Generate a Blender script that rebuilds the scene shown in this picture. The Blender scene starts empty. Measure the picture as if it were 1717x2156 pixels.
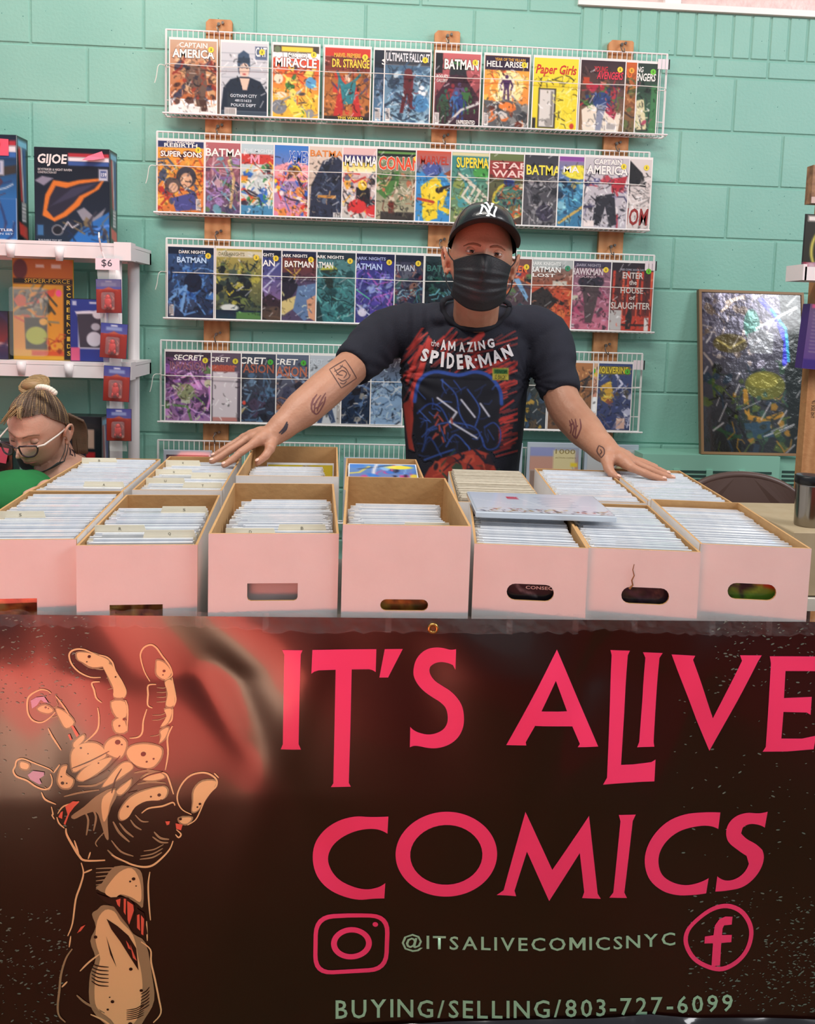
import bpy, bmesh, math, random
import numpy as np
from mathutils import Vector, Matrix
from mathutils.bvhtree import BVHTree
from mathutils import noise as mnoise

scene = bpy.context.scene
COL = scene.collection
# ------------------------------------------------------------------ camera
F_PX, CX_PX, CY_PX = 1720.0, 858.5, 835.0
YAW, PITCH, ROLL = .0578, .0938, .0303
CAM = np.array([0.0, 0.0, 1.36])
_fw = np.array([math.sin(YAW)*math.cos(PITCH), math.cos(YAW)*math.cos(PITCH), -math.sin(PITCH)])
_r = np.array([math.cos(YAW), -math.sin(YAW), 0.0]); _u = np.cross(_r, _fw)
_R = math.cos(ROLL)*_r + math.sin(ROLL)*_u
_U = -math.sin(ROLL)*_r + math.cos(ROLL)*_u
cam_data = bpy.data.cameras.new('camera')
cam_data.sensor_fit = 'HORIZONTAL'; cam_data.sensor_width = 36.0
cam_data.lens = 36.0*F_PX/1717.0
cam_data.shift_y = -(1078.0-CY_PX)/1717.0
cam_data.clip_start = .02
cam = bpy.data.objects.new('camera', cam_data); COL.objects.link(cam)
m4 = Matrix.Identity(4)
for i in range(3):
    m4[i][0], m4[i][1], m4[i][2], m4[i][3] = _R[i], _U[i], -_fw[i], CAM[i]
cam.matrix_world = m4
scene.camera = cam

# ------------------------------------------------------------------ light
world = bpy.data.worlds.new('hall_ambient'); scene.world = world
world.use_nodes = True
bg = world.node_tree.nodes['Background']
bg.inputs[0].default_value = (.90, .92, 1.0, 1); bg.inputs[1].default_value = .29

def area(name, loc, target, sx, sy, power, color):
    d = bpy.data.lights.new(name, 'AREA'); d.shape = 'RECTANGLE'; d.size = sx; d.size_y = sy
    d.energy = power; d.color = color
    o = bpy.data.objects.new(name, d); COL.objects.link(o); o.location = loc
    o.rotation_euler = (Vector(target)-Vector(loc)).to_track_quat('-Z', 'Y').to_euler()
    return o
# daylight from the tall windows on the right of the hall, ceiling fluorescents
area('window_daylight', (3.6, .4, 3.3), (0.0, 2.6, 1.2), 1.6, 1.4, 64, (.98, .98, 1.0))
area('ceiling_fluorescent', (-.6, 1.1, 3.9), (-.4, 1.9, 0.0), 2.4, .6, 74, (1.0, .95, .88))
# sunlight through the entrance falls on the red floor in front of the stall
def spot(name, loc, target, power, angle, blend, color, r=.15):
    d = bpy.data.lights.new(name, 'SPOT'); d.energy = power; d.spot_size = math.radians(angle)
    d.spot_blend = blend; d.color = color; d.shadow_soft_size = r
    o = bpy.data.objects.new(name, d); COL.objects.link(o); o.location = loc
    o.rotation_euler = (Vector(target)-Vector(loc)).to_track_quat('-Z', 'Y').to_euler()
spot('entrance_sun', (-2.6, -3.6, 4.4), (-1.15, -1.15, 0), 30000, 21, .35, (1.0, .90, .72), .1)

scene.view_settings.view_transform = 'Standard'
scene.view_settings.look = 'None'
scene.view_settings.gamma = 1.0
scene.view_settings.use_curve_mapping = False
scene.view_settings.exposure = 0.4

# ------------------------------------------------------------------ pixel -> place helpers
def ray(x, y):
    return (x-CX_PX)/F_PX*_R-(y-CY_PX)/F_PX*_U+_fw
def UY(x, y, Y):
    d = ray(x, y); return Vector(CAM+d*(Y/d[1]))
def UZ(x, y, Z):
    d = ray(x, y); return Vector(CAM+d*((Z-CAM[2])/d[2]))

# ------------------------------------------------------------------ materials
def lin(c):
    if isinstance(c, str):
        c = c.lstrip('#'); c = tuple(int(c[i:i+2], 16)/255 for i in (0, 2, 4))
    elif max(c) > 1.0: c = tuple(v/255 for v in c)
    return tuple(v/12.92 if v <= .04045 else ((v+.055)/1.055)**2.4 for v in c)
MATS = {}
def mat(name, col=(128, 128, 128), rough=.6, metal=0.0, coat=0.0, spec=.5, noise=None, bump=None, sss=0.0, trans=0.0, ior=1.45, alpha=1.0, wave=None):
    """noise=(scale, colour2, contrast, detail); bump=(scale, strength); wave=(scale, colour2, distortion, axis)"""
    if name in MATS: return MATS[name]
    m = bpy.data.materials.new(name); m.use_nodes = True
    nt = m.node_tree; b = nt.nodes['Principled BSDF']
    c = lin(col)
    b.inputs['Base Color'].default_value = (*c, 1)
    b.inputs['Roughness'].default_value = rough; b.inputs['Metallic'].default_value = metal
    b.inputs['Coat Weight'].default_value = coat; b.inputs['Coat Roughness'].default_value = .08
    b.inputs['Specular IOR Level'].default_value = spec; b.inputs['IOR'].default_value = ior
    b.inputs['Transmission Weight'].default_value = trans; b.inputs['Alpha'].default_value = alpha
    if sss:
        b.inputs['Subsurface Weight'].default_value = sss
        b.inputs['Subsurface Radius'].default_value = (.012, .005, .003); b.inputs['Subsurface Scale'].default_value = 1.0
    tc = nt.nodes.new('ShaderNodeTexCoord')
    if noise:
        sc, c2, con, det = noise
        n = nt.nodes.new('ShaderNodeTexNoise'); n.inputs['Scale'].default_value = sc; n.inputs['Detail'].default_value = det
        r = nt.nodes.new('ShaderNodeValToRGB')
        r.color_ramp.elements[0].position = .5-con; r.color_ramp.elements[1].position = .5+con
        r.color_ramp.elements[0].color = (*c, 1); r.color_ramp.elements[1].color = (*lin(c2), 1)
        nt.links.new(tc.outputs['Object'], n.inputs['Vector']); nt.links.new(n.outputs['Fac'], r.inputs['Fac'])
        nt.links.new(r.outputs['Color'], b.inputs['Base Color'])
    if wave:
        sc, c2, dist, axis = wave
        n = nt.nodes.new('ShaderNodeTexWave'); n.inputs['Scale'].default_value = sc; n.inputs['Distortion'].default_value = dist
        n.bands_direction = axis; n.inputs['Detail'].default_value = 3
        r = nt.nodes.new('ShaderNodeValToRGB')
        r.color_ramp.elements[0].color = (*c, 1); r.color_ramp.elements[1].color = (*lin(c2), 1)
        nt.links.new(tc.outputs['Object'], n.inputs['Vector']); nt.links.new(n.outputs['Fac'], r.inputs['Fac'])
        nt.links.new(r.outputs['Color'], b.inputs['Base Color'])
    if bump:
        n2 = nt.nodes.new('ShaderNodeTexNoise'); n2.inputs['Scale'].default_value = bump[0]; n2.inputs['Detail'].default_value = 4
        bp = nt.nodes.new('ShaderNodeBump'); bp.inputs['Strength'].default_value = bump[1]; bp.inputs['Distance'].default_value = .01
        nt.links.new(tc.outputs['Object'], n2.inputs['Vector']); nt.links.new(n2.outputs['Fac'], bp.inputs['Height'])
        nt.links.new(bp.outputs['Normal'], b.inputs['Normal'])
    MATS[name] = m
    return m
def print_mat(name, rough=.35, coat=.6, bump=None, metal=0.0, spec=.5):
    """flat print: colour read from the mesh's colour attribute"""
    if name in MATS: return MATS[name]
    m = mat(name, (128, 128, 128), rough, metal=metal, coat=coat, bump=bump, spec=spec)
    nt = m.node_tree; a = nt.nodes.new('ShaderNodeAttribute'); a.attribute_name = 'Col'
    nt.links.new(a.outputs['Color'], nt.nodes['Principled BSDF'].inputs['Base Color'])
    return m
def flat(col, rough=.5, coat=0.0):
    if not isinstance(col, str): col = '#%02x%02x%02x' % tuple(int(v) for v in col)
    return mat('ink_'+col.lstrip('#')+('_c' if coat else ''), col, rough, coat=coat)

# ------------------------------------------------------------------ object helpers
def tag(o, label=None, cat=None, group=None, kind=None):
    if label: o['label'] = label
    if cat: o['category'] = cat
    if group: o['group'] = group
    if kind: o['kind'] = kind
    return o
def thing(name, label, cat, loc=(0, 0, 0), rz=0.0, group=None):
    o = bpy.data.objects.new(name, None); COL.objects.link(o)
    o.empty_display_size = .05
    o.location = loc; o.rotation_euler = (0, 0, rz)
    return tag(o, label, cat, group)
def link(name, me, parent=None, loc=None, rot=None):
    o = bpy.data.objects.new(name, me); COL.objects.link(o)
    if parent is not None: o.parent = parent
    if loc is not None: o.location = loc
    if rot is not None: o.rotation_euler = rot
    return o
class MB:
    def __init__(s): s.v = []; s.f = []; s.m = []; s.mi = 0
    def add(s, vs, fs):
        b = len(s.v); s.v += [tuple(p) for p in vs]
        for q in fs: s.f.append(tuple(i+b for i in q)); s.m.append(s.mi)
        return s
    def box(s, x0, x1, y0, y1, z0, z1, M=None):
        vs = [(x, y, z) for z in (z0, z1) for y in (y0, y1) for x in (x0, x1)]
        if M is not None: vs = [M @ Vector(p) for p in vs]
        return s.add(vs, [(0, 2, 3, 1), (4, 5, 7, 6), (0, 1, 5, 4), (2, 6, 7, 3), (0, 4, 6, 2), (1, 3, 7, 5)])
    def tube(s, pts, r, n=8, cap=True, ry=None, up=None, closed=False):
        pts = [Vector(p) for p in pts]; k = len(pts)
        rs = r if hasattr(r, '__len__') else [r]*k
        rys = (ry if hasattr(ry, '__len__') else [ry]*k) if ry is not None else rs
        vs = []; ref = Vector(up) if up is not None else None
        pa = None
        for i, p in enumerate(pts):
            if closed: t = pts[(i+1) % k]-pts[i-1]
            else: t = pts[min(i+1, k-1)]-pts[max(i-1, 0)]
            t.normalize()
            if ref is not None: a = ref-t*ref.dot(t)
            elif pa is not None: a = pa-t*pa.dot(t)
            else:
                q = Vector((0, 0, 1)) if abs(t.z) < .9 else Vector((1, 0, 0)); a = q-t*q.dot(t)
            a.normalize(); pa = a; b = t.cross(a)
            for j in range(n):
                an = 2*math.pi*j/n
                vs.append(p+a*(math.cos(an)*rs[i])+b*(math.sin(an)*rys[i]))
        fs = []
        for i in range(k if closed else k-1):
            i2 = (i+1) % k
            for j in range(n):
                j2 = (j+1) % n
                fs.append((i*n+j, i*n+j2, i2*n+j2, i2*n+j))
        if cap and not closed:
            fs.append(tuple(reversed(range(n)))); fs.append(tuple(range((k-1)*n, k*n)))
        return s.add(vs, fs)
    def lathe(s, prof, n=24, M=None):
        vs = []; k = len(prof)
        for r_, z in prof:
            for j in range(n):
                a = 2*math.pi*j/n; vs.append(Vector((r_*math.cos(a), r_*math.sin(a), z)))
        if M is not None: vs = [M @ p for p in vs]
        fs = [(i*n+j, i*n+(j+1) % n, (i+1)*n+(j+1) % n, (i+1)*n+j) for i in range(k-1) for j in range(n)]
        fs.append(tuple(reversed(range(n)))); fs.append(tuple(range((k-1)*n, k*n)))
        return s.add(vs, fs)
    def ell(s, c, r, nu=16, nv=10, M=None):
        vs = []; c = Vector(c)
        for i in range(nv+1):
            t = math.pi*i/nv
            for j in range(nu):
                a = 2*math.pi*j/nu
                p = Vector((r[0]*math.sin(t)*math.cos(a), r[1]*math.sin(t)*math.sin(a), r[2]*math.cos(t)))
                vs.append((M @ p if M is not None else p)+c)
        fs = [(i*nu+j, (i+1)*nu+j, (i+1)*nu+(j+1) % nu, i*nu+(j+1) % nu) for i in range(nv) for j in range(nu)]
        return s.add(vs, fs)
    def poly2(s, outer, holes=(), y0=0.0, y1=None, xf=None):
        """polygon (x,z) with holes, optionally extruded from y0 to y1"""
        bm = bmesh.new()
        loops = [list(outer)]+[list(h) for h in holes]
        es = []
        for lp in loops:
            vv = [bm.verts.new((p[0], 0, p[1])) for p in lp]
            for i in range(len(vv)): es.append(bm.edges.new((vv[i], vv[(i+1) % len(vv)])))
        bmesh.ops.triangle_fill(bm, use_beauty=True, use_dissolve=False, edges=es, normal=(0, -1, 0))
        bm.verts.index_update()
        base = [tuple(v.co) for v in bm.verts]; tris = [[v.index for v in f.verts] for f in bm.faces]
        tr2 = []
        for t in tris:
            a, b, c = (Vector(base[i]) for i in t)
            tr2.append(t if (b-a).cross(c-a).y < 0 else t[::-1])
        bm.free()
        vs = [(x, y0, z) for x, _, z in base]; fs = list(tr2)
        if y1 is not None:
            n = len(base); vs += [(x, y1, z) for x, _, z in base]
            fs += [[i+n for i in t][::-1] for t in tr2]
            off = 0
            for li, lp in enumerate(loops):
                m = len(lp); ar = sum(lp[i][0]*lp[(i+1) % m][1]-lp[(i+1) % m][0]*lp[i][1] for i in range(m))
                for i in range(m):
                    a, b = off+i, off+(i+1) % m
                    q = (a, a+n, b+n, b)
                    ccw = ar > 0
                    if li > 0: ccw = not ccw
                    fs.append(q if ccw else q[::-1])
                off += m
        if xf: vs = [xf(*p) for p in vs]
        return s.add(vs, fs)
    def mesh(s, name, mats, smooth=False):
        me = bpy.data.meshes.new(name); me.from_pydata(s.v, [], s.f)
        for m in (mats if isinstance(mats, (list, tuple)) else [mats]): me.materials.append(m)
        if any(s.m): me.polygons.foreach_set('material_index', s.m)
        if smooth: me.polygons.foreach_set('use_smooth', [True]*len(me.polygons))
        me.update(); return me
    def build(s, name, mats, parent=None, smooth=False, loc=None, rot=None):
        return link(name, s.mesh(name, mats, smooth), parent, loc, rot)
def bevel_mesh(me, w, seg=1):
    bm = bmesh.new(); bm.from_mesh(me)
    bmesh.ops.bevel(bm, geom=bm.edges[:], offset=w, segments=seg, affect='EDGES', profile=.5)
    bm.to_mesh(me); bm.free(); return me
def smooth_path(pts, n=6):
    P = [Vector(p) for p in pts]; out = []
    for i in range(len(P)-1):
        p0, p1, p2, p3 = P[max(i-1, 0)], P[i], P[i+1], P[min(i+2, len(P)-1)]
        for k in range(n):
            t = k/n
            out.append(.5*((2*p1)+(p2-p0)*t+(2*p0-5*p1+4*p2-p3)*t*t+(3*p1-p0-3*p2+p3)*t**3))
    out.append(P[-1]); return out
# ------------------------------------------------------------------ text as flat mesh
_txt = {}
def text_mesh(s, bold=0.0, shear=0.0):
    """returns (verts 2d, faces, (x0,x1,y0,y1)) of a string in the built-in font"""
    key = (s, bold, shear)
    if key in _txt: return _txt[key]
    if s == 'M':                       # drawn by hand: heavy strokes would close up its notch
        b = MB(); b.poly2([(0, 0), (0, .69), (.15, .69), (.37, .30), (.59, .69), (.74, .69), (.74, 0), (.60, 0), (.60, .44), (.41, .10), (.33, .10), (.14, .44), (.14, 0)])
        _txt[key] = ([(p[0], p[2]) for p in b.v], [tuple(f) for f in b.f], (0, .74, 0, .69)); return _txt[key]
    cu = bpy.data.curves.new('t', 'FONT'); cu.body = s; cu.offset = bold; cu.shear = shear
    cu.resolution_u = 2; cu.fill_mode = 'FRONT'
    o = bpy.data.objects.new('t', cu); COL.objects.link(o)
    dg = bpy.context.evaluated_depsgraph_get(); me = o.evaluated_get(dg).to_mesh()
    vs = [(v.co.x, v.co.y) for v in me.vertices]; fs = [tuple(p.vertices) for p in me.polygons]
    o.evaluated_get(dg).to_mesh_clear()
    bpy.data.objects.remove(o); bpy.data.curves.remove(cu)
    if not vs: vs = [(0, 0)]; fs = []
    xs = [p[0] for p in vs]; ys = [p[1] for p in vs]
    _txt[key] = (vs, fs, (min(xs), max(xs), min(ys), max(ys)))
    return _txt[key]
def put_text(mb, s, xf, bold=.02, shear=0.0):
    """xf maps unit box coords (u 0..1, v 0..1 bottom-up) to 3d"""
    vs, fs, (x0, x1, y0, y1) = text_mesh(s, bold, shear)
    w, h = max(x1-x0, 1e-6), max(y1-y0, 1e-6)
    mb.add([xf((p[0]-x0)/w, (p[1]-y0)/h) for p in vs], fs)

# ------------------------------------------------------------------ painter for flat prints (colour per grid point)
def srgb(c):
    if isinstance(c, str):
        c = c.lstrip('#'); return np.array([int(c[i:i+2], 16)/255 for i in (0, 2, 4)])
    c = np.array(c, float); return c/255 if c.max() > 1 else c
class Canvas:
    def __init__(s, nx, ny, bgc='#ffffff', asp=None):
        s.nx, s.ny = nx, ny
        s.X, s.Y = np.meshgrid(np.linspace(0, 1, nx+1), np.linspace(0, 1, ny+1))   # Y runs down
        s.A = asp if asp else ny/nx                                         # height / width
        s.C = np.ones((ny+1, nx+1, 3))*srgb(bgc); s.e = .7/nx
    def _b(s, d, col, a=1.0):
        k = (np.clip(.5-d/(2*s.e), 0, 1)*a)[..., None]; s.C = s.C*(1-k)+srgb(col)*k
    def grad(s, c1, c2, y0=0, y1=1, x0=0, x1=1):
        t = np.clip((s.Y-y0)/(y1-y0), 0, 1)[..., None]; g = srgb(c1)*(1-t)+srgb(c2)*t
        k = ((s.Y >= y0) & (s.Y <= y1) & (s.X >= x0) & (s.X <= x1))[..., None]; s.C = np.where(k, g, s.C)
    def rect(s, x0, y0, x1, y1, col, a=1.0):
        d = np.maximum(np.maximum(x0-s.X, s.X-x1), np.maximum(y0-s.Y, s.Y-y1)*s.A); s._b(d, col, a)
    def ell(s, cx, cy, rx, ry, col, rot=0, a=1.0):
        c, n = math.cos(rot), math.sin(rot); x = s.X-cx; y = (s.Y-cy)*s.A
        u = (c*x+n*y)/rx; v = (-n*x+c*y)/(ry*s.A)
        d = (np.sqrt(u*u+v*v)-1)*min(rx, ry*s.A); s._b(d, col, a)
    def poly(s, pts, col, a=1.0):
        ins = np.zeros(s.X.shape, bool); dm = np.full(s.X.shape, 9.0)
        n = len(pts); x, y = s.X, s.Y*s.A
        for i in range(n):
            x1, y1 = pts[i][0], pts[i][1]*s.A; x2, y2 = pts[(i+1) % n][0], pts[(i+1) % n][1]*s.A
            cond = (y1 > y) != (y2 > y)
            with np.errstate(divide='ignore', invalid='ignore'):
                ins ^= cond & (x < (x2-x1)*(y-y1)/(y2-y1+1e-12)+x1)
            L = (x2-x1)**2+(y2-y1)**2+1e-12; t = np.clip(((x-x1)*(x2-x1)+(y-y1)*(y2-y1))/L, 0, 1)
            dm = np.minimum(dm, np.hypot(x-x1-t*(x2-x1), y-y1-t*(y2-y1)))
        s._b(np.where(ins, -dm, dm), col, a)
    def line(s, pts, w, col, a=1.0):
        dm = np.full(s.X.shape, 9.0); x, y = s.X, s.Y*s.A
        for i in range(len(pts)-1):
            x1, y1 = pts[i][0], pts[i][1]*s.A; x2, y2 = pts[i+1][0], pts[i+1][1]*s.A
            L = (x2-x1)**2+(y2-y1)**2+1e-12; t = np.clip(((x-x1)*(x2-x1)+(y-y1)*(y2-y1))/L, 0, 1)
            dm = np.minimum(dm, np.hypot(x-x1-t*(x2-x1), y-y1-t*(y2-y1)))
        s._b(dm-w/2, col, a)
    def busy(s, seed, n, size, cols, box=(0, .2, 1, 1), a=.9, stroke=.5):
        """loose brush marks in the given colours"""
        r = random.Random(seed)
        for i in range(n):
            cx = r.uniform(box[0], box[2]); cy = r.uniform(box[1], box[3]); k = r.uniform(.4, 1.3)*size; col = r.choice(cols)
            an = r.uniform(0, 6.28)
            if r.random() < stroke:
                dx, dy = math.cos(an)*k*1.8, math.sin(an)*k*1.8/s.A; b = r.uniform(-.5, .5)
                s.line([(cx-dx, cy-dy), (cx+dy*b*2, cy-dx*b), (cx+dx, cy+dy)], k*r.uniform(.15, .4), col, a)
            elif r.random() < .5:
                s.poly([(cx+math.cos(an+q)*k*r.uniform(.5, 1.2), cy+math.sin(an+q)*k*r.uniform(.5, 1.2)/s.A) for q in (0, 1.3, 2.5, 3.6, 5.0)], col, a)
            else: s.ell(cx, cy, k*.8, k*r.uniform(.3, .8)/s.A, col, an, a)
    def detail(s, seed, n, y0=.1):
        """small drawn marks in lighter and darker shades of the colours already there"""
        r = random.Random(seed+7)
        for i in range(n):
            cx, cy = r.uniform(.02, .98), r.uniform(y0, .98); k = r.uniform(.015, .06)
            sx, sy = min(.99, max(.01, cx+r.gauss(0, .07))), min(.99, max(y0, cy+r.gauss(0, .05)))
            c = s.C[int(sy*s.ny), int(sx*s.nx)]*r.choice((.35, .5, .65, .8, 1.2, 1.45)); c = np.clip(c+(.08 if c.max() > .6 else 0), 0, .96)
            an = r.uniform(0, 6.28); dx, dy = math.cos(an)*k, math.sin(an)*k/s.A; b = r.uniform(-.7, .7)
            if r.random() < .75: s.line([(cx-dx, cy-dy), (cx+dy*b, cy-dx*b/s.A), (cx+dx, cy+dy)], r.uniform(.010, .026), c, .85)
            else: s.ell(cx, cy, k*.6, k*.4/s.A, c, an, .8)
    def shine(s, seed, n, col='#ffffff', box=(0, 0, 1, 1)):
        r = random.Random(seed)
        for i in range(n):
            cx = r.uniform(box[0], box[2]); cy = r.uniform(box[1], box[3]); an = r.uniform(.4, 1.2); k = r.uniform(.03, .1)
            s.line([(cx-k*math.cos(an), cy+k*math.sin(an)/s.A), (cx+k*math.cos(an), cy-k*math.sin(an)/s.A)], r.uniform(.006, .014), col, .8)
    def cols(s):
        c = np.clip(s.C, 0, 1); return np.where(c <= .04045, c/12.92, ((c+.055)/1.055)**2.4)
    def mesh(s, name, xf, material, smooth=False):
        """xf(u,v) -> 3d with u right, v DOWN in 0..1 arrays"""
        vs = xf(s.X.ravel(), s.Y.ravel()); w = s.nx+1
        fs = [(j*w+i, (j+1)*w+i, (j+1)*w+i+1, j*w+i+1) for j in range(s.ny) for i in range(s.nx)]
        me = bpy.data.meshes.new(name); me.from_pydata([tuple(p) for p in vs], [], fs)
        at = me.color_attributes.new('Col', 'FLOAT_COLOR', 'POINT')
        c = s.cols().reshape(-1, 3); at.data.foreach_set('color', np.hstack([c, np.ones((len(c), 1))]).astype(np.float32).ravel())
        me.materials.append(material)
        if smooth: me.polygons.foreach_set('use_smooth', [True]*len(me.polygons))
        me.update(); return me
def plane_xf(w, h, y=0.0, x0=0.0, z0=0.0):
    """front-facing (towards -y) rectangle with its lower-left corner at x0,z0"""
    return lambda u, v: np.stack([x0+u*w, np.full_like(u, y), z0+(1-v)*h], 1)
# ================================================================== SETTING
YW = 3.11
def wall_paint():
    m = bpy.data.materials.new('teal_block_paint'); m.use_nodes = True; nt = m.node_tree; b = nt.nodes['Principled BSDF']
    g = nt.nodes.new('ShaderNodeNewGeometry')
    n = nt.nodes.new('ShaderNodeTexNoise'); n.inputs['Scale'].default_value = 1.6; n.inputs['Detail'].default_value = 5
    r = nt.nodes.new('ShaderNodeValToRGB')
    r.color_ramp.elements[0].position = .35; r.color_ramp.elements[0].color = (*lin('#80b7a8'), 1)
    r.color_ramp.elements[1].position = .65; r.color_ramp.elements[1].color = (*lin('#8fc2b2'), 1)
    v = nt.nodes.new('ShaderNodeTexVoronoi'); v.inputs['Scale'].default_value = 26
    gt = nt.nodes.new('ShaderNodeMath'); gt.operation = 'LESS_THAN'; gt.inputs[1].default_value = .05
    mx = nt.nodes.new('ShaderNodeMixRGB'); mx.inputs[2].default_value = (*lin('#3f7d74'), 1)
    n2 = nt.nodes.new('ShaderNodeTexNoise'); n2.inputs['Scale'].default_value = 90; n2.inputs['Detail'].default_value = 6
    bp = nt.nodes.new('ShaderNodeBump'); bp.inputs['Strength'].default_value = .22; bp.inputs['Distance'].default_value = .005
    for x in (n, v, n2): nt.links.new(g.outputs['Position'], x.inputs['Vector'])
    nt.links.new(n.outputs['Fac'], r.inputs['Fac']); nt.links.new(v.outputs['Distance'], gt.inputs[0])
    nt.links.new(gt.outputs[0], mx.inputs[0]); nt.links.new(r.outputs['Color'], mx.inputs[1])
    nt.links.new(mx.outputs['Color'], b.inputs['Base Color']); nt.links.new(n2.outputs['Fac'], bp.inputs['Height'])
    nt.links.new(bp.outputs['Normal'], b.inputs['Normal'])
    b.inputs['Roughness'].default_value = .52
    return m
M_WALL = wall_paint()
M_MORTAR = mat('painted_joint', '#7fb4a5', .6, bump=(60, .3))
WX0, WX1, WZ1 = -2.35, 2.65, 2.905
win_l = UY(1228, 12, YW); win_r = UY(1717, 38, YW)
WIN_Z = .5*(win_l.z+win_r.z); WIN_X = win_l.x
wall = MB()
wall.box(WX0, WIN_X, YW+.004, YW+.19, 0, WZ1); wall.box(WIN_X, WX1, YW+.004, YW+.19, 0, WIN_Z)
wall_o = tag(wall.build('wall_back', M_MORTAR), kind='structure')
_blk = {}
def block(x0, x1, z0, z1, name='block'):
    x0, x1 = max(x0, WX0), min(x1, WX1)
    w, h = round(x1-x0-.006, 4), round(z1-z0-.006, 4)
    if w < .02 or h < .02: return
    if (w, h) not in _blk:
        me = MB().box(0, w, 0, .03, 0, h).mesh('block', M_WALL); bevel_mesh(me, .0035, 1); _blk[(w, h)] = me
    link(name, _blk[(w, h)], wall_o, (x0+.003, YW, z0+.003))
for k in range(-5, 10):
    z0 = .905+.2*k; z1 = min(z0+.2, WZ1); z0 = max(z0, 0)
    if z1-z0 < .03: continue
    par = 1.385 if k % 2 == 0 else 1.585          # joint at 1.385 in the course 1.705-1.905 (k=4)
    x = par-.4*10
    while x < WX1:
        a, b = x, x+.4; x += .4
        if b < WX0 or a > WX1: continue
        if z0 >= 2.3 and b > WIN_X:
            if a < WIN_X-.02: block(a, WIN_X, z0, z1)
            continue
        block(a, b, z0, z1)
zz = 2.305                                          # brick courses below the window
for zb, zt, w, off in ((zz, zz+.068, .205, .1), (zz+.068, WIN_Z, .072, .03)):
    x = WIN_X-off if off > .05 else WIN_X
    while x < WX1:
        block(max(x, WIN_X), min(x+w, WX1), zb, zt, 'brick'); x += w
# window above the brick course
M_WINW = mat('window_white_paint', '#f1ece8', .45)
wn = MB(); wz = WIN_Z
wn.box(WIN_X-.02, WX1, YW-.012, YW+.10, wz, wz+.022)
wn.box(WIN_X-.02, WIN_X+.012, YW-.006, YW+.06, wz+.02, WZ1)
mx_ = UY(1420, 10, YW).x
wn.box(mx_-.03, mx_+.03, YW+.01, YW+.06, wz+.02, WZ1)
win = tag(wn.build('window_1', M_WINW), kind='structure')
M_PANE = mat('frosted_window_pane', '#d8b9b4', .35, noise=(30, '#e6cfc8', .2, 4), bump=(60, .3))
for a, b, zc in ((WIN_X+.012, mx_-.03, 0), (mx_+.03, WX1, 0)):
    MB().box(a, b, YW+.035, YW+.045, wz+.02, WZ1).build('pane', M_PANE, win)
# floor: dull red tiles, and a concrete strip under the stall
M_FLOOR = mat('tan_floor_tile', '#6b4a1e', .5, noise=(7, '#5c3e18', .25, 4), bump=(40, .1))
fl = MB().box(-4.5, 4.5, -.40, YW+.19, -.05, 0).build('floor', M_FLOOR); tag(fl, kind='structure')
M_FLOOR2 = mat('red_floor_carpet', '#b02a1c', .7, noise=(9, '#9e2016', .25, 4), bump=(60, .2))
fl2 = MB().box(-4.5, 4.5, -4.0, -.40, -.05, 0).build('floor', M_FLOOR2); tag(fl2, kind='structure')

# convector heater under the wall, teal painted
M_HEAT = mat('teal_heater_enamel', '#86bca8', .4)
M_SLOT = mat('heater_slot_dark', '#28443f', .8)
hz1 = UY(1600, 963, 2.93).z
hx0, hx1 = UY(1352, 1000, 2.95).x, UY(1650, 1000, 2.92).x
ht = thing('convector_heater', 'long teal convector heater with slotted grille along the wall foot', 'heater', ((hx0+hx1)/2, 3.0, 0))
hm = Matrix.Translation((-(hx0+hx1)/2, -3.0, 0))
b = MB(); b.box(hx0, hx1, 2.95, YW-.003, 0, hz1, hm)
# sloping front hood
fr = [(hx0, 2.95, hz1), (hx1, 2.95, hz1), (hx1+.0, 2.95, hz1-.05), (hx0, 2.95, hz1-.05)]
b.build('cabinet', M_HEAT, ht)
b = MB(); b.box(hx1, hx1+.3, 2.985, YW-.003, 0, hz1-.012, hm); b.build('end_cover', M_HEAT, ht)
sz = hz1-.058
for k in range(12):
    x0 = hx1-.02-.125*(k+1)
    if x0 < hx0+.01: break
    s = MB()
    for q in range(11): s.box(x0+.012, x0+.115, 2.9475, 2.956, sz-.0165*q-.0085, sz-.0165*q, hm)
    s.build('grille_slots', M_SLOT, ht)
s = MB()
for q in range(11): s.box(hx1+.03, hx1+.28, 2.983, 2.99, sz-.0165*q-.0085, sz-.0165*q, hm)
s.build('grille_slots', M_SLOT, ht)
b = MB()
for k in range(12):
    x0 = hx1-.02-.125*(k+1)
    if x0 > hx0+.02: b.box(x0-.012, x0+.012, 2.944, 2.952, sz-.2, sz+.004, hm)
b.build('grille_bars', M_HEAT, ht)

# ================================================================== WOOD BOARDS ON THE WALL
M_WOOD = mat('raw_pine', '#c58f60', .65, wave=(9, '#b57e50', 5, 'X'), bump=(50, .2))
M_STEEL = mat('screw_steel', '#77706a', .35, metal=.9)
RACK_Y = 3.062
tops = [(481, 42), (943, 65), (1304, 85)]
xs = [UY(458, 500, 3.09).x, UY(935, 300, 3.09).x, UY(1290, 450, 3.09).x]
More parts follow.
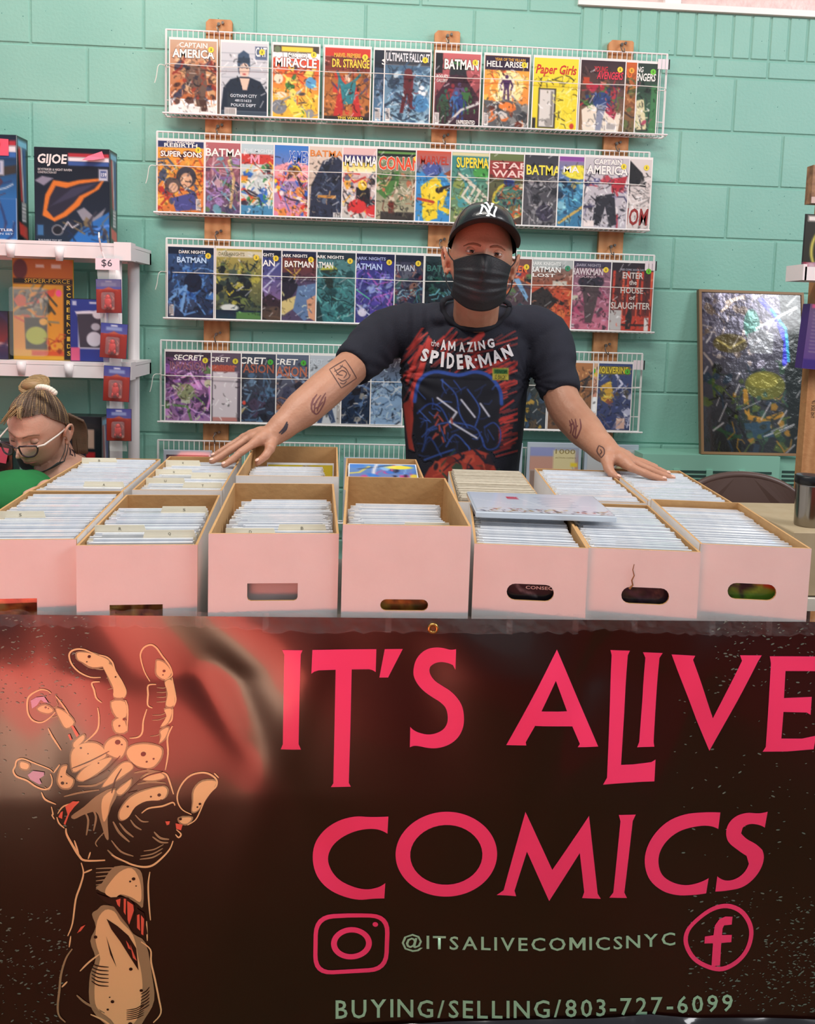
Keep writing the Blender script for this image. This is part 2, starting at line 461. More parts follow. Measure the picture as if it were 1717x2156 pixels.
# rack vertical positions (rails measured from the photograph)
RACKS = []
for (xl, yl), ybot, (xr, yr) in (((347, 60), 243, (1410, 110)), ((328, 272), 450, (1372, 322)), ((348, 497), 671, (1382, 541)), ((336, 716), 887, (1357, 746)), ((330, 929), 1093, (1345, 948))):
    a = UY(xl, yl, RACK_Y); c = UY(xr, yr, RACK_Y)
    zb = UY(xl, ybot, RACK_Y).z
    RACKS.append(dict(x0=a.x, x1=c.x, zt=(a.z+c.z)/2, zb=zb))
where = ('nearest the toy shelves', 'in the middle of the comic racks', 'nearest the leaning framed art')
for i, xc in enumerate(xs):
    zt = UY(*tops[i], 3.09).z
    t = thing('wall_board', 'bare pine upright board '+where[i]+', carrying the wire racks', 'board', (xc, 3.1, 0))
    pr = [(-.047, .10), (.047, .10), (.047, zt-.006), (.041, zt), (-.035, zt), (-.047, zt-.012)]
    MB().poly2(pr, y0=-.012, y1=.0095).build('plank', M_WOOD, t)
    for r_ in RACKS:
        h = MB()
        zs = r_['zt']+.028
        h.tube([(0, -.013, zs), (0, -.022, zs)], .006, 8); h.tube([(.014, -.0135, zs+.006), (.014, -.020, zs+.006)], .005, 8)
        h.tube([(0, -.02, zs), (-.006, -.026, zs-.012), (0, -.03, zs-.028), (.003, -.046, zs-.034), (.002, -.046, zs-.022)], .002, 6)
        h.build('screw_hook', M_STEEL, t)

# ================================================================== WIRE RACKS
M_WIRE = mat('white_coated_wire', '#e9e6e4', .35)
M_CORD = mat('white_elastic_cord', '#ece6df', .7)
names = ['top row', 'second row', 'third row', 'fourth row', 'lowest row']
for i, r_ in enumerate(RACKS):
    x0, x1, zt, zb = r_['x0'], r_['x1'], r_['zt'], r_['zb']
    t = thing('wire_rack', 'long white wire rack holding the '+names[i]+' of comics on the boards', 'rack', ((x0+x1)/2, RACK_Y, zb))
    cx = (x0+x1)/2; L2 = (x1-x0)/2; H = zt-zb
    g = lambda *p: (p[0]-cx, p[1]-RACK_Y, p[2]-zb)
    MB().tube([(-L2, .016, H), (L2, .016, H)], .0032, 8).build('top_rail', M_WIRE, t)
    b = MB(); b.tube([(-L2, .016, 0), (L2, .016, 0)], .003, 8)
    b.build('bottom_rail', M_WIRE, t)
    b = MB(); b.tube([(-L2, -.030, .003), (L2, -.030, .003)], .0032, 8); b.build('front_rail', M_WIRE, t)
    w = MB(); n = int((x1-x0)/.0187)
    for k in range(n+1):
        x = -L2+.004+k*(2*L2-.008)/n
        w.add([(x-.0012, .0135, 0), (x+.0012, .0135, 0), (x+.0012, .0135, H), (x-.0012, .0135, H), (x-.0012, .016, 0), (x+.0012, .016, 0), (x+.0012, .016, H), (x-.0012, .016, H)],
              [(0, 1, 2, 3), (5, 4, 7, 6), (4, 0, 3, 7), (1, 5, 6, 2)])
        w.add([(x-.0012, -.030, -.002), (x+.0012, -.030, -.002), (x+.0012, .016, -.002), (x-.0012, .016, -.002), (x-.0012, -.030, .001), (x+.0012, -.030, .001), (x+.0012, .016, .001), (x-.0012, .016, .001)],
              [(0, 3, 2, 1), (4, 5, 6, 7), (0, 1, 5, 4), (1, 2, 6, 5), (3, 0, 4, 7)])
    tag(w.build('wire_grid', M_WIRE, t), kind='stuff')
    for s in (-1, 1):
        b = MB()
        for hh in (.19, .57): b.tube([(s*L2, .016, H*hh), (s*(L2-.05), .016, H*hh)], .002, 6)
        b.tube([(s*L2, .014, 0), (s*L2, .014, H)], .0022, 6)
        b.build('end_wire', M_WIRE, t)
    if i in (0, 2, 3):
        tgb = MB(); tx = L2-.012
        for q, (w0, w1) in enumerate(((0, .3), (.34, .6), (.64, .86), (.9, 1.0))):
            tgb.mi = 1 if q == 3 else 0; tgb.box(tx-.03+.045*w0, tx-.03+.045*w1, -.006, -.0045, H*.80, H*.80+.036)
        tgb.build('barcode_tag', [flat('#e8dade', .5), flat('#2a2428', .5)], t)
    if i < 4:
        zc = H*.57; c = MB()
        pts = [(-L2, .012, zc+.004), (-L2+.03, -.022, zc+.002)]
        pts += [(-L2+.03+(2*L2-.06)*k/12, -.0245, zc-.002*math.sin(k*2.1+i)) for k in range(1, 12)]
        pts += [(L2-.03, -.022, zc), (L2, .012, zc)]
        c.tube(smooth_path(pts, 3), .0014, 5)
        c.tube(smooth_path([(-L2, .010, zc+.004), (-L2-.02, -.004, zc), (-L2-.028, -.004, zc-.04), (-L2-.034, -.004, zc-.062)], 5), .0014, 5)
        c.build('elastic_cord', M_CORD, t)

# ================================================================== COMICS ON THE RACKS
M_BOARD = mat('backing_board_in_bag', '#ece8e4', .3, coat=.8)
M_PRINT = print_mat('glossy_cover_print', .3, .75, bump=(14, .05))
M_FOIL = print_mat('foil_cover_print', .25, .8, bump=(34, .22), metal=.35)
CW, CH = .172, .266
R1 = ['#8e2f22', '#c9713a', '#4a2a22', '#e8d9c4', '#3a3b52', '#d0a070']
DK = ['#15202e', '#2b3a52', '#0c1118', '#46566e', '#6b7c93']
BL = ['#16314f', '#2a5c9a', '#0e1a2c', '#78a8d8', '#3a3560']
WARM = ['#f2a23a', '#e05a2a', '#f7d64a', '#7a2a1a', '#fbe6b0']
MULTI = ['#d23b2e', '#f0c830', '#2c62b8', '#2e8a4a', '#f2ece0', '#2a2230', '#e88a3a']
PUR = ['#6a3f8a', '#9a6ac0', '#3a2150', '#d9b8ea', '#2b2c40', '#5a8a4a']
def person(c, cx, top, h, col, col2=None):
    """plain anonymous standing figure"""
    w = h*.16*c.A
    if col2: c.poly([(cx-w, top+h*.25), (cx+w, top+h*.25), (cx+w*1.5, top+h*.95), (cx-w*1.5, top+h*.95)], col2)
    c.ell(cx, top+h*.08, w*.45, h*.08, col)
    c.poly([(cx-w, top+h*.2), (cx+w, top+h*.2), (cx+w*.6, top+h*.52), (cx-w*.6, top+h*.52)], col)
    c.line([(cx-w*.9, top+h*.22), (cx-w*1.5, top+h*.42), (cx-w*1.2, top+h*.58)], w*.45, col); c.line([(cx+w*.9, top+h*.22), (cx+w*1.5, top+h*.42), (cx+w*1.2, top+h*.58)], w*.45, col)
    c.line([(cx-w*.35, top+h*.5), (cx-w*.6, top+h)], w*.55, col); c.line([(cx+w*.35, top+h*.5), (cx+w*.6, top+h)], w*.55, col)
def barcode(c, x=.04, y=.84, w=.14, h=.13, vert=False):
    c.rect(x, y, x+w, y+h, '#efeae4')
    for k in range(6):
        if vert: c.rect(x+.02, y+h*(.12+.13*k), x+w-.02, y+h*(.17+.13*k), '#4a4648')
        else: c.rect(x+w*(.1+.14*k), y+h*.15, x+w*(.16+.14*k), y+h*.85, '#4a4648')
# ---- art: each entry paints the flat cover; titles are lettered as separate meshes
ART = {}
def art(k):
    def d(fn): ART[k] = fn; return fn
    return d
@art('a1')
def _(c):
    c.grad('#c9a88c', '#b8693a', 0, .8); c.busy(1, 60, .11, R1, (.02, .3, .98, .92)); c.poly([(.35, .35), (.75, .33), (.8, .6), (.7, .95), (.6, .95), (.5, .65), (.3, .6)], '#6b5548'); c.busy(2, 40, .05, ['#d9c8b8', '#7a4a34', '#2c2a34', '#9a3a28'], (.3, .33, .8, .8))
    c.grad('#efe6e0', '#f4eeea', .9, 1.01); c.rect(.05, .88, .28, .98, '#f2eeea'); c.poly([(.62, .8), (.78, .8), (.82, .96), (.68, .96)], '#4a3028')
@art('a2')
def _(c):
    c.grad('#cfd2d6', '#b8bec4')
    for k in range(5): c.rect(0, .14+.11*k, 1, .148+.11*k, '#9aa2aa')
    c.poly([(.35, .3), (.36, .16), (.48, .1), (.6, .15), (.63, .32), (.6, .42), (.38, .42)], '#3c5068'); c.ell(.5, .37, .11, .1, '#e6c8b4'); c.rect(.36, .2, .62, .27, '#2b3a4c'); c.line([(.4, .33), (.58, .33)], .03, '#3a2c30'); c.ell(.5, .425, .035, .012, '#b04a4a')
    c.poly([(.05, .62), (.2, .5), (.42, .46), (.6, .46), (.85, .52), (1, .68), (1, .93), (0, .93)], '#1d2838'); c.poly([(.4, .48), (.62, .48), (.56, .64), (.47, .64)], '#e2c2ac'); c.rect(.14, .68, .84, .9, '#2a3440'); c.rect(0, .93, 1, 1, '#3c4a58'); barcode(c, .08, .89, .26, .1); c.rect(.73, .04, .99, .22, '#5a6a86')
@art('a3')
def _(c):
    c.grad('#d9442e', '#f0a43a', .18, .7); c.rect(0, .7, 1, 1, '#f2b43c'); c.rect(0, 0, 1, .1, '#4a4236'); c.rect(.18, .02, .86, .085, '#f2d040'); c.ell(.09, .06, .07, .045, '#6a7a5a')
    c.busy(3, 45, .1, ['#f2c832', '#2f7a3e', '#b03028', '#3a3a44', '#8a8f96', '#f7e26a'], (.25, .3, .9, .95)); c.ell(.83, .5, .12, .08, '#5a9ac8'); c.ell(.12, .46, .1, .07, '#e8dcc0'); c.ell(.18, .68, .13, .04, '#e8dcc0'); c.ell(.14, .85, .17, .1, '#7a8086'); c.poly([(.4, .7), (.7, .95), (.5, 1), (.3, .82)], '#f4d848')
@art('a4')
def _(c):
    c.rect(0, 0, 1, .12, '#c93a2a'); c.rect(0, .12, 1, .32, '#7a3226'); c.grad('#a8642e', '#b8743a', .32, 1); c.busy(5, 40, .1, ['#d8923c', '#7a4a26', '#3c2a26', '#c83a2c', '#4a3a5a'], (0, .34, 1, .95)); c.poly([(.3, .4), (.46, .5), (.68, .42), (.74, .74), (.5, .78), (.3, .74)], '#2f7d86'); c.poly([(.2, .95), (.34, .5), (.42, .8), (.4, 1)], '#b8302a'); c.poly([(.84, .98), (.7, .5), (.62, .8), (.64, 1)], '#b8302a'); c.ell(.5, .42, .07, .055, '#d8a888'); c.line([(.36, .46), (.28, .33)], .05, '#2f7d86'); c.line([(.64, .46), (.78, .36)], .05, '#2f7d86'); c.rect(0, .94, 1, 1, '#2a2420')
@art('a5')
def _(c):
    c.grad('#1b2434', '#5a86a8'); c.rect(0, 0, 1, .24, '#182030'); c.busy(7, 30, .13, DK+['#7aa0bc'], (0, .3, 1, 1)); barcode(c, .03, .8, .13, .18, True)
@art('a6')
def _(c):
    c.rect(0, 0, 1, .2, '#3a3e46'); c.grad('#4a6a84', '#8ab0c4', .2, 1); c.busy(9, 55, .12, ['#3c5a78', '#8fb4cc', '#243447', '#c8dce4', '#2c3a50'], (0, .22, 1, 1)); c.ell(.52, .3, .09, .06, '#6a2c30'); c.poly([(.42, .34), (.64, .34), (.62, .56), (.66, .78), (.56, .78), (.5, .6), (.42, .86), (.34, .86), (.42, .56)], '#5c2026'); c.ell(.82, .5, .06, .03, '#e8eef0'); c.ell(.86, .58, .05, .03, '#e8eef0'); c.ell(.78, .56, .04, .025, '#e8eef0'); c.ell(.8, .72, .18, .12, '#4a82b0'); barcode(c, .03, .8, .1, .18, True)
@art('a7')
def _(c):
    c.grad('#c8696a', '#5a2c34'); c.rect(0, 0, .16, .28, '#1d1d22'); c.poly([(.34, .1), (.66, .1), (.72, .4), (.3, .4)], '#2a2a30'); c.poly([(.36, .12), (.64, .12), (.55, .18)], '#4a8a4a'); c.poly([(.02, .6), (.35, .3), (.65, .3), (.98, .6), (1, 1), (0, 1)], '#3c1f2c')
    for k, (x, y, q) in enumerate(((.25, .5, '#2e5a4a'), (.4, .42, '#8a2c34'), (.55, .4, '#5a4a72'), (.7, .46, '#3a6a3a'), (.48, .52, '#3c70a8'), (.58, .56, '#2c3c78'), (.2, .6, '#344a34'))):
        person(c, x, y, .36, q)
    c.line([(.3, .98), (.6, .78), (.98, .68)], .05, '#c8c8c4'); c.line([(.4, 1), (.7, .82), (.98, .75)], .03, '#3a3034'); barcode(c, .01, .83, .1, .16, True)
@art('a8')
def _(c):
    c.grad('#f2b84a', '#e8783a'); c.ell(.5, .42, .38, .26, '#f8e6a0'); c.busy(11, 26, .14, ['#f09a3a', '#e0542c', '#f6c85a'], (0, .15, 1, .7)); c.ell(.5, .44, .2, .18, '#f8ecc0'); c.rect(0, 0, 1, .2, '#33243a'); person(c, .5, .26, .36, '#4a2c58'); c.poly([(0, .62), (.3, .64), (.5, .6), (.8, .66), (1, .7), (1, 1), (0, 1)], '#5a5c5e'); c.busy(12, 30, .1, ['#33363a', '#e0702c', '#8a8a86', '#d8d4cc', '#6a2c1c'], (0, .64, 1, 1)); c.ell(.5, .7, .16, .06, '#f0823a'); barcode(c, .01, .8, .1, .18, True)
@art('a9')
def _(c):
    c.grad('#f0dc3c', '#ecd634'); c.rect(.12, .42, .52, .98, '#3a3630'); c.rect(.15, .44, .48, .96, '#d8d4cc'); c.rect(.4, .46, .46, .94, '#8a8680'); c.ell(.36, .9, .08, .06, '#9a9690'); c.busy(13, 26, .07, ['#2c2a26', '#b8a428', '#f6ea70'], (.55, .4, .98, .98), stroke=.8); c.busy(14, 14, .06, ['#2c2a26'], (.06, .25, .9, .4), stroke=1); c.rect(0, .84, .08, 1, '#2c2a2c'); c.ell(.9, .94, .05, .04, '#c8402c')
@art('a10')
def _(c):
    c.grad('#3c2a30', '#8a6a4a'); c.poly([(.05, .7), (.4, .55), (.95, .75), (.9, 1), (.1, 1)], '#e8dcc8'); c.busy(15, 46, .1, ['#4a7a3c', '#3a2c34', '#b83440', '#2c3a6a', '#7a5a3c'], (.05, .28, .95, .62)); c.ell(.5, .56, .2, .12, '#2f4478'); c.poly([(.4, .62), (.6, .62), (.5, .98), (.38, .98)], '#8a90a4'); c.poly([(.62, .58), (.85, .72), (.8, .82), (.6, .72)], '#a83048'); c.line([(.28, .42), (.36, .36)], .1, '#b8304a'); barcode(c, .62, .87, .24, .1); c.rect(.05, .24, .2, .34, '#b8482c')
@art('a11')
def _(c):
    c.grad('#c8602c', '#6a5a3c'); c.busy(17, 40, .12, ['#7a4a2c', '#3c2c26', '#a87a4a', '#5a6a3c', '#d8823c'], (0, .2, 1, 1))
@art('a12')
def _(c):
    c.grad('#2a3830', '#3a6a4a'); c.poly([(.1, .6), (.7, .5), (.8, .95), (.2, 1)], '#d8d0a4'); c.busy(19, 40, .1, ['#1d2420', '#3a6a44', '#a83c58', '#e0d8b4', '#2c2c34'], (0, .22, .95, 1)); c.rect(.86, .3, 1, 1, '#3f7a4a')
@art('b1')
def _(c):
    c.rect(0, 0, 1, .09, '#2c3560'); c.grad('#e8a23c', '#d8783a', .09, 1); c.busy(21, 50, .12, ['#d8562c', '#8a3a24', '#f2b84a', '#3c4a6a', '#b8302a'], (.02, .28, .98, .95)); c.ell(.62, .5, .22, .15, '#3c3a44'); c.ell(.62, .54, .13, .1, '#e0b08c'); c.ell(.32, .62, .17, .11, '#5a4c48'); c.ell(.34, .65, .1, .07, '#dcb094'); c.poly([(.3, .8), (.8, .7), (.85, .95), (.4, .98)], '#4a4c8a'); barcode(c, .84, .8, .1, .16, True); c.line([(.1, .2), (.36, .15), (.52, .22), (.66, .15), (.92, .2)], .08, '#3a1d22')
@art('b2')
def _(c):
    c.grad('#b8686a', '#5a4a6a'); c.busy(23, 60, .12, ['#8a6aa0', '#5a7a4a', '#a88ac0', '#3a3a54', '#c8a0a8', '#6aa0b0'], (0, .15, 1, 1)); c.line([(.5, .25), (.62, .5), (.55, .9)], .06, '#c8a878'); barcode(c, .86, .82, .1, .16, True)
@art('b3')
def _(c):
    c.grad('#b8ccd0', '#d8d8d0'); c.rect(0, .14, .76, .28, '#c84038'); c.busy(25, 70, .1, MULTI+['#3c8a4a', '#e8e0d4'], (0, .28, 1, .9)); c.rect(0, .86, 1, 1, '#4a8ab0')
@art('b4')
def _(c):
    c.grad('#3c7ac8', '#e88aa0'); c.poly([(0, .3), (.45, .2), (1, .34), (1, .5), (0, .5)], '#f0a0a8'); c.busy(27, 70, .11, ['#d8302c', '#f2c42c', '#2c5cb8', '#f2ece4', '#2a1f2c', '#e88a3a'], (0, .3, 1, 1)); c.ell(.42, .36, .12, .06, '#8a5a34')
@art('b5')
def _(c):
    c.grad('#d8c8b8', '#c8b4a0'); c.poly([(.3, .2), (.6, .12), (.9, .3), (1, .6), (.9, 1), (.02, 1), (.05, .55)], '#2a3044'); c.busy(29, 24, .1, ['#1a1d28', '#3c4a66', '#5c6a80'], (.1, .3, .95, .95)); c.rect(.2, .68, .6, .72, '#c88a3a'); c.ell(.95, .85, .12, .2, '#eee6dc'); barcode(c, .55, .92, .36, .07)
@art('b6')
def _(c):
    c.grad('#e0b8b4', '#c8c4bc'); c.rect(0, .1, 1, .2, '#34306a'); c.grad('#f0d23c', '#f2ecd0', .2, .34); c.busy(31, 50, .1, ['#c8302c', '#1d1d24', '#e8e4dc', '#5a6a7c', '#e8a83a'], (0, .36, 1, 1)); c.rect(.3, .55, .62, .85, '#1f1c24'); c.ell(.34, .82, .2, .1, '#d23434'); c.ell(.7, .88, .18, .09, '#d23434'); c.ell(.44, .52, .1, .07, '#f0c83c')
@art('b7')
def _(c):
    c.grad('#6a7a5a', '#b0a88c'); c.rect(0, 0, 1, .1, '#1d1f1c'); c.rect(.02, .03, .9, .06, '#6aa050'); c.poly([(0, .36), (.5, .3), (.5, .5), (.2, .7), (0, .6)], '#4a7a3c'); c.busy(33, 40, .09, ['#b86a4a', '#6a3a2c', '#d8c8b0', '#3c5a3a', '#e0a87c'], (.05, .32, .95, .85)); c.rect(.1, .88, .85, 1, '#3a3430'); c.rect(.28, .74, .4, .9, '#6a2c20')
@art('b8')
def _(c):
    c.grad('#c8543c', '#4aa0d8', 0, .4); c.rect(0, .3, 1, 1, '#3c8cc8'); c.ell(.35, .26, .22, .1, '#4a5a9a'); c.poly([(.1, .5), (.45, .35), (.6, .5), (.7, .62), (.5, .7), (.5, .95), (.2, 1), (.15, .75)], '#f0d02c'); c.ell(.36, .6, .13, .08, '#f2d83c'); c.ell(.78, .36, .1, .08, '#e0a888'); c.poly([(.6, .32), (.78, .25), (.92, .3), (.8, .35)], '#8a4a2c'); c.line([(.5, .55), (.95, .48)], .12, '#2a2422'); c.line([(.05, .68), (.4, .72)], .06, '#b83c28'); c.line([(.66, .56), (.56, .8), (.75, .85)], .1, '#f0cc28'); c.ell(.28, .88, .13, .12, '#f0d22c')
@art('b9')
def _(c):
    c.grad('#3a8a8a', '#7a8a5a'); c.rect(0, 0, 1, .05, '#d8d0a0'); c.ell(.7, .28, .22, .09, '#4a9a4a'); c.busy(35, 30, .12, ['#4a9aa0', '#c8c0a0', '#3a6a6a', '#8a9a4a'], (0, .3, 1, 1))
    for q in range(5): c.line([(.15+.1*q, .3+.05*q), (.45+.1*q, .42+.06*q), (.25+.12*q, .62+.06*q), (.55+.08*q, .78+.04*q)], .05, '#d8d0bc')
@art('b10')
def _(c):
    c.grad('#6a7a4a', '#4a3a34'); c.rect(0, .1, .92, .34, '#9a3c3a'); c.ell(.5, .66, .42, .26, '#c8b83c'); c.ell(.5, .66, .36, .22, '#4a7a6a'); c.busy(37, 50, .08, ['#d8d0b8', '#3a5a8a', '#8a6a3c', '#2c2c34', '#c8542c'], (.2, .42, .8, .92)); c.ell(.45, .4, .12, .06, '#2c3a78')
@art('b11')
def _(c):
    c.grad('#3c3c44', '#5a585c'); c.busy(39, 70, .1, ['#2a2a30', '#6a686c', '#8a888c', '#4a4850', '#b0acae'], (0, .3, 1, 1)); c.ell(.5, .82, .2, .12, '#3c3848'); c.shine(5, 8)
@art('b12')
def _(c):
    c.rect(0, 0, 1, .07, '#8a4a9a'); c.grad('#8a7aa0', '#3a7aa8', .07, .5); c.ell(.45, .22, .36, .1, '#f0e040'); c.poly([(.0, .4), (1, .3), (1, 1), (0, 1)], '#3c7aa0'); c.busy(41, 40, .12, ['#2c4a6a', '#5aa0c0', '#b8a060', '#1d2c40', '#8ac0d0'], (0, .34, 1, 1)); c.line([(.05, .95), (.6, .7), (.95, .6)], .06, '#c8a85a')
@art('b13')
def _(c):
    c.grad('#c8c0c4', '#b8b4bc'); c.busy(43, 46, .11, ['#3c3a5a', '#b83440', '#e8e0e0', '#2a2830', '#5c5a8a'], (0, .3, 1, .9)); c.poly([(.28, .55), (.7, .5), (.78, .95), (.62, .98), (.5, .7), (.4, .98), (.22, .95)], '#2c2c34'); c.poly([(.6, .3), (.98, .25), (.9, .45), (.65, .5)], '#b02c38'); c.rect(.02, .9, .26, .99, '#e8dcd8')
@art('b14')
def _(c):
    c.grad('#d8d0cc', '#cfc4c0'); c.poly([(0, .08), (.5, .02), (.8, .2), (.9, .4), (.55, .36), (.4, .6), (0, .55)], '#1f1d20'); c.busy(45, 30, .1, ['#1f1d20', '#8a8684', '#e8e2de'], (0, .3, .95, .7), stroke=.9)
@art('c1')
def _(c):
    c.grad('#3a5a8a', '#1d2c4a'); c.rect(0, 0, 1, .1, '#16233a'); c.busy(51, 60, .13, ['#2a5aa8', '#4a86d0', '#14203a', '#6aa0e0', '#3a4a6a'], (0, .3, 1, .95)); c.ell(.55, .5, .2, .14, '#18213a'); c.line([(.05, .75), (.4, .55), (.3, .9)], .06, '#7ab0e8'); barcode(c, .03, .82, .1, .16, True)
@art('c2')
def _(c):
    c.grad('#c8b45a', '#3a4a3a'); c.rect(0, .03, 1, .12, '#e8e0c0'); c.poly([(.2, .45), (.4, .3), (.62, .34), (.8, .5), (.6, .9), (.3, .85)], '#1b2428'); c.busy(53, 40, .11, ['#2a3a38', '#c8c050', '#101a20', '#7a8a4a', '#4a5a50'], (0, .22, 1, .8)); c.ell(.3, .84, .2, .05, '#e4ece4'); c.line([(.22, .6), (.3, .66), (.38, .6)], .03, '#f0d83c'); c.grad('#14243a', '#1a3a4a', .88, 1); c.rect(.45, .9, 1, 1, '#5a8a4a')
@art('c3')
def _(c):
    c.grad('#3c4a8a', '#8a6a9a', .1, .7); c.rect(0, 0, 1, .1, '#1b2238'); c.line([(.95, .18), (.7, .36), (.82, .42), (.6, .56), (.74, .62)], .03, '#e0e4ff'); c.line([(.72, .36), (.56, .4)], .02, '#d0d8ff'); c.poly([(.2, .3), (.42, .42), (.5, .7), (.3, .74), (.14, .7)], '#201d30'); c.grad('#4a3c40', '#5a4434', .7, 1); c.busy(55, 26, .1, ['#3a2c2c', '#6a5040', '#241d24'], (0, .68, 1, 1)); c.poly([(.55, .72), (.75, .62), (.95, .7), (1, .8), (.5, .8)], '#3a2630'); c.poly([(.08, .74), (.34, .7), (.2, .8)], '#d8dce0')
@art('c4')
def _(c):
    c.grad('#8a3c2c', '#5a3a4a', .08, .4); c.rect(0, 0, 1, .1, '#242a48'); c.rect(0, .4, 1, 1, '#5a4a6a'); c.poly([(0, .34), (.4, .3), (.62, .5), (.2, .95), (0, .9)], '#2a2434'); c.poly([(.2, .74), (.7, .6), (.7, .74), (.3, .92), (.1, .9)], '#e8d08a'); c.poly([(.6, .5), (1, .45), (1, .9), (.75, 1), (.5, .85)], '#6a86b0'); c.poly([(.8, .7), (1, .62), (1, 1), (.85, .95)], '#e8a884'); c.line([(.3, .24), (.52, .35), (.7, .22)], .02, '#f0c84a'); c.line([(.52, .18), (.52, .4)], .02, '#f0c84a'); c.line([(.12, .64), (.22, .5)], .05, '#e0c85a')
@art('c5')
def _(c):
    c.grad('#5a8a8a', '#3a7a80'); c.rect(0, 0, 1, .1, '#2a3a44'); c.ell(.4, .26, .2, .08, '#c8c84a'); c.poly([(.2, .26), (.62, .24), (.5, .45), (.6, .72), (.52, .74), (.36, .48)], '#2a3a34'); c.busy(57, 50, .12, ['#2c6a70', '#7ac8c0', '#1c4448', '#4a9a98'], (0, .3, 1, 1), stroke=.9); c.poly([(0, .8), (.2, .7), (.3, 1), (0, 1)], '#1d3a3c')
@art('c6')
def _(c):
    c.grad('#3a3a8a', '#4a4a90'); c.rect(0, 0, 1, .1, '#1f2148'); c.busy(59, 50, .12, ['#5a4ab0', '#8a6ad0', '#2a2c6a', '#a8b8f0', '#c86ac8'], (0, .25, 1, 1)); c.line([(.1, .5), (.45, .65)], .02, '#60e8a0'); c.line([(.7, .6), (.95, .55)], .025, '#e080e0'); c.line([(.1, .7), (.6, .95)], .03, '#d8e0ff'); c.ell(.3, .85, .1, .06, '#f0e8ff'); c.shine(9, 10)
@art('c7')
def _(c):
    c.grad('#4a4a60', '#2a3450'); c.rect(0, 0, 1, .1, '#23283c'); c.busy(61, 50, .12, ['#8a3c44', '#3a6a60', '#6a6a7a', '#1d2438', '#a8786a'], (0, .2, 1, 1)); c.busy(62, 10, .06, ['#7ad8f0', '#c0f0ff'], (.3, .5, .95, .62), stroke=1)
@art('c8')
def _(c):
    c.grad('#2a3c40', '#1d2c3a'); c.busy(63, 50, .11, ['#2a5a50', '#1a2a30', '#3c6a60', '#142028', '#56807a'], (0, .1, 1, 1)); c.busy(64, 8, .06, ['#8ae0f0'], (.1, .5, .9, .6), stroke=1)
@art('c9')
def _(c):
    c.grad('#8a5a50', '#3a3a4a'); c.busy(65, 50, .12, ['#c8483c', '#2a4a50', '#4a4a6a', '#e87a4a', '#1d2a34', '#6a8a5a'], (0, .15, 1, 1)); c.poly([(.6, .3), (.72, .28), (.95, .55), (.9, .6)], '#8ab8e0')
@art('c10')
def _(c):
    c.grad('#8a8a88', '#a8543a', 0, .4); c.rect(0, 0, 1, .12, '#c8ccc8'); c.rect(0, .4, 1, 1, '#d8583a'); c.busy(67, 30, .12, ['#e86a40', '#c84830', '#8a4030', '#f0804a'], (.2, .35, 1, .95)); c.poly([(.05, .5), (.35, .38), (.55, .5), (.6, .66), (.4, .78), (.05, .75)], '#3a3230'); c.poly([(.5, .52), (.85, .62), (.8, .66), (.5, .6)], '#2c2826'); c.poly([(.36, .72), (.48, .7), (.66, .9), (.58, .94)], '#6a5048'); c.rect(.55, .3, .88, .37, '#d8d0c0')
@art('c11')
def _(c):
    c.grad('#8a6a7a', '#d87a90'); c.rect(0, 0, 1, .1, '#4a4458'); c.busy(69, 40, .13, ['#e890a8', '#c8587a', '#8a4a60', '#f0b0bc', '#5a4450'], (0, .3, 1, 1)); c.ell(.55, .3, .3, .1, '#3a3440'); c.poly([(.35, .35), (.75, .35), (.7, .6), (.6, .9), (.45, .9), (.4, .6)], '#5a4a4c'); c.rect(0, .5, .26, .57, '#d8d0b8'); c.rect(.03, .92, .2, .98, '#e0c8d0')
@art('c12')
def _(c):
    c.grad('#3a2a2c', '#8a2c24'); c.rect(0, 0, 1, .14, '#2a2028')
    for k in range(9): c.poly([(.06+.11*k, .12), (.12+.11*k, .12), (.1+.11*k, .75+.03*(k % 3)), (.07+.11*k, .8)], ['#c8402c', '#4a2a28', '#e0583a'][k % 3])
    c.rect(0, .78, 1, 1, '#c8402c'); c.poly([(.4, .78), (.48, .66), (.55, .8), (.52, .98), (.4, .98)], '#2a2220'); c.rect(0, .7, .3, 1, '#c0bcba'); c.rect(.84, .8, .94, 1, '#e8e4e0'); c.rect(.3, .9, .84, .93, '#3a2420')
@art('d1')
def _(c):
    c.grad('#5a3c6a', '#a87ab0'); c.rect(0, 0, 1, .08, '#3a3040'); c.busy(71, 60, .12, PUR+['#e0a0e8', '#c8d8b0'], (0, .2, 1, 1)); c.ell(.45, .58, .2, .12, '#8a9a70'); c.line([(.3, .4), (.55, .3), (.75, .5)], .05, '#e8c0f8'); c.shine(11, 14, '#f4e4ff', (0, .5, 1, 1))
@art('d2')
def _(c):
    c.grad('#5a4a5c', '#4a4450'); c.rect(.38, .27, .93, .95, '#cfc6cc'); c.rect(.38, .94, .93, 1, '#b87a74'); c.rect(.36, .18, .86, .27, '#a84a3c')
@art('d3')
def _(c):
    c.grad('#3c4454', '#2a2c3c'); c.busy(73, 50, .12, ['#4a6a8a', '#2a3448', '#6a8aa8', '#1d2230', '#4a3c54'], (0, .3, 1, 1)); c.ell(.3, .72, .04, .03, '#d84a3c'); c.line([(.2, .9), (.3, .8)], .05, '#b8a87a')
@art('d4')
def _(c):
    c.grad('#5a6478', '#4a4456'); c.busy(75, 46, .13, ['#6a7aa0', '#3a3c54', '#8aa0c0', '#a86a4a', '#2a2a3c'], (0, .3, 1, 1)); c.line([(.1, .36), (.6, .28), (.95, .42)], .05, '#9ab0d0')
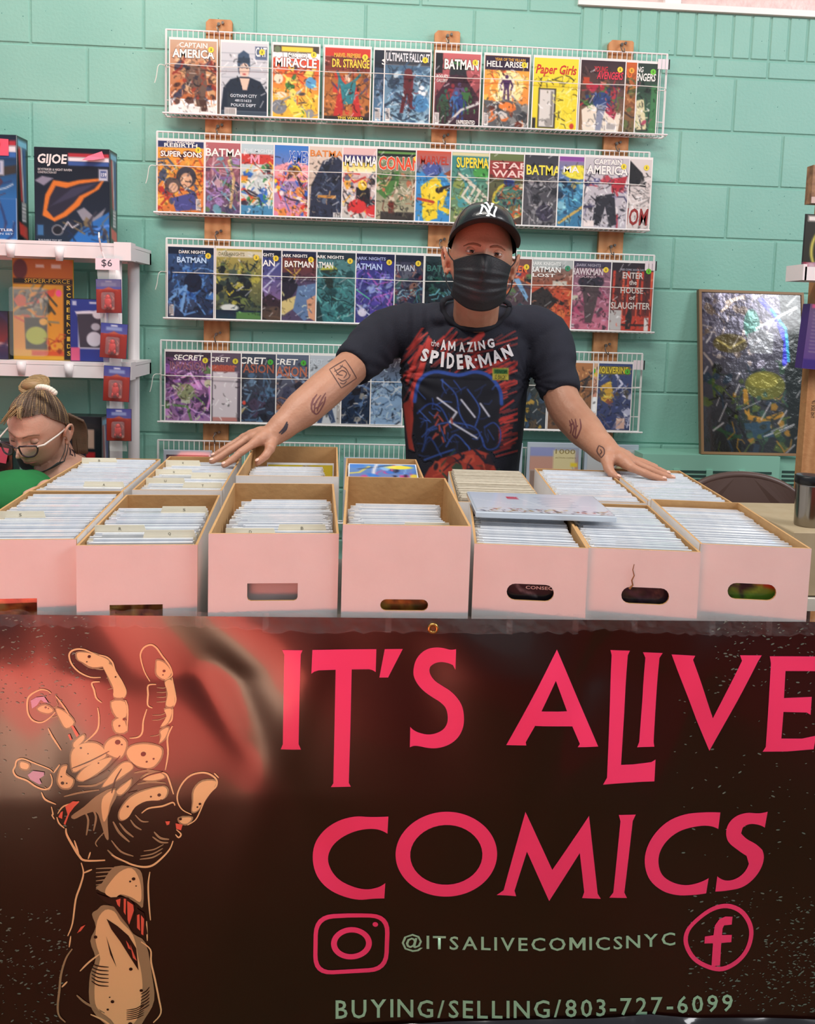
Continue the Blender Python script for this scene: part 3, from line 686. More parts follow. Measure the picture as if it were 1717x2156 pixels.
@art('d5')
def _(c):
    c.grad('#b8c0c8', '#c0c4c8'); c.poly([(.5, .5), (.7, .48), (.78, .7), (.9, .98), (.8, 1), (.66, .76), (.58, 1), (.48, 1), (.52, .72)], '#3a4a68'); c.line([(.3, .6), (.52, .55)], .05, '#3a4a68'); c.busy(77, 14, .1, ['#a8b0b8', '#d0d4d8'], (0, .2, .9, .95)); c.rect(.92, 0, 1, 1, '#a8a4a0')
@art('d6')
def _(c):
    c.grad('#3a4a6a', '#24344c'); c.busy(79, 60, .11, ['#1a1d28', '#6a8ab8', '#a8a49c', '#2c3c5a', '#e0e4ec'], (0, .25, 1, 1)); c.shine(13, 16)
@art('d7')
def _(c):
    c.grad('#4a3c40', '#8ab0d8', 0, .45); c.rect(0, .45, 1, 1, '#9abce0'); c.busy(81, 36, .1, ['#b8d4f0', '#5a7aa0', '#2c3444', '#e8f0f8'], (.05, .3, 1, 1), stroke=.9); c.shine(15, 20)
@art('d8')
def _(c):
    c.grad('#3a4438', '#24303c'); c.poly([(.1, .2), (.4, .3), (.35, .7), (0, .8)], '#c0b8a0'); c.busy(83, 30, .12, ['#b8923a', '#2a2c30', '#5a4a34', '#36506a'], (.3, .3, 1, 1))
@art('d9')
def _(c):
    c.grad('#b87a4a', '#6a4a34'); c.busy(85, 40, .12, ['#d8a04a', '#6a4a34', '#2c2c30', '#c87a5a'], (0, .2, 1, 1)); barcode(c, .5, .9, .4, .1)
@art('d10')
def _(c):
    c.grad('#d8b08a', '#d89a84', 0, .5); c.rect(0, .14, 1, .2, '#e8c04a'); c.busy(87, 30, .13, ['#e0a088', '#c88a70', '#e8c890', '#8aa060'], (0, .25, 1, .9)); c.ell(.55, .42, .26, .14, '#d88a78')
@art('d11')
def _(c):
    c.grad('#3a4a7a', '#3c4468'); c.rect(0, .04, .95, .16, '#8a7a2c'); c.line([(.62, .16), (.78, .3), (.6, .42), (.9, .5)], .05, '#d8d8f0'); c.poly([(.25, .35), (.5, .25), (.6, .5), (.45, .6), (.3, .55)], '#d8a83c'); c.busy(89, 40, .1, ['#5a5448', '#3a4474', '#8a4a3a', '#c8c8e0', '#6a6478'], (0, .3, 1, .95)); c.rect(.68, .82, .88, .98, '#d8b0a0')

# ---- rows: (art, left px, right px, visible side, titles, label, sticker colour(s), foil)
# titles: (text, x0, x1, ytop, ybot, colour, outline or None, shear)
W_, K_ = '#f4efe8', '#1d1b20'
ROWS = [
 [('a1', 356, 461, 'F', [('CAPTAIN', .2, .8, .03, .1, W_, None, 0), ('AMERICA', .05, .95, .12, .24, W_, '#5a3a30', 0)], 'bagged comic with white two-line title over busy brown battle art', '#e8d23c', 0),
  ('a2', 463, 568, 'F', [('CAT', .74, .98, .05, .18, W_, None, 0), ('GOTHAM CITY', .2, .78, .7, .745, '#c8d0d8', None, 0), ('48151623', .3, .66, .77, .805, '#c8d0d8', None, 0), ('POLICE DEPT', .22, .76, .83, .87, '#c8d0d8', None, 0)], 'bagged comic with a police line-up portrait holding a dark slate', '#e8d23c', 0),
  ('a3', 572, 676, 'F', [('MISTER', .32, .76, .105, .16, W_, K_, 0), ('MIRACLE', .05, .95, .17, .3, W_, '#8a2018', 0)], 'bagged comic with white arched title on an orange and red cover', '#e8d23c', 0),
  ('a4', 679, 785, 'F', [('MARVEL PREMIERE', .2, .78, .07, .13, '#e8b83a', None, 0), ('DR. STRANGE', .16, .98, .15, .27, '#f0c83c', K_, 0), ('THIS WORLD', .3, .86, .945, .985, '#e8c83c', None, 0)], 'bagged comic with yellow title and arms raised in a red cloak', '#e8d23c', 0),
  ('a5', 786, 812, 'L', [('S', .16, .3, .12, .2, W_, None, 0)], 'dark blue comic half tucked behind the grey-blue one beside it', None, 0),
  ('a6', 812, 908, 'R', [('ULTIMATE FALLOUT', .02, .98, .03, .15, '#d8dce0', '#2a2c34', 0)], 'bagged grey-blue comic with tall thin title and a dark red figure', '#e8d23c', 0),
  ('a7', 912, 1015, 'F', [('BATMAN', .2, .96, .08, .22, W_, '#2a4a2c', 0), ("ROGUE'S", .03, .28, .3, .345, W_, None, 0), ('GALLERY', .03, .28, .36, .405, W_, None, 0), ('UNPRESENTED', .5, .92, .92, .98, W_, None, 0)], 'bagged comic with a crowd of small figures on a dusky red cover', '#e8d23c', 0),
  ('a8', 1016, 1118, 'F', [('YEAR OF THE VILLAIN', .22, .9, .03, .07, '#e0a83a', None, 0), ('HELL ARISEN', .04, .96, .075, .16, W_, None, 0)], 'bagged comic with a lone figure rising from yellow and orange flames', '#e8d23c', 0),
  ('a9', 1120, 1220, 'F', [('Paper Girls', .04, .96, .09, .26, '#c8302c', None, .25)], 'bright yellow bagged comic with red script title', None, 0),
  ('a10', 1222, 1315, 'F', [('YOUNG', .3, .6, .08, .16, '#c8303c', None, .2), ('AVENGERS', .36, .96, .15, .26, '#d8344a', K_, .2)], 'bagged comic with red slanted title over a crowded team pose', '#e8d23c', 0),
  ('a11', 1315, 1342, 'R', [('YOU', .5, .9, .09, .22, '#e8702c', None, 0)], 'orange edged comic of which only a narrow strip shows', '#e8a23c', 0),
  ('a12', 1342, 1388, 'R', [('YOUNG', .3, .66, .05, .13, W_, None, .2), ('AVENGERS', .3, .95, .14, .25, W_, None, .2)], 'green spined bagged comic with white slanted title, end of its row', '#6ac83c', 0)],
 [('b1', 331, 430, 'F', [('DC UNIVERSE', .2, .8, .005, .03, W_, None, 0), ('REBIRTH', .14, .86, .032, .085, W_, None, 0), ('SUPER SONS', .06, .96, .14, .22, W_, '#8a2018', 0)], 'bagged comic with a dark blue banner above an orange cover', '#e8d23c', 0),
  ('b2', 431, 505, 'L', [('BATMAN', .0, .96, .08, .19, W_, None, 0)], 'bagged comic in washed violet and green with a white title', '#5aa03c', 0),
  ('b3', 506, 575, 'L', [('THE MIGHTY', .06, .7, .07, .12, '#d8e4e8', None, 0), ('M', .2, .4, .15, .27, '#e89ab0', None, 0)], 'bagged comic with a pale top and a packed crowd of small figures', '#e8d23c', 0),
  ('b4', 576, 648, 'L', [('X-MEN', .3, .8, .08, .24, '#2c5cb8', W_, .2)], 'bagged comic in bright blue, red and yellow with a hatted figure', '#e8d23c', 0),
  ('b5', 649, 719, 'L', [('BATMAN', .02, .9, .05, .14, '#d8823a', None, 0)], 'bagged cream comic with a dark brooding shape and orange title', '#e8d23c', 0),
  ('b6', 720, 790, 'L', [('MAN MAN', .04, .88, .11, .25, W_, '#2c2a5a', 0)], 'bagged comic with a navy and yellow band and red round forms below', '#f0dc3c', 0),
  ('b7', 791, 873, 'L', [('CONAN', .04, .97, .1, .29, '#e0522c', W_, 0)], 'bagged comic with a large jagged orange title on olive green', '#e8d23c', 0),
  ('b8', 874, 945, 'L', [('MARVEL', .08, .72, .07, .19, '#b83c28', None, 0)], 'bagged comic with a big yellow figure against bright blue', '#f0a83c', 0),
  ('b9', 948, 1028, 'L', [('SUPERMAN', .1, .95, .07, .22, '#f0d83c', '#2a5a5a', -.1)], 'bagged comic with slanted yellow title over pale swirling tentacles', '#f0dc3c', 0),
  ('b10', 1027, 1100, 'L', [('STAR', .06, .9, .12, .21, '#eccac0', None, 0), ('WARS', .06, .96, .23, .33, '#eccac0', None, 0)], 'bagged comic with a pale two-line title above a yellow ring', None, 0),
  ('b11', 1100, 1170, 'L', [('BATMAN', .04, .99, .14, .28, '#f0e04a', None, -.05)], 'bagged dark grey comic with a thin yellow title', None, 0),
  ('b12', 1172, 1228, 'L', [('MA', .1, .46, .14, .23, W_, None, 0)], 'bagged violet topped comic with a yellow burst over blue', '#f0dc3c', 0),
  ('b13', 1226, 1312, 'L', [('CAPTAIN', .2, .84, .02, .1, W_, '#5a5460', 0), ('AMERICA', .04, .98, .11, .24, W_, '#5a5460', 0)], 'bagged comic with white two-line title on pale grey and red', '#e8d23c', 0),
  ('b14', 1313, 1370, 'R', [('VENOM', -.0, .98, .7, .95, '#8e2420', None, .1)], 'bagged comic with a ragged dark red title at the foot of a white cover', '#e8d23c', 0)],
 [('c1', 356, 453, 'F', [('DARK NIGHTS', .24, .82, .045, .09, W_, None, 0), ('BATMAN', .2, .84, .14, .22, '#bcd8f4', '#2a4a7a', 0)], 'bagged deep blue foil comic, first of its row', '#e8c83c', 1),
  ('c2', 455, 520, 'L', [('DARK KNIGHTS', .05, .62, .05, .1, '#8a8460', None, 0)], 'bagged foil comic in dull yellow and black with a green corner', '#e8c83c', 1),
  ('c3', 521, 595, 'R', [('DARK NIGHTS', .2, .84, .045, .09, W_, None, 0), ('BATMAN', .1, .86, .14, .23, W_, None, 0)], 'bagged foil comic with white lightning in a purple sky', '#e8c83c', 1),
  ('c4', 596, 668, 'R', [('DARK NIGHTS', .2, .8, .045, .09, W_, None, 0), ('BATMAN', .3, .94, .14, .23, W_, None, 0)], 'bagged foil comic with a cream slash across blue and maroon', '#e8c83c', 1),
  ('c5', 670, 750, 'R', [('DARK NIGHTS', .06, .74, .045, .09, W_, None, 0), ('BATMAN', .04, .5, .14, .23, W_, None, 0)], 'bagged sea-green foil comic with drifting weed shapes', '#e8c83c', 1),
  ('c6', 752, 832, 'R', [('DARK NIGHTS', .1, .8, .045, .09, '#a8b0d8', None, 0), ('BATMAN', .04, .72, .14, .23, '#b8c8f0', None, 0)], 'bagged indigo foil comic with neon green and pink streaks', '#e8c83c', 1),
  ('c7', 834, 893, 'R', [('BATMAN', .2, .8, .14, .23, '#b8bcc8', None, 0)], 'bagged murky red and green foil comic beside the indigo one', '#e8c83c', 1),
  ('c8', 893, 968, 'L', [('BATMAN', .04, .8, .13, .22, '#3a6a64', None, 0)], 'bagged dark green foil comic partly behind the masked man', None, 1),
  ('c9', 1040, 1119, 'R', [('TEEN', .5, .9, .1, .2, '#f0703c', None, .1)], 'bagged red and slate foil comic with a blue blade shape', '#e8c83c', 1),
  ('c10', 1121, 1195, 'F', [('DARK KNIGHTS', .04, .72, .03, .08, '#f0f0ec', None, 0), ('BATMAN', .03, .72, .1, .18, '#f4f4f0', None, 0), ('LOST', .08, .6, .2, .25, W_, None, 0)], 'bagged bright orange-red foil comic with a dark crouched shape', '#3c8a6a', 1),
  ('c11', 1197, 1281, 'F', [('DARK NIGHTS', .2, .76, .035, .075, '#a8a0b0', None, 0), ('HAWKMAN', .08, .82, .1, .2, '#d8c8cc', '#6a3c44', 0), ('FOUND', .2, .66, .21, .24, '#c8a8b0', None, 0)], 'bagged pink foil comic with a dark hatted shape', '#e8c83c', 1),
  ('c12', 1283, 1376, 'F', [('FREE COMIC BOOK DAY', .22, .78, .085, .115, '#a8a4b0', None, 0), ('ENTER', .28, .76, .14, .23, '#d8ccc4', None, 0), ('the', .44, .62, .25, .32, '#d8ccc4', None, 0), ('HOUSE', .25, .78, .36, .45, '#d8ccc4', None, 0), ('of', .46, .6, .48, .54, '#d8ccc4', None, 0), ('SLAUGHTER', .04, .96, .58, .68, '#d8ccc4', None, 0)], 'bagged comic with dripping red trees and five-line pale title', '#6ac83c', 0)],
 [('d1', 350, 446, 'F', [('SECRET', .18, .84, .04, .12, W_, None, .15), ('INVASION', .1, .9, .14, .26, '#8a5a6a', None, 0)], 'bagged violet crinkled foil comic, first of its row', '#d8c83c', 1),
  ('d2', 448, 510, 'R', [('SECRET', .1, .76, .06, .13, W_, None, .1), ('INVASION', .2, .86, .17, .26, '#b85a44', None, 0)], 'bagged comic with a blank pale panel over its cover', '#d8c83c', 0),
  ('d3', 511, 583, 'R', [('SECRET', -.06, .78, .05, .15, W_, None, .12), ('INVASION', -.1, .96, .15, .28, '#a05a44', None, 0)], 'bagged slate comic with white and rust title, green sticker', '#4aa83c', 0),
  ('d4', 584, 652, 'R', [('SECRET', -.06, .76, .06, .15, W_, None, .12), ('INVASION', -.1, .96, .17, .32, '#b86a50', None, 0)], 'bagged blue-grey comic with white and rust title, green sticker', '#4aa83c', 0),
  ('d5', 653, 720, 'R', [('SECRET', .1, .6, .06, .14, '#c8d0d8', None, .1)], 'bagged pale grey comic with a blue striding figure', None, 0),
  ('d6', 722, 782, 'R', [], 'bagged dark blue crinkled foil comic beside the dark t-shirt', None, 1),
  ('d7', 783, 850, 'R', [], 'bagged ice-blue crinkled foil comic touching the dark t-shirt', None, 1),
  ('d8', 1085, 1152, 'R', [], 'bagged dark comic with gold marks under the short sleeve', None, 0),
  ('d9', 1153, 1187, 'L', [], 'bagged amber comic seen below the short sleeve', None, 0),
  ('d10', 1190, 1258, 'R', [('MARVEL', .1, .9, .05, .13, '#e8c04a', None, 0)], 'bagged peach coloured comic with green sticker', '#5ab83c', 0),
  ('d11', 1258, 1331, 'R', [('WOLVERINE', .1, .9, .045, .15, '#e0c83c', '#3a3a20', 0)], 'bagged dark blue comic with lightning and yellow title', '#5ab83c', 0)],
]
TILT = .0
def make_comic(row, i, spec, name='comic_book'):
    ak, pl, pr, side, titles, label, stick, foil = spec
    r_ = RACKS[row]
    zb = r_['zb']+.004
    a = UY(pl, 160+220*row, RACK_Y).x; c = UY(pr, 160+220*row, RACK_Y).x
    if side == 'F': xc = (a+c)/2
    elif side == 'L': xc = a+CW/2
    else: xc = c-CW/2
    return xc, zb
def comic_object(xc, y, zb, ak, titles, label, stick, foil, group, name='comic_book'):
    w2 = CW/2
    t = MB().box(-w2, w2, -.0009, .0009, 0, CH).build(name, M_BOARD)
    t.location = (xc, y, zb); tag(t, label, 'comic', group)
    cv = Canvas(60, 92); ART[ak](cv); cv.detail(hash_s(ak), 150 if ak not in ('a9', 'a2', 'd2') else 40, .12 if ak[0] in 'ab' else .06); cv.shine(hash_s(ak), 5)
    me = cv.mesh('cover', plane_xf(CW-.008, CH-.012, -.0012, -w2+.004, .003), M_FOIL if foil else M_PRINT)
    link('cover', me, t)
    W, H, X0, Z0 = CW-.008, CH-.012, -w2+.004, .003
    for (s, x0, x1, y0, y1, colr, outl, shr) in titles:
        b = MB(); mats = []
        for cc, bold, yy in (((outl, .05, -.0015),) if outl else ())+((colr, .028 if outl else .02, -.0019),):
            m = flat(cc, .4, .5)
            if m not in mats: mats.append(m)
            b.mi = mats.index(m); e = .012 if bold > .04 else 0
            put_text(b, s, lambda u, v: (X0+W*max(0, min(1, (x0-e+u*(x1-x0+2*e)))), yy, Z0+H*(1-(y1+e*.6)+v*(y1-y0+e*1.2))), bold, shr)
        b.build('title_lettering', mats, t)
    if stick:
        n = 14; cx, cz = X0+W*.88, Z0+H*.885
        MB().add([(cx+.0105*math.cos(6.2832*k/n), -.0024, cz+.0105*math.sin(6.2832*k/n)) for k in range(n)], [tuple(range(n))]).build('price_sticker', flat(stick, .5), t)
        d = MB(); put_text(d, '$', lambda u, v: (cx-.0025+u*.005, -.0027, cz-.005+v*.010), .02); d.build('price_mark', flat('#5a5a20'), t)
    return t
def hash_s(s): return sum((i+3)*ord(ch)*17 for i, ch in enumerate(s))
rowname = ['comics on the top rack', 'comics on the second rack', 'comics on the third rack', 'comics on the fourth rack']
for ri, row in enumerate(ROWS):
    for i, sp in enumerate(row):
        xc, zb = make_comic(ri, i, sp)
        # overlapping copies lie like dealt cards: the covered side is behind its neighbour
        nxt = row[i+1] if i+1 < len(row) else None
        lay = 0.0
        if sp[3] == 'L': lay = -.0042*(i % 3) if ri != 1 else .0055-.0024*(i % 2)-.0000
        y = RACK_Y-.013
        if ri == 1: y = RACK_Y+.002-.0019*(i if i < 13 else 10.5)
        elif ri == 2: y = RACK_Y-.010+ (.0034*i-.012 if i < 8 else .0034*(i-8)-.004)
        elif ri == 3: y = RACK_Y-.016+(.0034*i if i < 7 else .0034*(i-7))
        else: y = RACK_Y-.010+({4: .0035, 10: .0035, 11: .0070}.get(i, 0))
        comic_object(xc, y, zb, sp[0], sp[4], sp[5], sp[6], sp[7], rowname[ri])
# ================================================================== TABLE
TZ = .722
M_TABLE = mat('table_laminate', '#c9c2b6', .5, noise=(20, '#d6d0c4', .2, 4)); M_LEGS = mat('table_leg_steel', '#5c5c60', .4, metal=.8)
tb = thing('folding_table', 'long folding table under the comic boxes, hidden by the vinyl banner', 'table', (.12, 1.72, 0))
me = MB().box(-1.02, .88, -.42, .42, TZ-.035, TZ-.002).mesh('tabletop', M_TABLE); bevel_mesh(me, .006, 2); link('tabletop', me, tb)
for sx in (-.85, .7):
    for sy in (-.3, .3):
        MB().tube([(sx, sy, 0), (sx, sy, TZ-.035)], .014, 10).build('leg', M_LEGS, tb)
# ================================================================== COMIC BOXES
M_CARDW = mat('white_card_outside', '#efeae6', .6, noise=(14, '#e6e0dc', .3, 4), bump=(30, .06))
M_KRAFT = mat('kraft_card_inside', '#c79c68', .75, noise=(25, '#b98d5c', .3, 4), bump=(60, .1))
M_BAG = mat('bagged_comic_edge', '#f4f6fa', .22, coat=.8, noise=(60, '#dfe5ee', .3, 3))
M_BAG2 = mat('bagged_comic_edge_warm', '#f6f3ec', .25, coat=.7, noise=(60, '#e8e3da', .3, 3))
M_BAG3 = mat('bagged_comic_edge_grey', '#d4d9e1', .2, coat=.8, noise=(60, '#e8ecf0', .3, 3))
M_DIV = mat('cream_divider_card', '#ece3cb', .55)
def panel(outer, holes, th, name, parent, M):
    """card panel: white outside (towards -y), kraft inside and on the cut edges"""
    b = MB(); b.poly2(outer, holes, 0.0, th)
    n = sum(1 for f in b.f if len(f) == 3)//2
    b.m = [0]*n+[1]*(len(b.f)-n)
    me = b.mesh(name, [M_CARDW, M_KRAFT]); me.transform(M)
    return link(name, me, parent)
def stadium(cx, cz, w, h, n=8):
    r = h/2; pts = []
    for k in range(n+1): a = -math.pi/2+math.pi*k/n; pts.append((cx+w/2-r+r*math.cos(a), cz+r*math.sin(a)))
    for k in range(n+1): a = math.pi/2+math.pi*k/n; pts.append((cx-w/2+r+r*math.cos(a), cz+r*math.sin(a)))
    return pts
TH = .004
def comic_box(x0, x1, y, d, h, rz, label, group, hole=None, backcut=0.0, fronth=None):
    w = x1-x0; fh = fronth or h
    t = thing('comic_box', label, 'box', ((x0+x1)/2, y, TZ), rz, group)
    w2 = w/2; I = Matrix.Identity(4)
    panel([(-w2, 0), (w2, 0), (w2, fh), (-w2, fh)], [hole] if hole else [], TH, 'front_panel', t, I)
    panel([(-w2, 0), (w2, 0), (w2, h-backcut), (-w2+.03, h), (-w2, h)], [], TH, 'back_panel', t, Matrix.Translation((0, d, 0)) @ Matrix.Rotation(math.pi, 4, 'Z'))
    d2 = d-TH
    pr = [(TH, 0), (d2, 0), (d2, h), (TH+.02, fh), (TH, fh)]
    # side panels: polygon drawn in (y,z), outside faces away from the box
    panel([(-p, z) for p, z in reversed(pr)], [], TH, 'side_panel', t, Matrix.Translation((-w2, 0, 0)) @ Matrix.Rotation(-math.pi/2, 4, 'Z'))
    panel(pr, [], TH, 'side_panel', t, Matrix.Translation((w2, 0, 0)) @ Matrix.Rotation(math.pi/2, 4, 'Z'))
    MB().box(-w2+TH, w2-TH, TH, d2, 0, .004).build('bottom_panel', M_KRAFT, t)
    return t
def rect_hole(cx, cz, w, h, r=.006):
    return [(cx-w/2, cz+h/2), (cx-w/2, cz-h/2+r), (cx-w/2+r*.3, cz-h/2+r*.3), (cx-w/2+r, cz-h/2), (cx+w/2-r, cz-h/2), (cx+w/2-r*.3, cz-h/2+r*.3), (cx+w/2, cz-h/2+r), (cx+w/2, cz+h/2)][::-1]
# shared meshes for bagged comics standing in the boxes
def bag_mesh(w, h, th, m, flap):
    b = MB(); b.box(-w/2, w/2, -th/2, th/2, 0, h-.004)
    b.mi = 1
    b.box(-w/2+flap, w/2-.002, -th/2-.0004, th/2+.0004, h-.006, h)      # folded bag top over the board
    return b.mesh('bagged_comic', [m, M_BAG])
BAGS = [bag_mesh(.168, .262, .0046, M_BAG, .003), bag_mesh(.170, .264, .0052, M_BAG2, .01), bag_mesh(.166, .260, .0040, M_BAG3, .004), bag_mesh(.171, .265, .0044, M_BAG, .02)]
M_TAN = mat('bare_comic_paper_edge', '#cfc5b2', .7, noise=(90, '#b8ad9a', .3, 3))
TANB = bag_mesh(.170, .2645, .0042, M_TAN, .002); TANB.materials[1] = M_TAN
def divider_mesh(side):
    b = MB(); x0, x1 = (-.086, .0) if side < 0 else (.0, .086)
    b.poly2([(-.086, 0), (.086, 0), (.086, .262), (x1, .262), (x1-.004, .276), (x0+.004, .276), (x0, .262), (-.086, .262)] if side > 0 else [(-.086, 0), (.086, 0), (.086, .262), (x1, .262), (x1-.004, .276), (x0+.002, .276)], [], -.0006, .0006)
    return b.mesh('divider', M_DIV)
DIVS = {-1: divider_mesh(-1), 1: divider_mesh(1)}
DARKPRINT = flat('#5a5648')
def local(t, p):
    c, s = math.cos(t.rotation_euler.z), math.sin(t.rotation_euler.z)
    return (t.location.x+c*p[0]-s*p[1], t.location.y+s*p[0]+c*p[1], t.location.z+p[2])
stuff = []          # (mesh, matrix) of the far comics, joined below
NB = 0
def fill_box(t, w, y0, y1, pitch, label, group, divs=(), individual=True, seed=1, dx=0.0, dz=0.0, kinds=(0, 1, 2, 3), lean=.03, dlabel=''):
    global NB
    r = random.Random(seed); y = y0; k = 0; room = (w-2*TH-.173)/2
    dset = dict(divs); n = int((y1-y0)/pitch); last = None
    for i in range(n):
        y = y0+(i+.5)*pitch
        if i in dset:
            s, letter = dset[i]
            o = bpy.data.objects.new('tab_divider', DIVS[s]); COL.objects.link(o)
            o.location = local(t, (0, y, .005)); o.rotation_euler = (-lean*.5, 0, t.rotation_euler.z)
            tag(o, 'cream '+('left' if s < 0 else 'right')+'-tab card divider '+dlabel, 'divider', 'cream tab dividers')
            mk = MB(); cx = s*.043; put_text(mk, letter, lambda u, v: (cx-.0022+u*.0044, -.0009, .267+v*.005), .0)
            mk.build('index_letter', DARKPRINT, o)
            continue
        kd = r.choice(kinds); me = TANB if kd == 9 else BAGS[kd]
        x = max(-room, min(room, dx+r.gauss(0, room*.45))) if room > 0 else 0
        zz = .0045+dz+r.uniform(-.0005, .0035); rx = -lean; rz = 0.0
        if individual:
            o = bpy.data.objects.new('bagged_comic', me); COL.objects.link(o)
            o.location = local(t, (x, y, zz)); o.rotation_euler = (rx, 0, t.rotation_euler.z+rz)
            tag(o, label, 'comic', group); NB += 1; last = o if last is None else last
        else:
            M = Matrix.Translation(local(t, (x, y, zz))) @ Matrix.Rotation(t.rotation_euler.z+rz, 4, 'Z') @ Matrix.Rotation(rx, 4, 'X')
            stuff.append((me, M))
    return last
R_ = math.radians
YF = 1.293
g1 = 'front row of comic boxes'; g2 = 'back row of comic boxes'
def zpx(x, y): return UY(x, y, YF).z-TZ
def xpx(x, y): return UY(x, y, YF).x
def boxh(t0, pts): c = (t0[0]+t0[1])/2; return [(p[0]-c, p[1]) for p in pts]
def hole_from_px(x0, x1, l, r_, t_, b_, kind):
    c = (x0+x1)/2; xa, xb = xpx(l, (t_+b_)/2)-c, xpx(r_, (t_+b_)/2)-c; za, zb = zpx((l+r_)/2, b_), zpx((l+r_)/2, t_)
    if kind == 'r': return rect_hole((xa+xb)/2, (za+zb)/2, xb-xa, zb-za)
    return stadium((xa+xb)/2, (za+zb)/2, xb-xa, zb-za)
BX = {}
specs = [
 (1, -.631, -.446, .365, .274, 4.6, (-70, 77, 1260, 1312, 'r'), 'white comic box on the side of the woman with an orange torn handle hole'),
 (2, -.442, -.255, .372, .268, 4.2, (232, 342, 1273, 1320, 'r'), 'white comic box with an empty rear third and torn handle low on its front'),
 (3, -.236, -.029, .40, .290, 3.2, (521, 627, 1228, 1265, 'r'), 'tall white comic box with a wide rectangular handle hole'),
 (4, -.023, .185, .402, .307, .2, (801, 902, 1262, 1286, 's'), 'tallest white comic box with a low oval handle hole'),
 (5, .192, .378, .352, .276, -6.0, (1068, 1166, 1230, 1265, 's'), 'white comic box with an oval handle showing white lettering on black'),
 (6, .3825, .566, .345, .272, -5.6, (1310, 1408, 1237, 1272, 's'), 'white comic box with a torn crack above its oval handle'),
 (7, .5715, .7525, .345, .281, -6.4, (1535, 1633, 1229, 1263, 's'), 'white comic box with an oval handle showing green and red art'),
]
for k, x0, x1, d, h, rz, hp, lab in specs:
    BX[k] = comic_box(x0, x1, YF, d, h, R_(rz), lab, g1, hole_from_px(x0, x1, *hp))
dd = 'filed in the white comic box '
fr = {}
fr[1] = fill_box(BX[1], .185, .010, .350, .0085, 'bagged comic filed in the box with the orange torn handle hole', 'bagged comics in the orange-handle box', [(17, (-1, 'S'))], seed=1, dlabel='in the box with the orange torn handle')
fr[2] = fill_box(BX[2], .187, .010, .262, .0085, 'bagged comic filed in the box with an empty rear third', 'bagged comics in the part-empty box', [(3, (1, 'Q')), (7, (-1, 'R')), (23, (1, 'S'))], seed=2, dlabel='in the box with an empty rear third')
fr[3] = fill_box(BX[3], .207, .010, .325, .0085, 'bagged comic filed in the tall box with rectangular handle', 'bagged comics in the tall box', [(2, (1, 'P')), (6, (-1, 'D')), (9, (1, 'B'))], seed=3, dx=.008, dlabel='in the tall box with rectangular handle')
fr[4] = fill_box(BX[4], .208, .010, .30, .0088, 'bagged comic filed in the tallest box with low oval handle', 'bagged comics in the tallest box', [(12, (1, ' '))], seed=4, dx=-.008, dz=.004, kinds=(1, 1, 3, 2), dlabel='in the tallest box')
fr[5] = fill_box(BX[5], .186, .010, .338, .0090, 'bagged comic filed in the box with white lettering behind its handle', 'bagged comics in the lettered-handle box', seed=5, kinds=(0, 1, 1), dx=-.002)
fr[6] = fill_box(BX[6], .1835, .010, .33, .0088, 'bagged comic filed in the box with the cracked front', 'bagged comics in the cracked box', seed=6, kinds=(0, 0, 1))
fr[7] = fill_box(BX[7], .181, .010, .33, .0088, 'bagged comic filed in the box with green art behind its handle', 'bagged comics in the green-handle box', seed=7, kinds=(0, 1, 0))
# art seen through the handle holes: the first comic in the box faces out
def peek(k, hp, painter, txt=()):
    o = fr[k]
    if o is None: return
    cv = Canvas(30, 16, asp=.5); painter(cv)
    cx = xpx((hp[0]+hp[1])/2, (hp[2]+hp[3])/2)-BX[k].location.x; cz = zpx((hp[0]+hp[1])/2, (hp[2]+hp[3])/2)
    me = cv.mesh('cover', plane_xf(.13, .07, -.0034, cx-.065, cz-.035), M_PRINT); link('cover', me, o)
    if txt:
        b = MB()
        for s, x0, x1, z0, z1 in txt: put_text(b, s, lambda u, v: (cx+x0+u*(x1-x0), -.0037, cz+z0+v*(z1-z0)), .02)
        b.build('title_lettering', flat('#cfc8c4', .5), o)
def pk1(c): c.grad('#c8582c', '#8a3020'); c.busy(3, 20, .15, ['#e8783a', '#5a2418', '#e0a060'], (0, 0, 1, 1))
def pk2(c): c.grad('#c88a3a', '#6a3020'); c.busy(4, 26, .15, ['#e8a84a', '#5a2018', '#f0d08a'], (0, 0, 1, 1))
def pk3(c): c.rect(0, 0, 1, .42, '#f0a8b0'); c.rect(0, .42, 1, 1, '#b8b0b0')
def pk4(c): c.grad('#6a4a1d', '#5a4a20'); c.busy(5, 26, .12, ['#a8722c', '#3a4a34', '#7a3c1c', '#c89a3c'], (0, 0, 1, 1))
def pk5(c): c.grad('#15131a', '#1d1a22'); c.line([(.2, .45), (.34, .45), (.4, .62), (.6, .74)], .015, '#a8a4a8')
def pk6(c): c.grad('#1d1520', '#241a24'); c.busy(6, 24, .1, ['#4a3a4a', '#2a3a24', '#5a4038'], (.1, .2, .9, .9), stroke=1)
def pk7(c): c.grad('#7a9a2c', '#5a8a2c'); c.poly([(.5, .2), (.85, .2), (.85, .62), (.58, .5)], '#a8321f'); c.busy(7, 12, .1, ['#2a1d2c', '#8ab83a', '#3a2a3a'], (.15, .2, .6, .9), stroke=1); c.poly([(.36, .3), (.56, .25), (.54, .6), (.4, .7)], '#241a20')
HP = {s[0]: s[6] for s in specs}
peek(1, HP[1], pk1); peek(2, HP[2], pk2); peek(3, HP[3], pk3); peek(4, HP[4], pk4)
peek(5, HP[5], pk5, [('GRA', -.004, .040, .002, .017), ('CONSEQU', -.004, .050, -.0075, -.001)]); peek(6, HP[6], pk6); peek(7, HP[7], pk7)
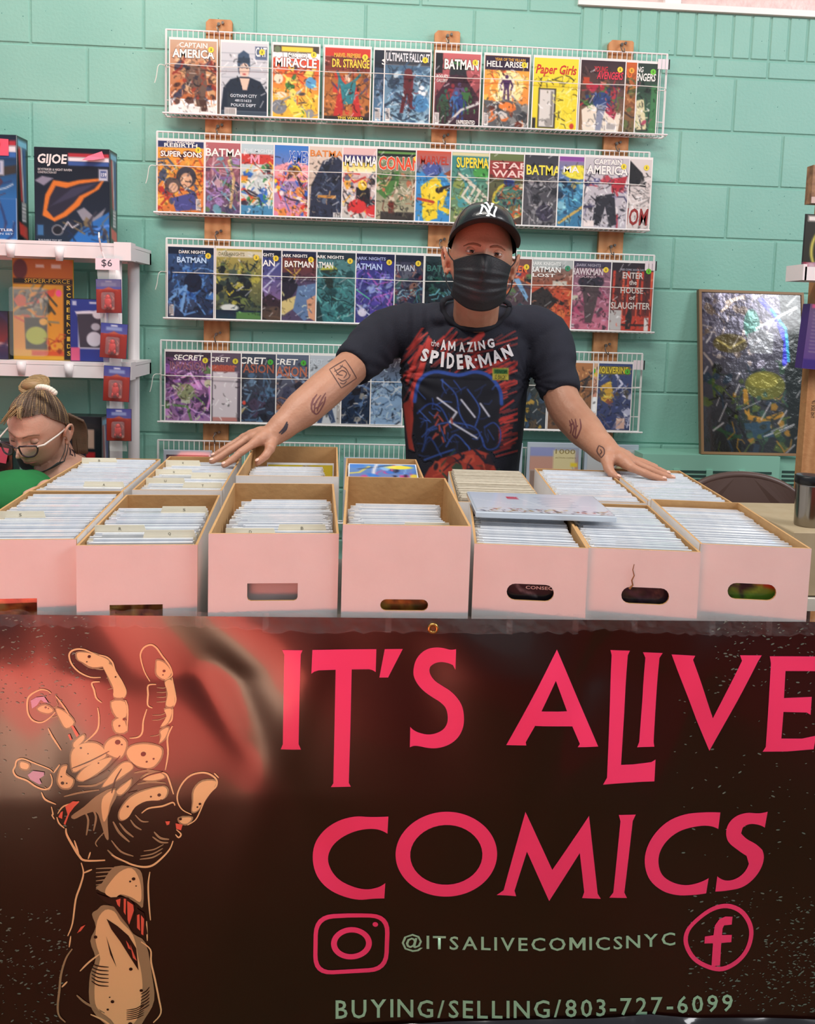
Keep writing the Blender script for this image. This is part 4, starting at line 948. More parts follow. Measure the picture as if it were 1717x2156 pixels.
# torn crack above the handle of the cracked box
ck = MB(); c0 = UY(1333, 1188, YF); c1 = UY(1328, 1240, YF)
pts = [UY(*p, YF-.0008) for p in ((1336, 1188), (1333, 1200), (1336, 1212), (1331, 1222), (1333, 1232), (1326, 1240))]
inv = Matrix.LocRotScale(BX[6].location, BX[6].rotation_euler, None).inverted()
ck.tube([inv @ p for p in pts], [.0006, .0008, .001, .0012, .0014, .002], 5)
ck.build('torn_crack', flat('#8a5c34', .8), BX[6])
# back row
back = [
 (11, -.665, -.482, 1.672, .39, .270, 2.4, 'white comic box behind the orange-handle box, next to the woman'),
 (12, -.460, -.280, 1.672, .405, .276, 2.6, 'white comic box under the spread fingers, full of tab dividers'),
 (13, -.256, -.042, 1.706, .400, .303, 2.0, 'tall white comic box with kraft back under the hand, nearly empty'),
 (14, -.030, .152, 1.706, .395, .276, .4, 'white comic box with a bright blue cover leaning up inside it'),
 (15, .206, .392, 1.668, .345, .262, -3.2, 'white comic box of tan paper edges in front of the dark t-shirt'),
 (16, .421, .605, 1.660, .375, .270, -4.2, 'white comic box of white bagged edges beside the wrist'),
 (17, .612, .795, 1.660, .385, .272, -4.8, 'white comic box under the flat palm'),
]
for k, x0, x1, y, d, h, rz, lab in back:
    BX[k] = comic_box(x0, x1, y, d, h, R_(rz), lab, g2)
fill_box(BX[11], .183, .01, .375, .0092, '', '', [(3, (1, 'A')), (34, (-1, 'B'))], False, 11, dlabel='in the box next to the neck of the woman')
fill_box(BX[12], .18, .01, .36, .0092, '', '', [(4, (1, 'T')), (9, (-1, 'U')), (16, (1, 'V')), (20, (-1, 'W')), (33, (-1, 'X'))], False, 12, dlabel='in the box under the spread fingers')
fill_box(BX[13], .214, .10, .30, .0092, '', '', [], False, 13, dx=-.015, kinds=(1, 1, 0))
fill_box(BX[15], .186, .01, .335, .0060, '', '', [], False, 15, kinds=(9,), lean=.0)
fill_box(BX[16], .184, .01, .36, .0086, '', '', [], False, 16, kinds=(0, 1))
fill_box(BX[17], .183, .01, .37, .0086, '', '', [], False, 17, kinds=(0, 1, 1))
# far comics as one object
sm = MB()
for me, M in stuff:
    for p in me.polygons: pass
    b0 = len(sm.v); sm.v += [tuple(M @ v.co) for v in me.vertices]
    mi = {'bagged_comic_edge': 0, 'bagged_comic_edge_warm': 1, 'bagged_comic_edge_grey': 2, 'bare_comic_paper_edge': 3}
    for p in me.polygons:
        sm.f.append(tuple(i+b0 for i in p.vertices)); sm.m.append(mi[me.materials[p.material_index].name])
so = sm.build('bagged_comics', [M_BAG, M_BAG2, M_BAG3, M_TAN])
tag(so, 'bagged comics standing upright in the back row of boxes', 'comics', kind='stuff')
# comic lying low in the tall back box, and one leaning in the blue-cover box
def loose_comic(t, p, rx, painter, label, rz=0.0):
    o = MB().box(-.084, .084, -.002, .002, 0, .26).build('bagged_comic', M_BAG)
    o.location = local(t, p); o.rotation_euler = (rx, 0, t.rotation_euler.z+rz); tag(o, label, 'comic')
    cv = Canvas(44, 60); painter(cv); link('cover', cv.mesh('cover', plane_xf(.162, .25, -.0024, -.081, .005), M_PRINT), o)
    return o
def lc1(c): c.grad('#4a86c8', '#c87a8a'); c.busy(91, 60, .14, ['#3a7ad0', '#f0d83c', '#c84a8a', '#2a2c44', '#8ab8e8', '#e8e0e0'], (0, 0, 1, 1)); c.ell(.75, .08, .2, .05, '#f0e04a')
def lc2(c): c.grad('#c8b43c', '#8a7a6a'); c.rect(0, 0, .32, .2, '#e0cc3c'); c.rect(.8, 0, 1, .2, '#d8c43c'); c.busy(93, 40, .1, ['#a89a8a', '#6a5c54', '#d8c8a0'], (.3, 0, .8, 1))
loose_comic(BX[14], (0, .05, .232), -1.40, lc1, 'bagged comic with bright blue and yellow cover leaning back in its box')
loose_comic(BX[13], (.014, .325, .01), -.10, lc2, 'bagged comic with a yellow top edge in the nearly empty tall box')
for j in range(3):
    o = bpy.data.objects.new('bagged_comic', BAGS[j % 3]); COL.objects.link(o)
    o.location = local(BX[14], (random.Random(j).uniform(-.002, .002), .325+.012*j, .006)); o.rotation_euler = (-.02, 0, BX[14].rotation_euler.z)
    tag(o, 'bagged comic standing behind the bright blue cover', 'comic', 'comics behind the blue cover')

# graded comic in a clear case lying across the boxes
pc = [UZ(993, 1044, 1.006), UZ(1266, 1055, 1.006), UZ(1281, 1094, 1.006), UZ(990, 1092, 1.006)]
cen = (pc[0]+pc[1]+pc[2]+pc[3])/4; wv = ((pc[1]-pc[0])+(pc[2]-pc[3]))/2; dv = ((pc[0]-pc[3])+(pc[1]-pc[2]))/2
W = wv.length; D = dv.length; ang = math.atan2(wv.y, wv.x)
cs = thing('graded_comic_case', 'clear plastic case with a pale certificate label lying across two boxes', 'case', (cen.x, cen.y, 1.0045), ang)
cs.rotation_euler = (0.0, .012, ang)
M_CASE = mat('clear_case_plastic', '#c9d2dc', .08, coat=1.0)
me = MB().box(-W/2, W/2, -D/2, D/2, 0, .011).mesh('case_shell', M_CASE); bevel_mesh(me, .002, 2); link('case_shell', me, cs)
cv = Canvas(120, 44, asp=D/W); cv.grad('#c8d0e2', '#d4d8e4')
cv.busy(95, 90, .018, ['#3a3c50', '#8a5a3a', '#c8b070', '#5a5a64', '#a8483c'], (.02, .82, .98, .98)); cv.rect(.28, .2, .37, .34, '#c8566a', .7); cv.line([(.35, .2), (.5, .62)], .004, '#f4f4f8'); cv.line([(.0, .35), (.3, .62), (1, .58)], .003, '#eceef4')
for k in range(6): cv.rect(.5+.02*(k % 3), .2+.09*k, .8-.03*(k % 2), .225+.09*k, '#a8aec2')
xf = lambda u, v: np.stack([-W/2*.97+u*W*.97, D/2*.94-v*D*.94, np.full_like(u, .0114)], 1)
link('label', cv.mesh('label', xf, print_mat('label_print', .2, .9)), cs)
bt = MB(); put_text(bt, 'eccc', lambda u, v: (-W/2+W*(.285+.08*u), D/2-D*(.31-.08*v), .0117), .03); bt.build('label_lettering', flat('#b03a50'), cs)

# ================================================================== BANNER
BT = .8795
BX0, BX1, BZ0 = -.75, 1.02, .12
def bwave(x, z):
    s = min(1.0, max(0.0, (BT-z)/.10)); q = (BT-z)
    w = .0045*math.sin(8.5*x+3.0*z+.6)*s
    w += .0050*math.sin(17*x-9*q+1.0)*math.exp(-q*3.0)*s
    w += .0100*math.exp(-((x+.27-.55*q)/.050)**2)*math.exp(-q*2.4)*s
    w += .0080*math.exp(-((x+.50-.10*q)/.045)**2)*math.exp(-q*3.0)*s
    w -= .0060*math.exp(-((x-.60+.28*q)/.030)**2)*math.exp(-q*2.5)*s
    w += .0070*math.exp(-((x-.42+.35*q)/.028)**2)*math.exp(-q*3)*s
    w += .0050*math.exp(-((x-.10-.2*q)/.05)**2)*math.exp(-q*5)*s
    w -= .0040*math.exp(-((x+.05+.3*q)/.04)**2)*math.exp(-q*2)*s
    w += .006*s*q*math.sin(3.0*x+1.0)
    return w
def bpt(x, z, off=0.0):
    return (x, YF-.0135-off-.011*min(1.0, max(0.0, (BT-z)/.30))+min(.011, bwave(x, z))-.016*max(0, (BT-z)), z)
def vinyl():
    m = mat('banner_vinyl', '#1c0d08', .24, coat=.45, spec=.6)
    nt = m.node_tree; b = nt.nodes['Principled BSDF']
    g = nt.nodes.new('ShaderNodeNewGeometry'); n = nt.nodes.new('ShaderNodeTexNoise'); n.inputs['Scale'].default_value = 2.2; n.inputs['Detail'].default_value = 3
    r = nt.nodes.new('ShaderNodeValToRGB'); r.color_ramp.elements[0].position = .38; r.color_ramp.elements[0].color = (*lin('#1d0f08'), 1)
    r.color_ramp.elements[1].position = .68; r.color_ramp.elements[1].color = (*lin('#2a0d0b'), 1)
    n2 = nt.nodes.new('ShaderNodeTexWave'); n2.inputs['Scale'].default_value = 190; n2.bands_direction = 'X'; n2.inputs['Distortion'].default_value = .3
    bp = nt.nodes.new('ShaderNodeBump'); bp.inputs['Strength'].default_value = .06; bp.inputs['Distance'].default_value = .002
    nt.links.new(g.outputs['Position'], n.inputs['Vector']); nt.links.new(n.outputs['Fac'], r.inputs['Fac']); nt.links.new(r.outputs['Color'], b.inputs['Base Color'])
    nt.links.new(g.outputs['Position'], n2.inputs['Vector']); nt.links.new(n2.outputs['Fac'], bp.inputs['Height']); nt.links.new(bp.outputs['Normal'], b.inputs['Normal'])
    return m
M_VINYL = vinyl()
ban = thing('vinyl_banner', 'large dark glossy vinyl banner with pink lettering and a drawn clawing hand', 'banner', (.12, YF-.01, BZ0))
BO = Vector(ban.location)
G = .012
nxg, nzg = int((BX1-BX0)/G), int((BT-BZ0)/G)
b = MB(); vs = []
for j in range(nzg+1):
    for i in range(nxg+1):
        vs.append(Vector(bpt(BX0+i*(BX1-BX0)/nxg, BT-j*(BT-BZ0)/nzg))-BO)
w_ = nxg+1
b.add(vs, [(j*w_+i, (j+1)*w_+i, (j+1)*w_+i+1, j*w_+i+1) for j in range(nzg) for i in range(nxg)])
b.build('vinyl_sheet', M_VINYL, ban, True)
def decal(name, shapes, mats, off=.0008, kind=None):
    """shapes: list of (material index, outer[(x,z)], holes) on the banner; cut finely so that they follow its ripples"""
    V = []; Fc = []; MI = []
    for mi, outer, holes in shapes:
        t = MB(); t.poly2(outer, holes)
        bm = bmesh.new(); vv = [bm.verts.new(p) for p in t.v]
        for f in t.f:
            try: bm.faces.new([vv[i] for i in f])
            except ValueError: pass
        xs_ = [p[0] for p in t.v]; zs_ = [p[2] for p in t.v]; st = .024
        for ax, lo, hi in ((0, min(xs_), max(xs_)), (2, min(zs_), max(zs_))):
            k = math.ceil(lo/st)
            while k*st < hi:
                co = [0, 0, 0]; no = [0, 0, 0]; co[ax] = k*st; no[ax] = 1
                bmesh.ops.bisect_plane(bm, geom=bm.verts[:]+bm.edges[:]+bm.faces[:], plane_co=co, plane_no=no); k += 1
        bm.verts.index_update(); o = len(V)
        V += [tuple(Vector(bpt(v.co.x, v.co.z, off))-BO) for v in bm.verts]
        for f in bm.faces: Fc.append([v.index+o for v in f.verts]); MI.append(mi)
        bm.free()
    me = bpy.data.meshes.new(name); me.from_pydata(V, [], Fc)
    for m in mats: me.materials.append(m)
    me.polygons.foreach_set('material_index', MI); me.polygons.foreach_set('use_smooth', [True]*len(Fc)); me.update()
    ob = link(name, me, ban)
    if kind: ob['kind'] = kind
    return ob
def bx(pts, crop):
    ox, oy, sc = crop; out = []
    for p in pts:
        q = UY(ox+p[0]/sc, oy+p[1]/sc, YF-.020); out.append((q.x, q.z))
    return out
A_ = (540, 1280, 2.8617); B_ = (1040, 1280, 2.536); C_ = (600, 1680, 1.5372); D_ = (0, 1280, 3.066); E_ = (0, 1740, 3.066)
M_PINK = mat('banner_pink_print', '#ff467c', .32, coat=.2); M_GREEN = mat('banner_green_print', '#a2d6b0', .35, coat=.25)
def ring(cx, cy, rx, ry, n=40, rot=0.0):
    return [(cx+rx*math.cos(6.2832*k/n)*math.cos(rot)-ry*math.sin(6.2832*k/n)*math.sin(rot), cy+rx*math.cos(6.2832*k/n)*math.sin(rot)+ry*math.sin(6.2832*k/n)*math.cos(rot)) for k in range(n)]
LET = [
 ('letter', A_, [(155,257),(278,257),(268,280),(262,500),(256,815),(270,848),(147,852),(160,820),(165,500),(168,285)], []),
 ('letter', A_, [(338,255),(724,255),(720,392),(700,380),(680,375),(575,375),(568,700),(558,1040),(570,1063),(450,1068),(465,1045),(472,700),(478,375),(375,375),(350,382),(332,394)], []),
 ('apostrophe', A_, [(775,255),(884,255),(795,425),(742,425)], []),
 ('letter', A_, [(1205,250),(1200,372),(1185,345),(1150,333),(1110,330),(1075,340),(1050,360),(1045,385),(1055,415),(1080,445),(1120,470),(1170,500),(1215,545),(1240,590),(1250,650),(1245,710),(1220,765),(1180,805),(1130,830),(1080,840),(1030,838),(980,828),(950,826),(925,834),(928,715),(950,735),(990,752),(1040,760),(1090,750),(1130,725),(1150,690),(1153,645),(1140,600),(1110,570),(1060,540),(1010,505),(970,460),(950,415),(950,370),(965,320),(995,280),(1040,252),(1090,243),(1130,246),(1170,254)], []),
 ('letter', B_, [(340,225),(553,730),(443,732),(455,715),(418,628),(215,615),(165,700),(168,717),(62,717)], [[(330,385),(390,548),(250,540)]]),
 ('letter', B_, [(632,235),(735,237),(724,262),(700,560),(675,828),(740,828),(800,823),(840,818),(862,805),(852,915),(720,920),(640,922),(575,925),(597,890),(620,560),(638,262)], []),
 ('letter', B_, [(805,245),(910,248),(893,275),(855,715),(858,740),(765,742),(777,715),(800,500),(818,275)], []),
 ('letter', B_, [(957,255),(1080,258),(1068,280),(1172,590),(1330,285),(1320,256),(1437,257),(1415,290),(1300,500),(1152,762),(1080,590)], []),
 ('letter', B_, [(1480,262),(1760,265),(1755,350),(1740,342),(1563,340),(1550,480),(1700,475),(1690,568),(1670,556),(1545,552),(1530,690),(1640,690),(1715,675),(1700,745),(1560,757),(1430,760),(1447,735),(1485,300)], []),
 ('letter', C_, [(335,50),(332,105),(300,92),(260,92),(215,105),(175,130),(150,160),(140,195),(150,230),(175,260),(215,280),(260,288),(300,280),(325,265),(322,315),(285,318),(240,324),(190,315),(140,290),(105,250),(91,200),(97,150),(125,105),(170,70),(225,52),(280,52)], []),
 ('letter', C_, ring(521, 170, 163, 135, 44, -.05), [ring(521, 172, 116, 95, 40, -.05)]),
 ('letter', C_, [(775,32),(860,215),(978,42),(1005,290),(1015,306),(955,304),(962,285),(948,160),(850,315),(780,160),(740,285),(745,302),(683,300),(705,285)], []),
 ('letter', C_, [(1075,42),(1130,42),(1120,62),(1090,285),(1098,302),(1042,302),(1055,285),(1080,62)], []),
 ('letter', C_, [(1407,42),(1400,95),(1370,85),(1320,88),(1270,102),(1230,130),(1207,165),(1203,200),(1215,235),(1245,258),(1290,270),(1330,265),(1367,250),(1358,298),(1310,302),(1260,300),(1215,285),(1175,250),(1158,205),(1160,160),(1185,110),(1230,70),(1290,48),(1350,42)], []),
 ('letter', C_, [(1557,36),(1548,88),(1530,80),(1500,78),(1478,90),(1473,108),(1490,125),(1520,142),(1540,160),(1545,185),(1535,220),(1510,255),(1475,280),(1430,290),(1388,293),(1395,245),(1420,258),(1450,255),(1480,235),(1497,205),(1490,180),(1460,160),(1432,135),(1425,110),(1432,80),(1455,55),(1490,42),(1530,42)], []),
]
def soft(pts, n=4, lim=.62):
    """rounds the gentle bends of an outline and keeps its sharp corners"""
    P = [Vector(p) for p in pts]; m = len(P); T = []
    for i in range(m):
        a, b = P[i]-P[i-1], P[(i+1) % m]-P[i]
        T.append(None if a.angle(b) > lim else (a.normalized()+b.normalized()).normalized())
    out = []
    for i in range(m):
        p, q = P[i], P[(i+1) % m]; L = (q-p).length; d = (q-p)
        t0 = T[i]*L if T[i] is not None else (d if T[(i+1) % m] is None else d*2-T[(i+1) % m]*L)
        t1 = T[(i+1) % m]*L if T[(i+1) % m] is not None else (d if T[i] is None else d*2-T[i]*L)
        k = n if (T[i] is not None or T[(i+1) % m] is not None) else 1
        for j in range(k):
            t = j/k; out.append(tuple(p*(2*t**3-3*t*t+1)+t0*(t**3-2*t*t+t)+q*(-2*t**3+3*t*t)+t1*(t**3-t*t)))
    return out
for nm, crop, outer, holes in LET:
    if len(outer) > 22: outer = soft(outer)
    decal(nm, [(0, bx(outer, crop), [bx(h, crop) for h in holes])], [M_PINK])
def rrect(q, r, n=6):
    """rounded quad"""
    out = []; q = [Vector(p) for p in q]
    for i in range(4):
        p, a, c = q[i], q[i-1], q[(i+1) % 4]
        d1 = (a-p).normalized()*r; d2 = (c-p).normalized()*r
        for k in range(n+1):
            t = k/n; out.append(tuple((p+d1)*(1-t)**2+p*2*t*(1-t)+(p+d2)*t*t))
    return out
decal('camera_icon', [(0, bx(rrect([(95, 372), (341, 366), (334, 555), (92, 562)], 62), C_), [bx(rrect([(108, 386), (326, 379), (321, 542), (106, 549)], 50), C_)]),
     (0, bx(ring(216, 464, 66, 51), C_), [bx(ring(216, 464, 47, 34), C_)]), (0, bx(ring(293, 402, 9, 8, 14), C_), [])], [M_PINK])
egg = [(1430,332),(1475,350),(1503,388),(1510,430),(1495,480),(1460,520),(1410,543),(1360,535),(1310,505),(1283,455),(1290,410),(1330,370),(1380,340)]
def closed_smooth(p, n=4):
    P = [Vector(q) for q in p]; m = len(P); out = []
    for i in range(m):
        p0, p1, p2, p3 = P[i-1], P[i], P[(i+1) % m], P[(i+2) % m]
        for k in range(n):
            t = k/n; out.append(tuple(.5*((2*p1)+(p2-p0)*t+(2*p0-5*p1+4*p2-p3)*t*t+(3*p1-p0-3*p2+p3)*t**3)))
    return out
eg = closed_smooth(egg); ei = [(1397+(x-1397)*.875, 437+(y-437)*.865) for x, y in eg]
decal('letter_f_icon', [(0, bx(eg, C_), [bx(ei, C_)]), (0, bx([(1443,373),(1440,398),(1415,400),(1410,410),(1408,430),(1440,430),(1438,453),(1405,455),(1400,525),(1372,528),(1378,455),(1350,455),(1352,433),(1380,430),(1385,400),(1400,380),(1420,372)], C_), [])], [M_PINK])
def text_line(name, s, x0, x1, base, cap, material, widths=None):
    """letters set one by one along a wavy base line (crop C coordinates)"""
    sh = []; n = len(s)
    wd = []
    for ch in s:
        v, f, bb = text_mesh(ch, .012); wd.append(max(.12, (bb[1]-bb[0]))+.17 if ch != ' ' else .4)
    tot = sum(wd)-.17; x = x0; k = (x1-x0)/tot
    b = MB()
    for ch, w in zip(s, wd):
        v, f, bb = text_mesh(ch, .012)
        t = (x-x0)/(x1-x0); yb = base(t); h = cap(t)
        ref = .69
        pts = [(x+(p[0]-bb[0])*k, yb-p[1]/ref*h) for p in v]
        q = bx(pts, C_)
        b.add([tuple(Vector(bpt(a, c, .0009))-BO) for a, c in q], f)
        x += w*k
    return b.build(name, material, ban, True)
text_line('handle_lettering', '@ITSALIVECOMICSNYC', 378, 1255, lambda t: 472+8*math.sin(t*3.6)-14*t, lambda t: 42-3*t, M_GREEN)
text_line('phone_lettering', 'BUYING/SELLING/803-727-6099', 165, 1440, lambda t: 700-31*t+4*math.sin(t*6), lambda t: 57-6*t, M_GREEN)
# --- drawn hand
M_CREAM = mat('banner_cream_print', '#f0cc90', .34, coat=.25); M_GREYT = mat('banner_grey_tan_print', '#a08c66', .34, coat=.25)
M_INK = mat('banner_dark_print', '#2c0f0c', .3, coat=.3); M_REDP = mat('banner_flesh_print', '#e8664f', .34, coat=.25); M_LILAC = mat('banner_lilac_print', '#c9a0bc', .34, coat=.25)
HM = [M_CREAM, M_GREYT, M_INK, M_REDP, M_LILAC]
def strokepoly(pts, w0, w1=None, n=4):
    P = smooth_path([(p[0], p[1], 0) for p in pts], n); m = len(P); L = []; Rr = []
    for i, p in enumerate(P):
        t = (P[min(i+1, m-1)]-P[max(i-1, 0)]).normalized(); nn = Vector((-t.y, t.x, 0))
        f = i/(m-1); w = w0+(w1-w0)*f if w1 is not None else w0*(.35+.65*math.sin(math.pi*min(1, max(0, .08+f*.84))))
        L.append(tuple((p+nn*w/2)[:2])); Rr.append(tuple((p-nn*w/2)[:2]))
    return L+Rr[::-1]
def grow(pts, k):
    cx = sum(p[0] for p in pts)/len(pts); cy = sum(p[1] for p in pts)/len(pts)
    return [(p[0]+(p[0]-cx)/math.hypot(p[0]-cx, p[1]-cy)*k, p[1]+(p[1]-cy)/math.hypot(p[0]-cx, p[1]-cy)*k) for p in pts]
L0, L1, L2_ = [], [], []
pads = [[(475,930),(500,880),(560,850),(630,850),(680,880),(700,930),(650,960),(560,1000),(490,1030)],
 [(690,870),(720,830),(780,815),(825,850),(815,910),(780,945),(700,910)],
 [(830,920),(850,880),(910,865),(980,870),(1045,895),(1045,950),(1000,1005),(940,1010),(870,980)],
 [(515,1070),(560,1010),(640,965),(735,940),(700,990),(640,1040),(560,1085)],
 [(390,1080),(410,1010),(450,1000),(440,1050),(490,1080),(470,1130),(420,1135),(395,1110)],
 [(680,1120),(740,1040),(800,980),(850,975),(870,1010),(800,1060),(740,1100)],
 [(790,1310),(800,1260),(860,1190),(950,1150),(1060,1130),(1090,1160),(1060,1210),(960,1215),(890,1250),(850,1310),(810,1330)],
 [(930,1080),(960,1050),(1040,1045),(1070,1075),(1000,1090)],
 [(690,1180),(760,1140),(730,1230),(715,1300),(690,1340),(675,1250)],
 [(770,1150),(830,1100),(860,1080),(850,1120),(800,1170)],
 [(500,290),(560,290),(640,310),(700,340),(690,370),(600,380),(540,350),(505,330)],
 [(660,360),(720,370),(750,430),(810,520),(800,570),(740,565),(735,510),(700,440)],
 [(725,600),(810,600),(820,690),(760,690)], [(740,720),(800,700),(825,780),(760,785)],
 [(1010,350),(1060,370),(1100,430),(1060,470),(1010,440),(1005,390)], [(1060,490),(1105,480),(1125,600),(1110,640),(1070,630),(1080,560)],
 [(1060,660),(1110,660),(1085,740),(1040,760),(1075,700)], [(1040,790),(1090,770),(1070,830),(1035,860),(1045,820)],
 [(250,640),(300,620),(350,650),(320,670),(270,660)], [(370,640),(430,660),(490,720),(440,760),(400,710)], [(490,850),(550,800),(555,830),(500,880)],
 [(1260,1160),(1310,1110),(1395,1110),(1385,1150),(1340,1200),(1290,1280),(1250,1290),(1255,1230)], [(1170,1330),(1245,1330),(1220,1365),(1180,1360)],
 [(150,975),(200,990),(190,1020),(150,1010)]]
for p in pads:
    p = closed_smooth(p, 3); L0.append((1, bx(grow(p, 11), D_), [])); L1.append((0, bx(p, D_), []))
L0.append((1, bx(closed_smooth([(480,1310),(560,1250),(640,1180),(740,1130),(775,1170),(730,1260),(715,1330),(722,1450),(700,1440),(672,1350),(640,1280),(560,1300),(500,1330)], 3), D_), []))
sw = [([(560,1270),(590,1330),(578,1430)],14),([(610,1250),(640,1310),(625,1400)],14),([(750,1340),(790,1410),(855,1470)],16),([(790,1350),(830,1400),(880,1440)],14),([(860,1330),(890,1370),(930,1395)],12),([(890,1300),(930,1340),(975,1345)],10),
 ([(715,1520),(770,1570),(850,1600)],14),([(740,1460),(800,1530),(880,1560)],12),([(920,1580),(1000,1570),(1060,1540)],10),([(925,1560),(1000,1548),(1065,1515)],9),([(945,1528),(1010,1520),(1070,1490)],8),([(1010,1410),(1050,1450),(1105,1460)],14),([(1000,1440),(1050,1475),(1100,1480)],12),
 ([(480,1010),(600,990),(740,930)],10),([(520,1120),(640,1110),(760,1040)],14),([(430,1190),(540,1160),(660,1140)],12),([(880,1040),(960,1030),(1050,1042)],14),([(900,1110),(980,1100),(1080,1110)],12),([(700,1400),(640,1470),(650,1500)],8),
 ([(600,385),(660,395),(700,380)],8),([(690,415),(730,400),(745,405)],8),([(690,450),(740,440),(760,440)],8),([(700,520),(750,510),(775,500)],8),([(720,640),(770,625),(810,610)],8),([(725,660),(770,650),(812,640)],7),
 ([(1010,520),(1050,525),(1070,520)],7),([(1010,550),(1050,552),(1075,548)],7),([(1010,580),(1050,582),(1075,578)],7),([(1010,610),(1050,610),(1075,606)],7),([(985,690),(1040,690),(1080,675)],7),([(985,720),(1030,720),(1070,705)],7),([(975,820),(1020,815),(1045,800)],7),
 ([(330,700),(370,690),(400,680)],8),([(340,640),(380,620),(370,590)],7),([(300,1130),(330,1150),(345,1130)],8)]
for p, w in sw: L0.append((1, bx(strokepoly(p, w), D_), []))
inkl = [([(480,1010),(600,960),(720,900)],8),([(560,1090),(690,1030),(790,930)],10),([(740,1160),(760,1080),(800,1010)],10),([(800,1200),(880,1120),(960,1060),(1060,1040)],10),([(770,1290),(820,1180),(900,1150)],6),([(860,970),(900,1010),(960,1020)],6)]
for p, w in inkl: L2_.append((2, bx(strokepoly(p, w), D_), []))
dots = [(577,313,11),(563,345,5),(748,443,6),(808,706,9),(780,746,7),(772,846,18),(798,862,6),(935,925,17),(957,973,7),(1000,957,7),(538,880,8),(585,915,5),(653,973,6),(420,1105,12),(412,1065,6),(448,1105,6),(1040,1180,12),(988,1188,7),(1052,1212,6),(843,1245,8),(1054,417,10),(1047,442,5),(302,633,8),(320,640,5),(1298,1246,9),(1282,1265,6),(1176,1335,10)]
for x, y, r_ in dots: L2_.append((2, bx(ring(x, y, r_, r_*.85, 10), D_), []))
nails = [[(205,590),(240,570),(290,565),(320,605),(290,600),(270,585),(245,620),(215,640)], [(195,1055),(230,1030),(300,1040),(300,1060),(270,1080),(285,1110),(270,1115),(215,1085)]]
for p in nails: L2_.append((4, bx(p, D_), []))
for p in ([(470,745),(485,740),(525,800),(510,815)],[(450,800),(465,795),(480,830),(468,835)],[(440,1250),(490,1215),(535,1215),(500,1250),(470,1290),(440,1370),(430,1360),(455,1300)],[(395,1320),(410,1290),(425,1280),(420,1330)],[(1080,1345),(1110,1345),(1105,1365),(1090,1370)],[(1145,1360),(1190,1370),(1180,1405),(1150,1395)]): L2_.append((3, bx(p, D_), []))
outl = [([(335,545),(310,528),(270,522),(235,535),(210,550),(188,575),(183,620),(190,670),(215,710),(255,728),(295,722),(340,690),(365,660)],9),([(365,560),(400,600),(440,650),(455,675)],9),([(320,765),(350,820),(408,900)],10),
 ([(655,443),(590,440),(520,410),(470,365),(448,315),(455,285),(490,268),(540,270),(590,290),(630,310)],9),([(640,305),(690,320),(725,355),(745,410),(790,480),(815,540),(800,575)],9),([(650,470),(600,475),(615,520),(630,570),(665,600)],9),([(640,630),(650,690),(645,760),(610,805),(560,845)],9),([(815,590),(830,650),(828,780)],8),
 ([(965,480),(930,420),(905,340),(905,295),(930,260),(970,248),(1005,270),(1040,320),(1085,380),(1105,430),(1100,455),(1060,475)],9),([(1005,500),(955,505),(955,560),(955,625),(985,645)],9),([(1105,460),(1120,540),(1132,600),(1120,640)],9),([(950,650),(930,720),(925,790),(900,820),(845,825)],9),([(1115,655),(1110,720),(1090,745)],8),([(1115,760),(1085,830),(1090,930),(1075,1030)],9),
 ([(355,1040),(330,1020),(240,985),(165,955),(125,965),(115,1000),(103,1030),(125,1065),(190,1090),(250,1130),(310,1148),(345,1125),(352,1085),(340,1050)],9),([(285,1165),(310,1210),(380,1240)],9),([(350,1255),(360,1300),(355,1310),(370,1335)],8),([(360,1045),(400,990)],8),
 ([(1245,1310),(1190,1280),(1160,1235),(1155,1180),(1185,1115),(1235,1070),(1300,1055),(1355,1065),(1400,1100),(1400,1140),(1370,1170),(1330,1220),(1300,1290),(1270,1345),(1220,1375)],9),([(1385,1060),(1415,1090)],7),([(1050,1042),(1085,1060),(1110,1120),(1130,1180)],9),
 ([(1130,1470),(1110,1520),(1060,1575),(1000,1620),(940,1628),(870,1612),(800,1580),(740,1550)],10),([(445,1390),(450,1430),(490,1500),(530,1560),(570,1590),(700,1585)],13),([(590,1580),(605,1535)],8),([(500,1465),(530,1555)],10),([(930,1290),(975,1260),(1060,1250),(1125,1230),(1140,1250)],9),([(385,1320),(400,1360),(435,1390)],8),([(390,1300),(430,1250),(530,1215)],7),([(1150,1400),(1180,1430),(1165,1450),(1145,1430)],8)]
for p, w in outl: L1.append((0, bx(strokepoly(p, w*1.25), D_), []))
# forearm
L0.append((1, bx(closed_smooth([(640,350),(680,320),(760,215),(900,225),(940,290),(942,470),(900,445),(800,395),(700,385)], 3), E_), []))
L0.append((1, bx(closed_smooth([(615,520),(650,490),(690,460),(780,480),(830,560),(880,640),(960,700),(1000,900),(1015,1060),(960,1170),(900,1250),(800,1275),(740,1240),(640,1150),(600,1060),(605,900),(640,800),(605,690),(640,600)], 3), E_), []))
L1.append((0, bx(closed_smooth([(700,370),(720,330),(790,250),(870,225),(920,300),(932,400),(920,440),(870,410),(800,390),(760,415),(710,395)], 3), E_), []))
L1.append((0, bx(closed_smooth([(650,560),(700,490),(760,500),(800,560),(880,650),(915,800),(935,900),(940,1000),(920,1130),(890,1200),(800,1250),(740,1180),(660,1120),(635,1050),(640,900),(670,800),(640,690)], 3), E_), []))
for p in ([(640,385),(720,410),(800,405),(850,410),(890,460),(885,520),(850,590),(810,540),(760,470),(690,430)],[(905,480),(950,510),(972,640),(940,660),(870,620),(890,560)],[(710,545),(780,590),(850,650),(900,730),(915,870),(870,800),(800,690),(740,610)],[(708,655),(730,720),(775,850),(735,770)]):
    L2_.append((2, bx(p, E_), []))
L3_ = []
